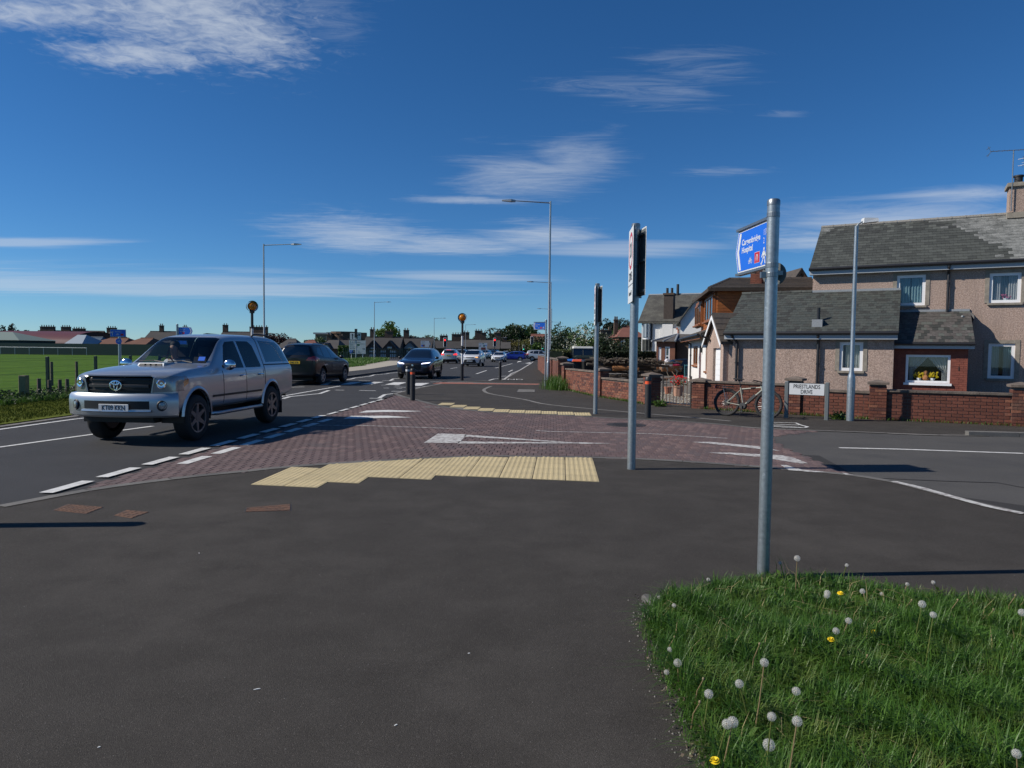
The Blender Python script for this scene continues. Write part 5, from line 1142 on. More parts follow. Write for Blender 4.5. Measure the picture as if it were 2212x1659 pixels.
# ---------------------------------------------------------------- other cars
def car(label, group, pos, head, spec, paint, plates=('', ''), lit=None, rim='alloy', sub=2, glass_='glass_dark', z=.004, name='car', cat='car', driver=None):
    """pos: ground point under the middle; spec: stations, wheel x, wheel radius, half width, window outlines"""
    o = thing(name, (pos[0], pos[1], z), head, label, cat, group); st = spec['st']; b = shell(st, sub, spec.get('nose', (1.2, .2)), spec.get('tail', (-1.4, .12)))
    xf, xr = spec['wx']; R = spec['r']; hw = spec['hw']; x0, x1 = st[-1][0], st[0][0]
    for sg in (1, -1):
        for xa in (xf, xr): carve(b, circ(xa, R, R+.055, 16), 'y', sg, keep=False, nmin=-.3)
        for w in spec['side']: bmo('side_window', carve(b, w, 'y', sg, off=.002), glass_, o)
        for w in spec.get('lamp_s', ()): bmo('headlamp', carve(b, w, 'y', sg, off=.004), 'lamp_clear', o)
        bmo('headlamp', carve(b, [(y*sg, q) for y, q in spec['lamp']], 'x', 1, off=.005), lit or 'lamp_clear', o)
        bmo('tail_lamp', carve(b, [(y*sg, q) for y, q in spec['tail_l']], 'x', -1, off=.006), spec.get('tl', 'lamp_red'), o)
        if 'tail_s' in spec: bmo('tail_lamp', carve(b, spec['tail_s'], 'y', sg, off=.006), spec.get('tl', 'lamp_red'), o)
        if 'cladding' in spec: bmo('sill_cladding', carve(b, spec['cladding'], 'y', sg, off=.004), 'trim', o)
        for xs in spec.get('gaps', ()): bmo('door_gap', carve(b, [(xs-.007, spec['zl']), (xs+.007, spec['zl']), (xs+.007, spec['zw']), (xs-.007, spec['zw'])], 'y', sg, off=-.003), 'trim', o)
        m = MB(); m.ball((0, 0, 0), (.06, .11, .075), 10, 8); m.build('door_mirror', spec.get('mir', paint), o, smooth=True, loc=(spec['mx'], sg*(hw+.09), spec['mz']))
        for xs in spec.get('handles', ()): m = MB(); m.box(xs-.09, xs+.09, sg*hw*.985-.02, sg*hw*.985+.02, spec['zw']-.14, spec['zw']-.115); m.build('door_handle', spec.get('hm', paint), o)
        if 'rails' in spec: a, c, zz, yy = spec['rails']; m = MB(); m.tube([(a, sg*yy, zz-.05), (a-.08, sg*yy, zz), (c+.08, sg*yy, zz-.01), (c, sg*yy, zz-.06)], .016, 6); m.build('roof_rail', 'metal_grey', o, smooth=True)
        for xa in (xf, xr):
            m = MB(); V = []
            for i in range(13):
                t = math.radians(-5+190*i/12); V += [(xa+(R+.05)*math.cos(t), sg*(hw-.02), R+(R+.05)*math.sin(t)), (xa+(R+.05)*math.cos(t), sg*.5, R+(R+.05)*math.sin(t))]
            m.add(V, [(2*i, 2*i+2, 2*i+3, 2*i+1) for i in range(12)]); m.build('wheel_well', 'trim', o, fix=False)
    bmo('windscreen', carve(b, spec['ws'], 'x', 1, rng=spec.get('wsr', (-.6, 1.1)), off=.002), glass_, o); bmo('rear_window', carve(b, spec['rw'], 'x', -1, rng=spec.get('rwr', (-9, 0)), off=.002), glass_, o)
    bmo('grille', carve(b, spec['grille'], 'x', 1, off=-.01), 'grille', o)
    for w in spec.get('intake', ()): bmo('bumper_intake', carve(b, w, 'x', 1, off=-.012, rng=(.8, 9)), 'grille', o)
    for w in spec.get('rear_black', ()): bmo('rear_diffuser', carve(b, w, 'x', -1, off=.003, rng=(-9, -.8)), 'trim', o)
    bmo('body', b, paint, o)
    m = MB(); m.box(xr-.3, xf+.3, -.55, .55, .17, .3); m.build('underbody', 'trim', o)
    if plates[0] is not None: plate(o, plates[0], x1+.012, spec.get('py', 0), spec['pz'], math.pi/2, w=.52)
    if plates[1] is not None: plate(o, plates[1], x0-.012, 0, spec['rpz'], -math.pi/2, 'plate_yellow')
    if spec.get('badge'): m = MB(); m.lathe([(.06, 0), (.05, .012), (.0001, .014)], n=14, axis='x', caps=False); m.build('badge', 'chrome', o, smooth=True, loc=(x1+.005, 0, spec['badge']))
    wheel_set(o, (xf, xr), hw-.12, R, .225, rim, spec.get('spk', 5), detail=True)
    return o
SUV = dict(st=[(2.30, .42, .66, .78, .60, .64, .48), (2.26, .30, .74, .90, .76, .80, .62), (2.05, .26, .88, 1.0, .88, .89, .72), (1.5, .25, .96, 1.07, .905, .91, .74), (1.05, .25, 1.0, 1.10, .905, .91, .72), (.90, .25, 1.01, 1.14, .905, .91, .70), (.2, .25, 1.03, 1.56, .905, .91, .58), (-.1, .25, 1.05, 1.64, .905, .91, .56), (-.8, .25, 1.07, 1.69, .905, .915, .57), (-1.6, .26, 1.10, 1.67, .905, .915, .58), (-2.0, .30, 1.11, 1.63, .90, .91, .60), (-2.12, .32, 1.11, 1.58, .895, .905, .60), (-2.26, .34, 1.10, 1.28, .885, .895, .70), (-2.33, .42, 1.0, 1.08, .80, .82, .66)],
           wx=(1.36, -1.34), r=.365, hw=.905, side=[[(.58, 1.09), (.10, 1.50), (-.30, 1.55), (-.32, 1.09)], [(-.40, 1.09), (-.38, 1.55), (-1.10, 1.54), (-1.18, 1.12)], [(-1.26, 1.14), (-1.2, 1.53), (-1.55, 1.47), (-1.78, 1.24)]],
           lamp=[(.46, .72), (.80, .76), (.86, .88), (.62, .86)], tail_l=[(.50, .98), (.88, 1.0), (.86, 1.16), (.60, 1.10)], tail_s=[(-1.72, 1.08), (-2.05, .94), (-2.28, .98), (-2.2, 1.16)],
           ws=[(-.72, 1.12), (.72, 1.12), (.55, 1.58), (-.55, 1.58)], rw=[(-.66, 1.20), (.66, 1.20), (.54, 1.54), (-.54, 1.54)], grille=[(-.40, .60), (.40, .60), (.44, .78), (-.44, .78)], intake=[[(-.5, .34), (.5, .34), (.46, .46), (-.46, .46)], [(.56, .38), (.80, .40), (.78, .54), (.58, .52)], [(-.56, .38), (-.80, .40), (-.78, .54), (-.58, .52)]],
           rear_black=[[(-.8, .34), (.8, .34), (.8, .5), (-.8, .5)]], mx=.62, mz=1.12, pz=.50, rpz=.90, zl=.42, zw=1.04, gaps=(.62, -.36, -1.2), handles=(-.2, -1.05), rails=(.1, -1.75, 1.69, .57), cladding=[(.92, .28), (.92, .40), (-.92, .40), (-.92, .28)])
def stretch(o, s):                                          # taller or shorter body on round wheels
    o.scale = s
    for w in COL.objects:
        if w.parent is o and w.name.split('.')[0] == 'wheel': w.location.z /= s[2]; w.scale = (1/s[0], 1/s[1], 1/s[2]); w.rotation_euler.y = 0
def spec(base, **k): s = dict(base); s.update(k); return s
def scale_st(st, sx=1, sy=1, sz=1): return [(q[0]*sx, *[v*sz for v in q[1:4]], *[v*sy for v in q[4:7]]) for q in st]
def head(a, b): return math.atan2(b[1]-a[1], b[0]-a[0])
nis = spec(SUV, tl='lamp_red', mir='car_black')
stretch(car('black SUV driving away behind the silver pickup', None, (-8.95, 31.9), head((-9.0, 30), (-8.55, 33.6)), nis, 'car_black', ('', 'SH65 KYR'), sub=2, rim='alloy'), (.98, .98, 1.07))
jag = spec(SUV, st=scale_st(SUV['st'], 1.02, 1.04, .985), hw=.94, side=[[(.55, 1.10), (.08, 1.47), (-.32, 1.51), (-.34, 1.10)], [(-.42, 1.10), (-.40, 1.51), (-1.05, 1.48), (-1.5, 1.24), (-1.4, 1.14)]], rails=(.0, -1.7, 1.645, .57), lamp=[(.44, .79), (.84, .84), (.88, .90), (.50, .85)], grille=[(-.42, .50), (.42, .50), (.46, .78), (.36, .84), (-.36, .84), (-.46, .78)], intake=[[(.54, .36), (.86, .40), (.86, .62), (.60, .60)], [(-.54, .36), (-.86, .40), (-.86, .62), (-.60, .60)], [(-.46, .32), (.46, .32), (.46, .40), (-.46, .40)]], badge=.72, pz=.455, py=-.1, mir='car_black')
car('dark blue SUV with lit white headlamps coming towards the zebra crossing', None, (-5.15, 39.3), head((-4.85, 41), (-5.1, 36.5)), jag, 'car_blue_dark', ('SM19 TNR', ''), lit='lamp_led', rim='alloy_dark')
BOX = dict(SUV); BOX['st'] = [(2.04, .42, .68, .80, .60, .64, .50), (2.0, .30, .78, .92, .74, .79, .62), (1.85, .26, .92, 1.02, .86, .88, .72), (1.4, .25, .98, 1.09, .895, .90, .74), (1.12, .25, 1.0, 1.12, .895, .90, .73), (1.0, .25, 1.01, 1.16, .895, .90, .72), (.45, .25, 1.04, 1.53, .895, .90, .64), (.2, .25, 1.06, 1.59, .895, .90, .62), (-.6, .25, 1.09, 1.62, .895, .90, .63), (-1.5, .26, 1.12, 1.60, .895, .90, .63), (-1.85, .3, 1.12, 1.54, .89, .895, .64), (-2.0, .36, 1.08, 1.3, .87, .88, .68), (-2.06, .44, .98, 1.06, .78, .80, .62)]
BOX.update(wx=(1.3, -1.27), r=.335, hw=.895, rails=(.1, -1.5, 1.615, .60), ws=[(-.70, 1.14), (.70, 1.14), (.62, 1.54), (-.62, 1.54)], side=[[(.75, 1.12), (.42, 1.46), (-.18, 1.50), (-.2, 1.10)], [(-.28, 1.10), (-.26, 1.50), (-1.1, 1.49), (-1.15, 1.16)], [(-1.22, 1.18), (-1.2, 1.48), (-1.55, 1.44), (-1.6, 1.22)]], lamp=[(.48, .80), (.82, .84), (.86, .96), (.52, .92)], grille=[(-.42, .82), (.42, .82), (.42, .90), (-.42, .90)], intake=[[(-.62, .34), (.62, .34), (.52, .66), (-.52, .66)]], pz=.52, py=0, mx=.8, mz=1.16, tail_s=[(-1.8, 1.0), (-1.98, 1.0), (-1.95, 1.4), (-1.85, 1.4)], cladding=None)
BOX.pop('cladding')
kia = car('white boxy small car with one amber headlamp lit behind the beacon post', None, G(1022, 791), head((-3.2, 66), (-3.75, 61)), BOX, 'car_white', ('SH15 HVW', ''), lit=None)
m = MB(); m.box(2.03, 2.05, .55, .80, .86, .93); m.build('lit_lamp', 'lamp_lit_amber', kia)
bmw = car('silver SUV with red brake lamps queueing at the red light', 'cars queueing away from the crossing', G(977, 784.5), head((-6.8, 70), (-6.2, 76)), spec(SUV, tl='lamp_lit_red'), 'car_silver2', ('', 'SF11 CYG'))
m = MB(); m.box(-2.12, -2.05, -.25, .25, 1.52, 1.56); m.build('brake_lamp', 'lamp_lit_red', bmw)
car('dark grey car mostly hidden behind the white boxy car', 'cars queueing away from the crossing', G(1000, 780.5), head((-6.8, 70), (-6.2, 76)), spec(SUV, tl='lamp_lit_red'), 'car_grey', ('', ''), sub=1)
COUPE = dict(SUV); COUPE['st'] = scale_st(SUV['st'], .95, .97, .84); COUPE.update(wx=(1.28, -1.28), r=.32, hw=.88, rails=None, side=[[(.52, .93), (.1, 1.26), (-.3, 1.29), (-.32, .93)], [(-.4, .93), (-.38, 1.29), (-1.0, 1.26), (-1.4, 1.0)]], ws=[(-.68, .95), (.68, .95), (.52, 1.32), (-.52, 1.32)], rw=[(-.62, 1.0), (.62, 1.0), (.5, 1.3), (-.5, 1.3)], lamp=[(.44, .60), (.80, .63), (.82, .75), (.48, .72)], grille=[(-.30, .36), (.30, .36), (.36, .66), (-.36, .66)], intake=[[(.46, .30), (.76, .32), (.74, .44), (.48, .42)], [(-.46, .30), (-.76, .32), (-.74, .44), (-.48, .42)]], tail_l=[(.50, .80), (.85, .82), (.84, .96), (.55, .92)], mx=.6, mz=.98, pz=.44, rpz=.75, zl=.34, zw=.88, rear_black=(), handles=(-.2,), gaps=(.58, -.36))
for k_ in ('rails', 'tail_s', 'cladding'): COUPE.pop(k_, None)
car('white low saloon with gaping grille coming down the far approach', None, G(1078, 782), head((-1.2, 98), (-1.75, 92)), COUPE, 'car_white', ('SB08 DKU', ''), sub=2)
EST = dict(COUPE); EST['st'] = [(2.2, .4, .60, .70, .60, .64, .48), (2.15, .28, .68, .82, .76, .78, .62), (1.9, .24, .80, .90, .87, .88, .72), (1.3, .23, .88, .97, .89, .89, .74), (.95, .23, .91, 1.0, .89, .89, .72), (.8, .23, .92, 1.03, .89, .89, .70), (.1, .23, .95, 1.38, .89, .89, .58), (-.3, .23, .97, 1.45, .89, .89, .56), (-1.2, .24, 1.0, 1.46, .89, .89, .56), (-1.9, .26, 1.02, 1.40, .89, .89, .57), (-2.15, .3, 1.0, 1.2, .87, .88, .66), (-2.28, .4, .88, .96, .76, .78, .6)]
EST.update(wx=(1.32, -1.33), side=[[(.5, .99), (0, 1.34), (-.35, 1.38), (-.37, .99)], [(-.45, .99), (-.43, 1.38), (-1.1, 1.38), (-1.15, 1.01)], [(-1.23, 1.02), (-1.2, 1.37), (-1.7, 1.32), (-1.85, 1.08)]], tail_s=[(-1.9, .92), (-2.25, .88), (-2.2, 1.1), (-2.0, 1.08)], mz=1.03, zw=.95)
car('bright blue estate car turning across the far junction', None, (-.1, 106), head((3, 106), (-3, 106.4)), EST, 'car_blue', ('', ''))
car('pale silver SUV crossing the far junction beside the lamp post', None, (4.5, 107), head((2, 107), (7, 106)), SUV, 'car_silver2', ('', ''))
FARC_ = ((1036, 771, 'white hatchback waiting beyond the low white saloon', 'car_white', 150, .5), (1047, 769.5, 'white SUV waiting behind the blue estate car', 'car_white', 128, -1.75), (1066, 768.5, 'dark blue SUV waiting behind the white SUV', 'car_blue_dark', 138, -1.75), (1092, 767.5, 'silver hatchback at the far side of the junction', 'car_silver2', 150, -1.6), (1113, 768, 'dark car with headlamps on beyond the blue estate', 'car_grey', 140, -1.75), (1184, 768, 'small white car beyond the silver SUV by the hedge', 'car_white', 150, -1.8))
for vx, vy, lb, pt, Yd, hd in FARC_:
    p = D(vx, vy, Yd); car(lb, 'cars waiting at the far junction', (p.x, p.y), hd, SUV if 'SUV' in lb else EST, pt, ('', ''), sub=1, lit='lamp_led' if 'headlamps' in lb else None)
# parked off-roader in the yard
def offroader():
    p = D(1259, 775, 54); o = thing('off_roader', (p.x, p.y, .02), -math.pi/2-.06, 'old dark green off-roader with cream roof parked in the yard', 'car'); w = .82
    m = MB(); m.prism([(1.9, .55), (2.0, .75), (1.98, 1.12), (.72, 1.2), (.70, 1.18), (-2.0, 1.18), (-2.0, .5), (1.4, .5)], 'y', -w, w); m.build('body', 'car_green', o)
    m = MB(); m.cbox(.75, 1.95, -.62, .62, 1.13, 1.21, .04); m.build('bonnet', 'car_green', o)
    for sg in (1, -1):
        m = MB(); m.cbox(.9, 2.05, sg*.80-.16, sg*.80+.16, .7, 1.06, .06); m.build('wing', 'car_green', o)
        m = MB(); m.cyl((1.98, sg*.58, .92), (2.03, sg*.58, .92), .1, .1, 14); m.build('headlamp', 'lamp_clear', o); m = MB(); m.box(.6, .66, sg*.92-.05, sg*.92+.05, 1.25, 1.5); m.build('door_mirror', 'trim', o)
        m = MB(); m.box(-1.9, .45, sg*.80-.012, sg*.80+.012, 1.24, 1.72); m.build('side_window', 'glass_dark', o)
        for x in (.55, -.5, -1.95): m = MB(); m.prism([(x-.04, 1.18), (x+.06, 1.18), (x+.0, 1.76), (x-.07, 1.76)], 'y', sg*.81-.02, sg*.81+.02); m.build('pillar', 'car_green', o)
    m = MB(); m.hexa([(.70, -.76, 1.24), (.70, .76, 1.24), (.66, .76, 1.24), (.66, -.76, 1.24), (.52, -.72, 1.76), (.52, .72, 1.76), (.48, .72, 1.76), (.48, -.72, 1.76)]); ws = m.build('windscreen', 'glass_dark', o)
    for a, b in (((.71, -.78, 1.2), (.53, -.74, 1.8)), ((.71, .78, 1.2), (.53, .74, 1.8)), ((.71, -.78, 1.22), (.71, .78, 1.22)), ((.53, -.74, 1.77), (.53, .74, 1.77)), ((.71, 0, 1.22), (.53, 0, 1.78))): m = MB(); m.tube([a, b], .024, 6); m.build('frame', 'car_green', ws)
    m = MB(); m.cbox(-2.0, .6, -.80, .80, 1.76, 1.92, .08); rf = m.build('roof', 'car_cream', o); m = MB(); m.box(.1, .45, -.45, .45, 1.915, 1.945); m.build('roof_vent', 'trim', rf)
    m = MB(); m.box(2.0, 2.03, -.42, .42, .66, 1.04); m.build('grille', 'grille', o); m = MB(); m.box(2.05, 2.15, -.85, .85, .5, .64); m.build('bumper', 'trim', o)
    for y in (-.3, .3): m = MB(); m.tube([(.80, y, 1.25), (.74, y+.15, 1.28), (.66, y+.3, 1.33)], .01, 5); m.build('wiper', 'trim', o)
    wheel_set(o, (1.3, -1.3), .74, .38, .2, 'car_cream', 5, detail=False)
offroader()
# ================================================================ street furniture
def facem(o, tx):                                            # frame whose X is the reading direction, Y is up, Z faces the reader
    tx = Vector(tx).normalized(); z = tx.cross(Vector((0, 0, 1))).normalized()
    m = Matrix((tx, Vector((0, 0, 1)), z)).transposed().to_4x4(); m.translation = Vector(o); return m
def panel2(name, parent, m, pts, z0, z1, mt):
    b = MB(m); b.prism(pts, 'z', z0, z1); return b.build(name, mt, parent)
def rect(x0, x1, y0, y1, r=0., n=3):
    if not r: return [(x0, y0), (x1, y0), (x1, y1), (x0, y1)]
    out = []
    for cx, cy, a in ((x1-r, y0+r, -90), (x1-r, y1-r, 0), (x0+r, y1-r, 90), (x0+r, y0+r, 180)):
        out += [(cx+r*math.cos(math.radians(a+90*i/n)), cy+r*math.sin(math.radians(a+90*i/n))) for i in range(n+1)]
    return out
def words(txt, parent, m, x, y, size, mt, z=.004, align='LEFT', sx=.85, bold=0., name='lettering'):
    me = text_mesh(txt, size, .0006, align, sx, bold); me.transform(m @ Matrix.Translation((x, y, z))); return link(name, me, mt, parent)
def strokes(name, parent, m, lines, w, mt, z=.004):
    b = MB(m)
    for a, c in lines:
        a, c = Vector((*a, 0)), Vector((*c, 0)); t = (c-a).normalized(); n = Vector((-t.y, t.x, 0))*w/2; t = t*w*.3
        b.prism([tuple((a-n-t)[:2]), tuple((c-n+t)[:2]), tuple((c+n+t)[:2]), tuple((a+n-t)[:2])], 'z', z, z+.001)
    return b.build(name, mt, parent)
def ringp(name, parent, m, cx, cy, ro, ri, mt, z=.004, n=28, sx=1.):
    b = MB(m); V = []
    for i in range(n):
        t = 2*math.pi*i/n; V += [(cx+sx*ro*math.cos(t), cy+ro*math.sin(t), z), (cx+sx*ri*math.cos(t), cy+ri*math.sin(t), z)]
    b.add(V, [(2*i, 2*((i+1) % n), 2*((i+1) % n)+1, 2*i+1) for i in range(n)]); return b.build(name, mt, parent, fix=False)
def bike_symbol(parent, m, x, y, s, mt='sign_white', z=.004):
    ringp('cycle_symbol', parent, m, x-.5*s, y, .36*s, .27*s, mt, z, 18); ringp('cycle_symbol', parent, m, x+.5*s, y, .36*s, .27*s, mt, z, 18)
    strokes('cycle_symbol', parent, m, [((x-.5*s, y), (x-.2*s, y+.55*s)), ((x-.2*s, y+.55*s), (x+.3*s, y+.55*s)), ((x+.5*s, y), (x+.25*s, y+.75*s)), ((x-.2*s, y+.5*s), (x, y-.05*s)), ((x, y-.05*s), (x+.3*s, y+.55*s)), ((x-.5*s, y), (x, y-.05*s)), ((x-.32*s, y+.7*s), (x-.08*s, y+.7*s)), ((x+.25*s, y+.75*s), (x+.42*s, y+.78*s)), ((x-.2*s, y+.7*s), (x-.2*s, y+.5*s))], .085*s, mt, z)
def walker(parent, m, x, y, s, mt='sign_white', z=.004):
    b = MB(m); b.prism([(x+.02*s+.11*s*math.cos(t), y+.98*s+.12*s*math.sin(t)) for t in [2*math.pi*i/12 for i in range(12)]], 'z', z, z+.001)
    b.prism([(x-.13*s, y+.42*s), (x+.13*s, y+.40*s), (x+.17*s, y+.82*s), (x-.12*s, y+.84*s)], 'z', z, z+.001); b.build('walker_symbol', mt, parent)
    strokes('walker_symbol', parent, m, [((x-.02*s, y+.45*s), (x-.16*s, y+.2*s)), ((x-.16*s, y+.2*s), (x-.34*s, y-.1*s)), ((x+.05*s, y+.45*s), (x+.16*s, y+.2*s)), ((x+.16*s, y+.2*s), (x+.24*s, y-.08*s)), ((x-.1*s, y+.78*s), (x-.34*s, y+.42*s)), ((x+.14*s, y+.78*s), (x+.3*s, y+.45*s)), ((x-.34*s, y-.1*s), (x-.46*s, y-.07*s))], .13*s, mt, z)
def post(parent, h, r, mt='galv', n=20, cap='metal_grey', name='pole'):
    m = MB(); m.cyl((0, 0, -.15), (0, 0, h), r, r, n); p = m.build(name, mt, parent, smooth=True)
    if cap: m = MB(); m.lathe([(r*1.04, h-.035), (r*1.05, h-.005), (r*.9, h+.006), (.0001, h+.008)], (0, 0, 0), n, caps=False); m.build('pole_cap', cap, p, smooth=True)
    return p
def clip(parent, z, r, ang=0., mt='metal_grey'):
    m = MB(); m.lathe([(r*1.03, z-.016), (r*1.05, z-.014), (r*1.05, z+.014), (r*1.03, z+.016)], (0, 0, 0), 20, caps=False); m.box(-r-.035, -r, -.014, .014, z-.02, z+.02); return m.build('clip', mt, parent, rot=(0, 0, ang))
# ---- near blue finger post
def finger(loc, h, r, L, Hh, ztop, tx, label, lines, first=True, back=False):
    o = thing('finger_post', loc, 0, label, 'signpost'); post(o, h, r)
    t = Vector(tx).normalized(); nrm = t.cross(Vector((0, 0, 1))); e = Vector((0, 0, 0))
    org = -t*(r+.01+L)+Vector((0, 0, ztop-Hh)); m = facem(org, t)     # local x 0..L from the tip to the pole
    ch = Hh*.16; out = lambda d: [(ch+d*.6, d), (L-d*0, d), (L-d*0, Hh-d), (ch+d*.6, Hh-d), (d*1.1, Hh*.5)]
    bl = panel2('blade', o, m, out(0), -.004, 0, 'sign_white'); panel2('blue_face', bl, m, out(Hh*.035), .0, .0012, 'sign_blue')
    a = Hh*.06; b = Hh*.12; c0 = ch+Hh*.02
    panel2('chevron', bl, m, [(c0+a, a), (c0+a+b, a), (a*1.6+b, Hh*.5), (a*1.6, Hh*.5)], .0014, .0024, 'sign_white'); panel2('chevron', bl, m, [(a*1.6, Hh*.5), (a*1.6+b, Hh*.5), (c0+a+b, Hh-a), (c0+a, Hh-a)], .0014, .0024, 'sign_white')
    for zz in (Hh+.004, -.02): panel2('rail', bl, m, rect(ch*.6, L, zz, zz+.018), -.03, .014, 'metal_grey')
    lines(bl, m, L, Hh); panel2('back_plate', bl, m, out(.001), -.0075, -.0045, 'sign_back')
    for zz in (ztop+.02, ztop-Hh-.01): clip(o, zz, r, math.atan2(-t.y, -t.x)+math.pi)
    return o
def near_lines(p, m, L, H):
    z = .0016
    words('Cargenbridge', p, m, L*.20, H*.70, .062, 'sign_white', z, sx=.98, bold=.0012); words('1', p, m, L*.84, H*.76, .06, 'sign_white', z, sx=.7); words('1', p, m, L*.885, H*.80, .036, 'sign_white', z, sx=.7); words('4', p, m, L*.915, H*.735, .036, 'sign_white', z, sx=.7); strokes('lettering', p, m, [((L*.893, H*.70), (L*.925, H*.83))], .004, 'sign_white', z)
    words('Hospital', p, m, L*.20, H*.515, .062, 'sign_white', z, sx=.98, bold=.0012); words('2', p, m, L*.84, H*.575, .06, 'sign_white', z, sx=.7)
    bike_symbol(p, m, L*.47, H*.20, H*.125, z=z); bx = panel2('route_number', p, m, rect(L*.60-.002, L*.745+.002, H*.13-.002, H*.37+.002), .0014, .0018, 'sign_white'); panel2('route_number', p, m, rect(L*.60, L*.745, H*.13, H*.37), .0019, .0024, 'sign_red'); words('(7)', p, m, L*.6725, H*.25, .052, 'sign_white', .0026, 'CENTER', .74, .0006)
    walker(p, m, L*.865, H*.10, H*.30, z=z)
g1 = G(1645, 1250)
fp1 = finger((1.785, 4.86, .01), 2.62, .0415, .60, .315, 2.50, (.07, -1, 0), 'blue finger post for Cargenbridge and Hospital standing in the grass verge', near_lines)
m = MB(); m.lathe([(.0001, .004), (.08, .004), (.083, 0), (.08, -.004), (.0001, -.004)], (0, 0, 0), 24, caps=False); rd = m.build('roundel', 'sign_back', fp1, smooth=False, loc=(.045, .075, 2.125), rot=Euler((math.pi/2, 0, math.radians(146)))); m = MB(); m.box(.03, .075, -.01, .06, 2.11, 2.14); m.build('roundel_bracket', 'metal_grey', fp1); clip(fp1, 2.11, .0415)
# ---- 20 zone posts
def zone_post(loc, label):
    o = thing('zone_sign_post', loc, 0, label, 'road sign', 'twenty zone entry posts'); r = .055; post(o, 3.25, r)
    m = facem((-.035, .32, 2.22), (-.07, -1, 0)); w, h = .60, .98
    pl = panel2('zone_plate', o, m, rect(0, w, 0, h, .02), -.004, 0, 'sign_white'); panel2('back_plate', pl, m, rect(.005, w-.005, .005, h-.005), -.02, -.0045, 'sign_back')
    b = MB(m); b.prism([(w/2+.225*math.cos(t), .68+.225*math.sin(t)) for t in [2*math.pi*i/28 for i in range(28)]], 'z', .0004, .0008); b.build('disc', 'sign_white', pl); ringp('red_ring', pl, m, w/2, .68, .245, .195, 'sign_red', .0014, 32)
    words('20', pl, m, w/2, .68, .27, 'black', .0016, 'CENTER', .85, .004); words('ZONE', pl, m, w/2, .335, .155, 'black', .0016, 'CENTER', .85, .002); panel2('divider', pl, m, rect(.0, w, .225, .235), .0008, .0014, 'black'); words('Summerhill', pl, m, w/2, .12, .085, 'black', .0016, 'CENTER', .9)
    m2 = facem((.09, -.28, 2.30), (-.08, 1, 0)); p2 = panel2('zone_plate', o, m2, rect(0, .6, 0, .88, .02), -.003, 0, 'sign_white'); panel2('back_plate', p2, m2, rect(.025, .6, .0, .86), -.007, -.0034, 'sign_back')
    for zz in (.06, .45, .80): panel2('rail', p2, m2, rect(.02, .58, zz-.015, zz+.015), -.028, -.0075, 'sign_back'); clip(o, 2.24+zz, r, math.pi)
    return o
zone_post((1.61, 9.3, .01), 'tall grey pole with twenty zone sign beside the buff tactile tiles'); zone_post((2.1, 17.5, .012), 'grey pole with twenty zone sign on the footway across the junction')
# ---- lamp columns
def lamp(loc, h, arm, rz, label, big=True):
    o = thing('street_lamp', loc, rz, label, 'street lamp', 'street lamps along the main road'); m = MB()
    m.lathe([(.085, -.05), (.085, 1.0), (.075, 1.06), (.056, 1.1), (.05, h*.6), (.04, h)], (0, 0, 0), 16); m.build('column', 'galv' if big else 'galv_far', o, smooth=True)
    m = MB(); m.cyl((0, 0, h-.08), (-arm, 0, h+.0), .03, .022, 10); m.build('arm', 'galv' if big else 'galv_far', o, smooth=True)
    m = MB(); x0 = -arm+.05
    m.add([(x0, -.06, h-.05), (x0, .06, h-.05), (x0-.62, .07, h-.015), (x0-.62, -.07, h-.015), (x0, -.05, h+.03), (x0, .05, h+.03), (x0-.2, .1, h+.055), (x0-.2, -.1, h+.055), (x0-.62, .05, h+.03), (x0-.62, -.05, h+.03), (x0-.2, .11, h-.05), (x0-.2, -.11, h-.05)], [(0, 1, 5, 4), (4, 5, 6, 7), (7, 6, 8, 9), (9, 8, 2, 3), (0, 4, 7, 11), (11, 7, 9, 3), (1, 10, 6, 5), (10, 2, 8, 6), (0, 11, 10, 1), (11, 3, 2, 10)]); m.build('lantern', 'galv_far', o)
    m = MB(); m.box(-.02, .09, -.035, .035, .35, .9); m.build('access_door', 'galv_far', o) if big else None
    m = MB(); m.lathe([(.086, -.04), (.089, -.03), (.089, .22), (.086, .23)], (0, 0, 0), 16, caps=False); m.build('base_sleeve', 'iron_dark', o) if big else None
    return o
lamp((1.67, 32.3, .01), 8.4, 1.65, 0, 'tall street lamp beside the blue direction sign and brick wall end')
for vx, vy, Y, lb in ((1190.5, 609, 66, 'street lamp rising behind the tall lamp beside the brick wall'), (1192, 667, 108, 'distant street lamp showing just above the far hedge'), (1210.6, 695.5, 155, 'short far lamp above the dark hedge')):
    p = D(vx, vy, Y); lamp((p.x, p.y, 0), p.z, 1.7, 0, lb, False)
for vx, vy, Y, lb in ((569.5, 527, 44.5, 'street lamp behind the silver pickup canopy'), (808.8, 652, 101, 'street lamp beside the white direction signs'), (938, 687, 140, 'street lamp behind the pointed white sign'), (1006, 701, 160, 'far street lamp beyond the boxy white car'), (985, 718, 205, 'very distant street lamp among the far roofs'), (1073.5, 729, 165, 'far lamp beside the red traffic signal')):
    p = D(vx, vy, Y); lamp((p.x, p.y, 0), p.z, 1.8, math.pi, lb, False)
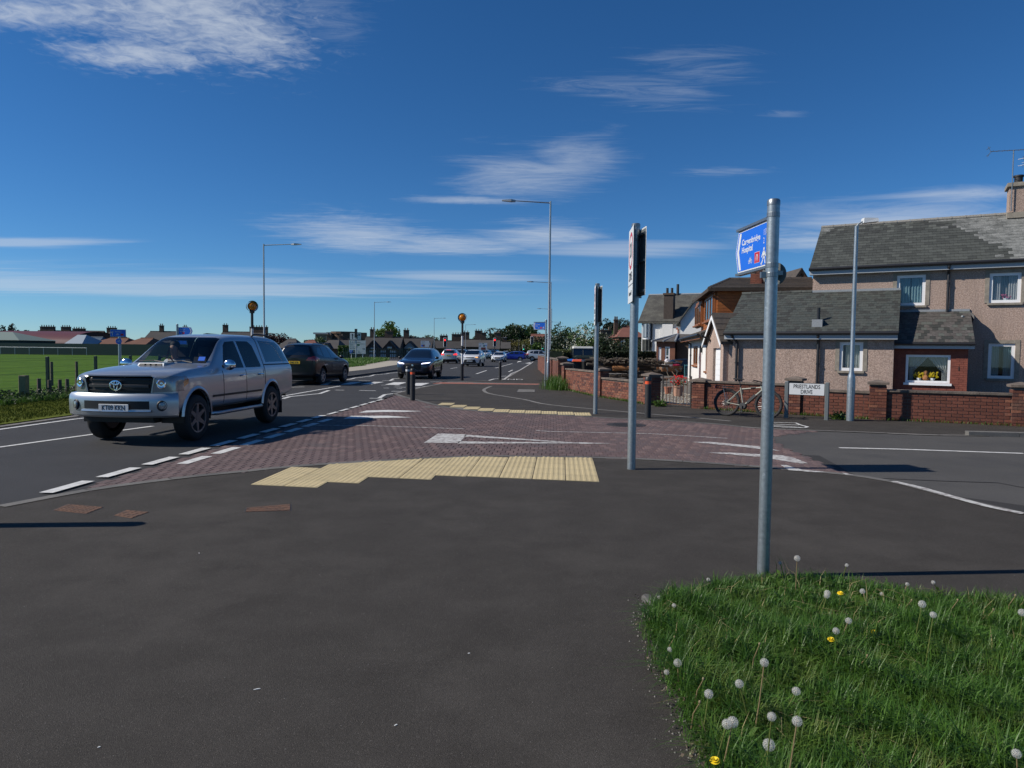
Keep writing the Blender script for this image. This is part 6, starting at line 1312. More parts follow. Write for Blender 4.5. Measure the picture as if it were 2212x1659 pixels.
def house_lamp():
    p = G(1836, 910); o = thing('street_lamp', (p.x, p.y, .01), 0, 'short grey lamp column in front of the garden wall', 'street lamp'); h = 4.55; m = MB()
    m.lathe([(.088, -.05), (.088, .98), (.078, 1.06), (.05, 1.16), (.047, 2.6), (.042, h)], (0, 0, 0), 18); m.build('column', 'galv', o, smooth=True); m = MB(); m.tube([(0, 0, h-.02), (.04, -.02, h+.05), (.12, -.05, h+.09)], .022, 8); m.build('arm', 'galv', o, smooth=True)
    m = MB(); m.hexa([(.1, -.14, h+.05), (.42, -.2, h+.08), (.44, .0, h+.08), (.12, .06, h+.05), (.11, -.13, h+.17), (.40, -.18, h+.16), (.42, -.01, h+.16), (.13, .05, h+.17)]); m.build('lantern', 'sign_white', o)
    m = MB(); m.box(-.03, .03, -.095, -.08, .3, .8); m.build('access_door', 'galv', o)
house_lamp()
# ---- bollards
def bollard(loc, label, h=.98, r=.075, band='reflect_orange', grp='black plastic bollards'):
    o = thing('bollard', loc, 0, label, 'bollard', grp); m = MB(); m.lathe([(r, -.05), (r, h-.19)], (0, 0, 0), 20, caps=False); m.lathe([(r, h-.19), (r*.97, h-.185), (r*.97, h-.1)], (0, 0, 0), 20, caps=False); m.build('shaft', 'bollard', o, smooth=True)
    m = MB(); m.lathe([(r*1.0, h-.1), (r*1.06, h-.095), (r*1.04, h-.03), (r*.8, h-.005), (.0001, h)], (0, 0, 0), 20, caps=False); m.build('cap', 'plastic_black', o, smooth=True)
    m = MB(); V = []; n = 12
    for i in range(n+1): t = math.radians(135+190*i/n); V += [(r*1.01*math.cos(t), r*1.01*math.sin(t), h-.175), (r*1.01*math.cos(t), r*1.01*math.sin(t), h-.105)]
    m.add(V, [(2*i, 2*i+2, 2*i+3, 2*i+1) for i in range(n)]); m.build('reflective_band', band, o, smooth=True, fix=False); return o
def gl(x, y, z=.012): p = G(x, y); return (p.x, p.y, z)
bollard(gl(891.5, 866), 'black bollard with red and white band at the paved corner'); bollard(gl(881, 853), 'black bollard half hidden behind its twin at the paved corner', band='reflect_white'); bollard(gl(1399, 903.5), 'black bollard with bright orange band in front of the iron gate'); bollard(gl(1080, 821.5), 'black bollard standing alone beside the far zigzag marking', band='bollard')
bollard((-4.82, 5.98, .01), 'black bollard beside the rusty drain covers', h=1.2, r=.085)
for vx, vy, lb in ((1083.5, 776, 'thin black post beside the blue estate car'), (1097, 775, 'black post between the blue estate and the signal pole')):
    p = G(vx, vy); o = thing('bollard', (p.x, p.y, 0), 0, lb, 'bollard', 'thin posts at the far junction'); m = MB(); m.lathe([(.07, 0), (.07, 1.3), (.05, 1.4), (.0001, 1.42)], (0, 0, 0), 10); m.build('shaft', 'black_paint', o)
# ---- Belisha beacons
def beacon(loc, label):
    o = thing('belisha_beacon', loc, 0, label, 'beacon', 'zebra crossing beacons'); z = 0; r = .055; k = 0
    for a, b, mt in ((0, .85, 'black_paint'), (.85, 1.38, 'reflect_white'), (1.38, 1.78, 'black_paint'), (1.78, 2.28, 'reflect_white'), (2.28, 2.95, 'black_paint')):
        m = MB(); rr = .08 if a == 0 else r; m.lathe([(rr, a), (rr, b-.02), (r, b)], (0, 0, 0), 16); m.build('pole_band', mt, o, smooth=True)
    m = MB(); m.lathe([(.1, 2.93), (.105, 3.06), (.08, 3.07)], (0, 0, 0), 16); m.build('lamp_base', 'black_paint', o)
    m = MB(); m.ball((0, 0, 3.22), .185, 18, 12); m.build('globe', 'amber_globe', o, smooth=True)
    m = MB(); V = []; n = 20                                   # black hood open to the traffic
    for i in range(n):
        t = 2*math.pi*i/n
        for x, rr in ((-.09, .235), (.04, .22), (.24, .20)): V.append((x*.0+rr*math.cos(t), x, 3.22+rr*math.sin(t)))
    m.add(V, [(3*i+q, 3*((i+1) % n)+q, 3*((i+1) % n)+q+1, 3*i+q+1) for i in range(n) for q in range(2)]); m.build('hood', 'black_paint', o, smooth=True, fix=False, rot=None)
    return o
beacon(gl(998, 822), 'zebra crossing beacon with amber globe on the near footway'); b2 = beacon((-11.0, 29.6, .1), 'zebra crossing beacon showing above the pickup roof'); b2.rotation_euler.z = .55
# ---- small blue signs, name plate, direction signs
def mid_lines(p, m, L, H):
    words('Cargenbridge', p, m, L*.16, H*.72, .062, 'sign_white', .0016, sx=.7); words('Hospital', p, m, L*.16, H*.50, .062, 'sign_white', .0016, sx=.7); bike_symbol(p, m, L*.47, H*.2, H*.12, z=.0016); panel2('route_number', p, m, rect(L*.6, L*.76, H*.12, H*.36), .0016, .0022, 'sign_red'); words('(7)', p, m, L*.68, H*.24, .05, 'sign_white', .0026, 'CENTER', .74); walker(p, m, L*.87, H*.1, H*.3, z=.0016)
q = D(1178.8, 760, 31.3); finger((q.x, q.y, .01), 2.95, .04, .56, .32, 2.84, (.95, -.3, 0), 'blue finger sign on a thin post beside the tall street lamp', mid_lines)
def far_lines(p, m, L, H):
    m = m @ Matrix.Translation((L, 0, 0)); mm = m
    for k, t in enumerate(('New Abbey', 'Hospital')): words(t, p, m, -L*.86, H*(.74-.22*k), .06, 'sign_white', .0016, sx=.7)
def right_finger(vx, Y, z1, label):
    p = D(vx, 760, Y); o = thing('finger_post', (p.x, p.y, .03), 0, label, 'signpost'); post(o, z1+.12, .045); L, H = .62, .32; m = facem((.05, 0, z1-H), (1, -.1, 0))
    pts = [(0, 0), (L-.07, 0), (L, H/2), (L-.07, H), (0, H)]; bl = panel2('blade', o, m, pts, -.004, 0, 'sign_white'); panel2('blue_face', bl, m, [(.012, .012), (L-.08, .012), (L-.015, H/2), (L-.08, H-.012), (.012, H-.012)], .0004, .0012, 'sign_blue')
    words('Town Centre', bl, m, .05, H*.72, .06, 'sign_white', .0016, sx=.7); words('Maxwelltown', bl, m, .05, H*.48, .06, 'sign_white', .0016, sx=.7); panel2('route_number', bl, m, rect(.16, .26, .04, .11), .0014, .002, 'sign_red'); panel2('chevron', bl, m, [(L-.15, .03), (L-.11, .03), (L-.045, H/2), (L-.085, H/2)], .0014, .002, 'sign_white'); panel2('chevron', bl, m, [(L-.085, H/2), (L-.045, H/2), (L-.11, H-.03), (L-.15, H-.03)], .0014, .002, 'sign_white')
    p2 = panel2('lower_plate', o, facem((-.25, 0, z1-H-.38), (1, -.1, 0)), rect(0, .66, 0, .3), -.004, 0, 'sign_blue')
right_finger(383.5, 29, 2.36, 'blue finger sign pointing right above the pickup windscreen')
def cycle_sign():
    p = D(259, 770, 24.5); o = thing('cycle_sign', (p.x, p.y, .03), 0, 'blue rectangular cycle route sign over a small round sign beside the field', 'road sign'); post(o, 2.1, .05); m = facem((-.27, -.10, 1.88), (1, .12, 0)); pl = panel2('route_plate', o, m, rect(0, .52, 0, .25), -.004, 0, 'sign_white'); panel2('blue_face', pl, m, rect(.01, .51, .01, .24), .0004, .001, 'sign_blue')
    words('New Abbey', pl, m, .16, .17, .055, 'sign_white', .0016, sx=.8); bike_symbol(pl, m, .24, .07, .06, z=.0016); panel2('route_number', pl, m, rect(.34, .44, .035, .105), .0014, .002, 'sign_red'); strokes('arrow', pl, m, [((.08, .05), (.06, .17)), ((.06, .17), (.03, .15)), ((.06, .17), (.1, .16))], .022, 'sign_white', .0016)
    b = MB(facem((0, -.06, 1.72), (1, .12, 0))); b.prism([(.1*math.cos(t), .1*math.sin(t)) for t in [2*math.pi*i/24 for i in range(24)]], 'z', -.004, 0); rd = b.build('roundel', 'sign_blue', o); bike_symbol(rd, facem((0, -.06, 1.72), (1, .12, 0)), 0, -.01, .075, z=.001)
cycle_sign()
def nameplate():
    a, b = G(1698, 903.5), G(1785, 908.5); d = (b-a); L = d.length; o = thing('street_nameplate', (a.x, a.y, .012), math.atan2(d.y, d.x), 'white street nameplate reading Priestlands Drive on two dark posts', 'street sign')
    zt = D(1740, 829.5, (a.y+b.y)/2).z; zb = D(1740, 854, (a.y+b.y)/2).z
    for x in (0, L): m = MB(); m.cbox(x-.045, x+.045, -.045, .045, -.05, zt+.04, .012); m.build('post', 'sign_back', o)
    m = facem((.06, -.03, zb), (1, 0, 0)); w = L-.12; h = zt-zb; bb = panel2('board', o, m, rect(-.01, w+.01, -.01, h+.01), -.02, 0, 'black_paint'); pl = panel2('white_face', bb, m, rect(.0, w, .0, h, .01), .0005, .003, 'sign_white')
    words('PRIESTLANDS', pl, m, w/2, h*.71, h*.49, 'black', .004, 'CENTER', w/ (h*.49*7.9)*1.0, .002); words('DRIVE', pl, m, w/2, h*.25, h*.49, 'black', .004, 'CENTER', w/(h*.49*7.9), .002)
nameplate()
def arrow_up(p, m, x, y, s, z=.003): strokes('arrow', p, m, [((x, y-s*.5), (x, y+s*.35))], s*.14, 'black', z); panel2('arrow_head', p, m, [(x-s*.2, y+s*.18), (x+s*.2, y+s*.18), (x, y+s*.52)], z, z+.001, 'black')
def road_signs():
    Y = 87; a = D(755.5, 734.3, Y); b = D(780.3, 718.7, Y); o = thing('lane_sign', (D(768.6, 784, Y).x, Y, .09), 0, 'small white lane arrow sign on the pole above the large direction sign', 'road sign'); c = o.location.x; w, h = b.x-a.x, b.z-a.z; m = MB(); m.cyl((0, .1, -.05), (0, .1, D(768, 725, Y).z), .065, .065, 10); m.build('pole', 'galv_far', o); m = facem((a.x-c, 0, a.z-.09), (1, 0, 0)); p = panel2('board', o, m, rect(-.04, w+.04, -.04, h+.04, .06), -.02, 0, 'black_paint'); panel2('white_face', p, m, rect(.03, w-.03, .03, h-.03, .04), .002, .006, 'sign_white')
    arrow_up(p, m, w*.24, h*.5, h*.7, .008); strokes('arrow', p, m, [((w*.64, h*.15), (w*.64, h*.55)), ((w*.64, h*.55), (w*.7, h*.68)), ((w*.7, h*.68), (w*.82, h*.7))], .1, 'black', .008); panel2('arrow_head', p, m, [(w*.8, h*.52), (w*.93, h*.7), (w*.8, h*.88)], .008, .009, 'black')
    for i in range(4): panel2('dash', p, m, rect(w*.47, w*.49, h*(.08+.24*i), h*(.22+.24*i)), .008, .009, 'black')
    m = MB(); m.box(-.14, .14, -.05, .25, D(768, 729, Y).z-.09, D(768, 718, Y).z+.35); m.build('signal_back', 'black_paint', o)
    Y = 90; a = D(754, 764, Y); b = D(790, 735.6, Y); w, h = b.x-a.x, b.z-a.z; o = thing('direction_sign', (a.x, Y, .09), 0, 'large white direction sign with parking panel on two posts in the verge', 'road sign')
    for x in (.3, w-.4): m = MB(); m.cyl((x, .08, -.05), (x, .08, b.z-.2), .06, .06, 8); m.build('post', 'sign_white', o)
    m = facem((0, 0, a.z-.09), (1, 0, 0)); p = panel2('board', o, m, rect(0, w, 0, h), -.03, 0, 'sign_white'); panel2('divider', p, m, rect(0, w, h*.735, h*.75), .002, .004, 'black'); arrow_up(p, m, w*.07, h*.87, .26, .003)
    words('A75, A710 Dalbeattie', p, m, w*.14, h*.865, .17, 'black', .003, sx=.78)
    for t, k in (('Carlisle', .66), ('Glencaple (B725)', .52), ('The Crichton', .39)): words(t, p, m, w*.035, h*k, .18, 'black', .003, sx=.85)
    panel2('route_patch', p, m, rect(w*.47, w*.635, h*.6, h*.71), .002, .003, 'sign_green'); panel2('parking_patch', p, m, rect(w*.03, w*.22, h*.04, h*.27), .002, .003, 'sign_blue'); words('P', p, m, w*.125, h*.155, .34, 'sign_white', .004, 'CENTER'); panel2('parking_patch', p, m, rect(w*.22, w*.36, h*.04, h*.27), .002, .003, 'black'); words('72', p, m, w*.29, h*.155, .26, 'sign_white', .004, 'CENTER', .8); words('Town', p, m, w*.5, h*.21, .17, 'black', .003); words('Centre', p, m, w*.5, h*.09, .17, 'black', .003)
    strokes('arrow', p, m, [((w*.8, h*.37), (w*.92, h*.37))], .07, 'black', .003); panel2('arrow_head', p, m, [(w*.89, h*.32), (w*.97, h*.37), (w*.89, h*.42)], .003, .004, 'black')
    Y = 97; a = D(909, 749.5, Y); b = D(931, 736.3, Y); w, h = b.x-a.x, b.z-a.z; o = thing('direction_sign', (a.x, Y, 0), 0, 'pointed white direction sign behind the dark blue SUV', 'road sign')
    for x in (.3, w*.45, w*.75): m = MB(); m.cyl((x, .08, -.05), (x, .08, b.z-.2), .05, .05, 8); m.build('post', 'galv_far', o)
    m = facem((0, 0, a.z), (1, 0, 0)); p = panel2('board', o, m, [(0, 0), (w*.84, 0), (w, h/2), (w*.84, h), (0, h)], -.03, 0, 'sign_white'); panel2('chevron', p, m, [(w*.80, h*.05), (w*.85, h*.05), (w*.96, h/2), (w*.91, h/2)], .002, .003, 'black'); panel2('chevron', p, m, [(w*.91, h/2), (w*.96, h/2), (w*.85, h*.95), (w*.80, h*.95)], .002, .003, 'black')
    for t, k in (('Carlisle (A75)', .84), ('Glencaple', .65), ('The Crichton', .46)): words(t, p, m, w*.05, h*k, .11, 'black', .003)
    panel2('parking_patch', p, m, rect(w*.05, w*.22, h*.08, h*.34), .002, .003, 'sign_blue'); panel2('parking_patch', p, m, rect(w*.22, w*.38, h*.08, h*.34), .002, .003, 'sign_brown')
    Y = 118; a = D(1034, 756.5, Y); b = D(1052.5, 741, Y); w, h = b.x-a.x, b.z-a.z; o = thing('direction_sign', (a.x, Y, 0), 0, 'square white direction sign with brown panel beyond the junction', 'road sign')
    for x in (.3, w-.3): m = MB(); m.cyl((x, .08, -.05), (x, .08, b.z-.2), .06, .06, 8); m.build('post', 'galv_far', o)
    m = facem((0, 0, a.z), (1, 0, 0)); p = panel2('board', o, m, rect(0, w, 0, h), -.03, 0, 'sign_white'); panel2('brown_patch', p, m, rect(w*.28, w*.82, h*.05, h*.38), .002, .003, 'sign_brown')
    for x0, x1, y in ((.42, .6, .86), (.52, .7, .62), (.52, .7, .48)): panel2('route_patch', p, m, rect(w*x0, w*x1, h*y, h*(y+.1)), .002, .003, 'sign_green')
    panel2('blue_patch', p, m, rect(w*.72, w*.95, h*.62, h*.70), .002, .003, 'sign_blue')
    for t, k in (('Town Centre', .9), ('Stranraer', .67), ('Lockerbie', .53)): words(t, p, m, w*.04, h*k, .13, 'black', .003, sx=.6)
road_signs()
# ---- traffic signals
def signal(vx, vy, Y, label, lit='red', sc=1., zb=0):
    p = D(vx, vy, Y); o = thing('traffic_light', (p.x, Y, 0), 0, label, 'traffic light', 'traffic signals at the far junction'); z = p.z
    m = MB(); m.cyl((0, .12, 0), (0, .12, z+.3), .06, .06, 10); m.build('pole', 'black_paint', o); m = MB(); m.cbox(-.2*sc, .2*sc, -.02, .2, z-.85*sc, z+.28*sc, .03); h = m.build('backing_board', 'reflect_white', o); m = MB(); m.box(-.15*sc, .15*sc, -.05, -.021, z-.80*sc, z+.23*sc); m.build('head', 'black_paint', h)
    for k, (nm, mt) in enumerate((('red', 'signal_red'), ('amber', 'trim'), ('green', 'signal_green'))):
        m = MB(); m.lathe([(.1*sc, -.0), (.09*sc, .02), (.0001, .03)], (0, 0, 0), 14, 'y', False); m.build('lens', mt if nm == lit else 'trim', h, loc=(0, -.055, z-k*.32*sc), rot=(0, 0, math.pi))
        m = MB(); m.lathe([(.11*sc, 0), (.11*sc, .14)], (0, 0, 0), 14, 'y', False); m.build('visor', 'black_paint', h, loc=(0, -.19, z-k*.32*sc), fix=False)
signal(961.3, 734.5, 96, 'traffic signal showing red above the queueing silver SUV', sc=1.1); signal(1068.7, 734.5, 112, 'traffic signal showing red above the low white saloon', sc=1.2)
signal(1131, 748, 150, 'traffic signal showing green beyond the blue estate', 'green'); signal(1172, 746, 150, 'traffic signal showing green beside the far hedge', 'green')
signal(1149, 731, 122, 'dark traffic signal seen from behind near the gorse', 'none', 1.2)
p = G(1120.5, 776.5); o = thing('signal_pole', (p.x, p.y, 0), 0, 'plain black signal pole beside the pale silver SUV', 'pole'); m = MB(); m.lathe([(.1, 0), (.08, .5), (.07, 3.6), (.0001, 3.65)], (0, 0, 0), 10); m.build('column', 'black_paint', o)
# ---- bicycle against the wall
def bicycle():
    a, b = G(1568, 899), G(1658, 905.5); d = b-a; L = d.length; o = thing('bicycle', (a.x, a.y, .014), math.atan2(d.y, d.x), 'pale green electric bicycle with rear rack leaning on the brick wall', 'bicycle'); k = L/1.12
    rig = Matrix.Rotation(math.radians(-9), 4, 'X') @ Matrix.Diagonal((k, 1, k, 1)); R = .355
    def T(pts, r, name, mt, n=8, par=o): q = MB(rig); q.tube([(p[0], p[2] if len(p) > 2 else 0, p[1]) for p in pts], r, n); return q.build(name, mt, par, smooth=True)
    for x, nm in ((0, 'wheel'), (1.12, 'wheel')):
        q = MB(rig); q.tube([(x+R*math.cos(t)*.93, 0, R+R*.93*math.sin(t)) for t in [2*math.pi*i/36 for i in range(36)]], .034, 10, True); w = q.build('wheel', 'rubber', o, smooth=True)
        q = MB(rig); q.tube([(x+R*.84*math.cos(t), 0, R+R*.84*math.sin(t)) for t in [2*math.pi*i/36 for i in range(36)]], .012, 6, True); q.build('rim', 'trim', w, smooth=True)
        q = MB(rig)
        for i in range(28): t = 2*math.pi*i/28; q.cyl((x+.03*math.cos(t+.6), .02*(-1)**i, R+.03*math.sin(t+.6)), (x+R*.84*math.cos(t), 0, R+R*.84*math.sin(t)), .0016, .0016, 3, False)
        q.build('spokes', 'metal_grey', w, fix=False); q = MB(rig); q.cyl((x, -.045, R), (x, .045, R), .075 if x == 0 else .03, .075 if x == 0 else .03, 14); q.build('hub', 'iron_dark', w)
        q = MB(rig); q.tube([(x+(R+.012)*math.cos(t), 0, R+(R+.012)*math.sin(t)) for t in [math.radians(v) for v in ((20, 50, 80, 110, 140, 170, 190) if x == 0 else (40, 70, 100, 130, 160, 185))]], .02, 6); q.build('mudguard', 'trim', o, smooth=True)
    bb, st, hd, hb = (.45, .29), (.335, .77), (.885, .83), (.925, .70)
    f = MB(rig)
    def TT(p, q_, r): f.tube([(p[0], p[2] if len(p) > 2 else 0, p[1]), (q_[0], q_[2] if len(q_) > 2 else 0, q_[1])], r, 10)
    TT(bb, st, .018); TT((.345, .73), (.885, .80), .018); TT(bb, (.915, .725), .026); TT(hd, hb, .024)
    for s in (.04, -.04): TT((.0, R, s), (.335, .70, s*.4), .011); TT((.0, R, s), (.45, .29, s*.9), .012)
    f.build('frame', 'bike_frame', o, smooth=True)
    for s in (.045, -.045): T([(.925, .70, s), (1.0, .55, s), (1.12, R, s)], .014, 'fork_leg', 'trim')
    T([(.335, .77), (.285, .97)], .014, 'seat_post', 'trim'); q = MB(rig); q.add([(.14, -.08, .985), (.14, .08, .985), (.22, .075, .975), (.42, .018, .985), (.42, -.018, .985), (.22, -.075, .975), (.15, -.06, 1.02), (.15, .06, 1.02), (.25, .05, 1.01), (.41, .012, 1.005), (.41, -.012, 1.005), (.25, -.05, 1.01)], [(0, 1, 7, 6), (1, 2, 8, 7), (2, 3, 9, 8), (3, 4, 10, 9), (4, 5, 11, 10), (5, 0, 6, 11), (6, 7, 8, 11), (8, 9, 10, 11), (0, 5, 4, 3, 2, 1)]); q.build('saddle', 'black', o)
    T([(.885, .83), (.86, .90), (.90, .93)], .016, 'stem', 'trim'); q = MB(rig); q.tube([(.80, -.33, .935), (.87, -.2, .94), (.90, 0, .935), (.87, .2, .94), (.80, .33, .935)], .013, 8); q.build('handlebar', 'trim', o, smooth=True); q = MB(rig); q.tube([(.76, -.3, .92), (.83, -.26, .90), (.90, -.2, .93)], .008, 5); q.build('brake_lever', 'trim', o)
    q = MB(rig); q.hexa([(.53, -.045, .40), (.585, -.045, .36), (.585, .045, .36), (.53, .045, .40), (.73, -.04, .61), (.79, -.04, .57), (.79, .04, .57), (.73, .04, .61)]); q.build('battery', 'plastic_black', o)
    q = MB(rig); q.cyl((.45, -.06, .29), (.45, .06, .29), .085, .085, 16); q.build('motor', 'plastic_black', o); q = MB(rig); q.tube([(.45, -.08, .29), (.46, -.085, .12)], .012, 6); q.box(.41, .51, -.16, -.08, .105, .13); q.build('crank', 'trim', o); q = MB(rig); q.tube([(.45, .08, .29), (.44, .085, .46)], .012, 6); q.build('crank', 'trim', o)
    for y in (-.075, .075): T([(-.33, .80, y), (.13, .78, y)], .009, 'rack_rail', 'trim', 6); T([(-.3, .74, y), (.08, .72, y)], .009, 'rack_rail', 'trim', 6); T([(0, R, y*.7), (-.12, .79, y)], .008, 'rack_stay', 'metal_grey', 6); T([(-.32, .80, y), (-.33, .72, y)], .009, 'rack_stay', 'trim', 6)
    for x in (-.3, -.15, 0, .12): q = MB(rig); q.tube([(x, -.075, .79), (x, .075, .79)], .008, 6); q.build('rack_bar', 'trim', o)
    q = MB(rig); q.box(-.36, -.33, -.05, .05, .72, .79); q.build('rear_lamp', 'lamp_red', o); T([(.36, .74), (.40, .71), (.41, .62), (.38, .60)], .02, 'cable_lock', 'trim'); T([(.62, .775), (.74, .785)], .028, 'frame_strap', 'trim'); T([(.42, .27), (.38, .03)], .01, 'kickstand', 'trim')
    q = MB(rig); q.tube([(0, -.02, R+.04), (.45, -.02, .29+.06)], .005, 4); q.tube([(0, -.02, R-.04), (.45, -.02, .29-.06)], .005, 4); q.build('chain', 'iron_dark', o, kind='stuff')
bicycle()
# ================================================================ houses further off
def simple_house(label, P, rz, L, Wd, ze, zr, wm, rm, hip=0., chim=(), wins=(), name='house', ov=.3, z0=0., cat='house', frame='upvc', gwins=(), cm='stone_brown', slate=None):
    """x along the front, y inward; wins on the front, gwins on the left gable end"""
    o = thing(name, (P[0], P[1], z0), rz, label, cat, None)
    m = MB(); holes_wall(m, 0, L, 0, ze, wins, 0, .12)
    if not hip: m.add([(0, 0, 0), (0, Wd, 0), (0, Wd, ze), (0, Wd/2, zr-.05), (0, 0, ze)], [(4, 3, 2, 1, 0)]); m.add([(L, 0, 0), (L, Wd, 0), (L, Wd, ze), (L, Wd/2, zr-.05), (L, 0, ze)], [(0, 1, 2, 3, 4)])
    else: m.add([(0, 0, 0), (0, Wd, 0), (0, Wd, ze), (0, 0, ze)], [(3, 2, 1, 0)]); m.add([(L, 0, 0), (L, Wd, 0), (L, Wd, ze), (L, 0, ze)], [(0, 1, 2, 3)])
    m.add([(0, Wd, 0), (L, Wd, 0), (L, Wd, ze), (0, Wd, ze)], [(3, 2, 1, 0)]); m.build('wall', wm, o, fix=False)
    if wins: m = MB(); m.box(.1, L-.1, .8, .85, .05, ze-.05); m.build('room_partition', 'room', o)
    m = MB(); t = .1; k = ov*(zr-ze)/(Wd/2)
    if not hip: m.prism([(-ov, ze-k), (Wd/2, zr), (Wd+ov, ze-k), (Wd+ov, ze-k-t), (Wd/2, zr-t), (-ov, ze-k-t)], 'x', -ov*.6, L+ov*.6)
    else:
        a, b = hip, L-hip; v = [(-ov, -ov, ze-.05), (L+ov, -ov, ze-.05), (L+ov, Wd+ov, ze-.05), (-ov, Wd+ov, ze-.05), (a, Wd/2, zr), (b, Wd/2, zr)]; m.add(v, [(0, 1, 5, 4), (1, 2, 5), (2, 3, 4, 5), (3, 0, 4), (3, 2, 1, 0)])
    rf = m.build('roof', rm, o)
    m = MB(); a, b = (hip, L-hip) if hip else (-ov*.6, L+ov*.6); m.cyl((a, Wd/2, zr+.02), (b, Wd/2, zr+.02), .1, .1, 6); m.build('ridge', rm, rf)
    m = MB(); m.cyl((-ov*.6, -ov-.05, ze-k-.02), (L+ov*.6, -ov-.05, ze-k-.02), .06, .06, 6); m.build('gutter', 'gutter', o)
    for c in chim:
        x, y, w, h = c[:4]; m = MB(); m.box(x-w/2, x+w/2, y-.3, y+.3, zr-1.2, zr+h); ch = m.build('chimney', cm, rf); m = MB(); m.box(x-w/2-.07, x+w/2+.07, y-.37, y+.37, zr+h, zr+h+.12); m.build('chimney_cope', cm, ch); n = max(2, int(w/.55))
        for i in range(n): m = MB(); m.lathe([(.11, zr+h+.12), (.1, zr+h+.5), (.12, zr+h+.52)], (x-w/2+w*(i+.5)/n, y, 0), 8); m.build('chimney_pot', c[4] if len(c) > 4 else ('stone_dark', 'stone_sand', 'stone_dark')[i % 3], ch)
    for w in wins: window(o, *w[:4], 0, surround=False, frame=frame, fw=.09, mull=1 if w[1]-w[0] > 1.1 else 0, curt=None, bars=(.5,))
    return o
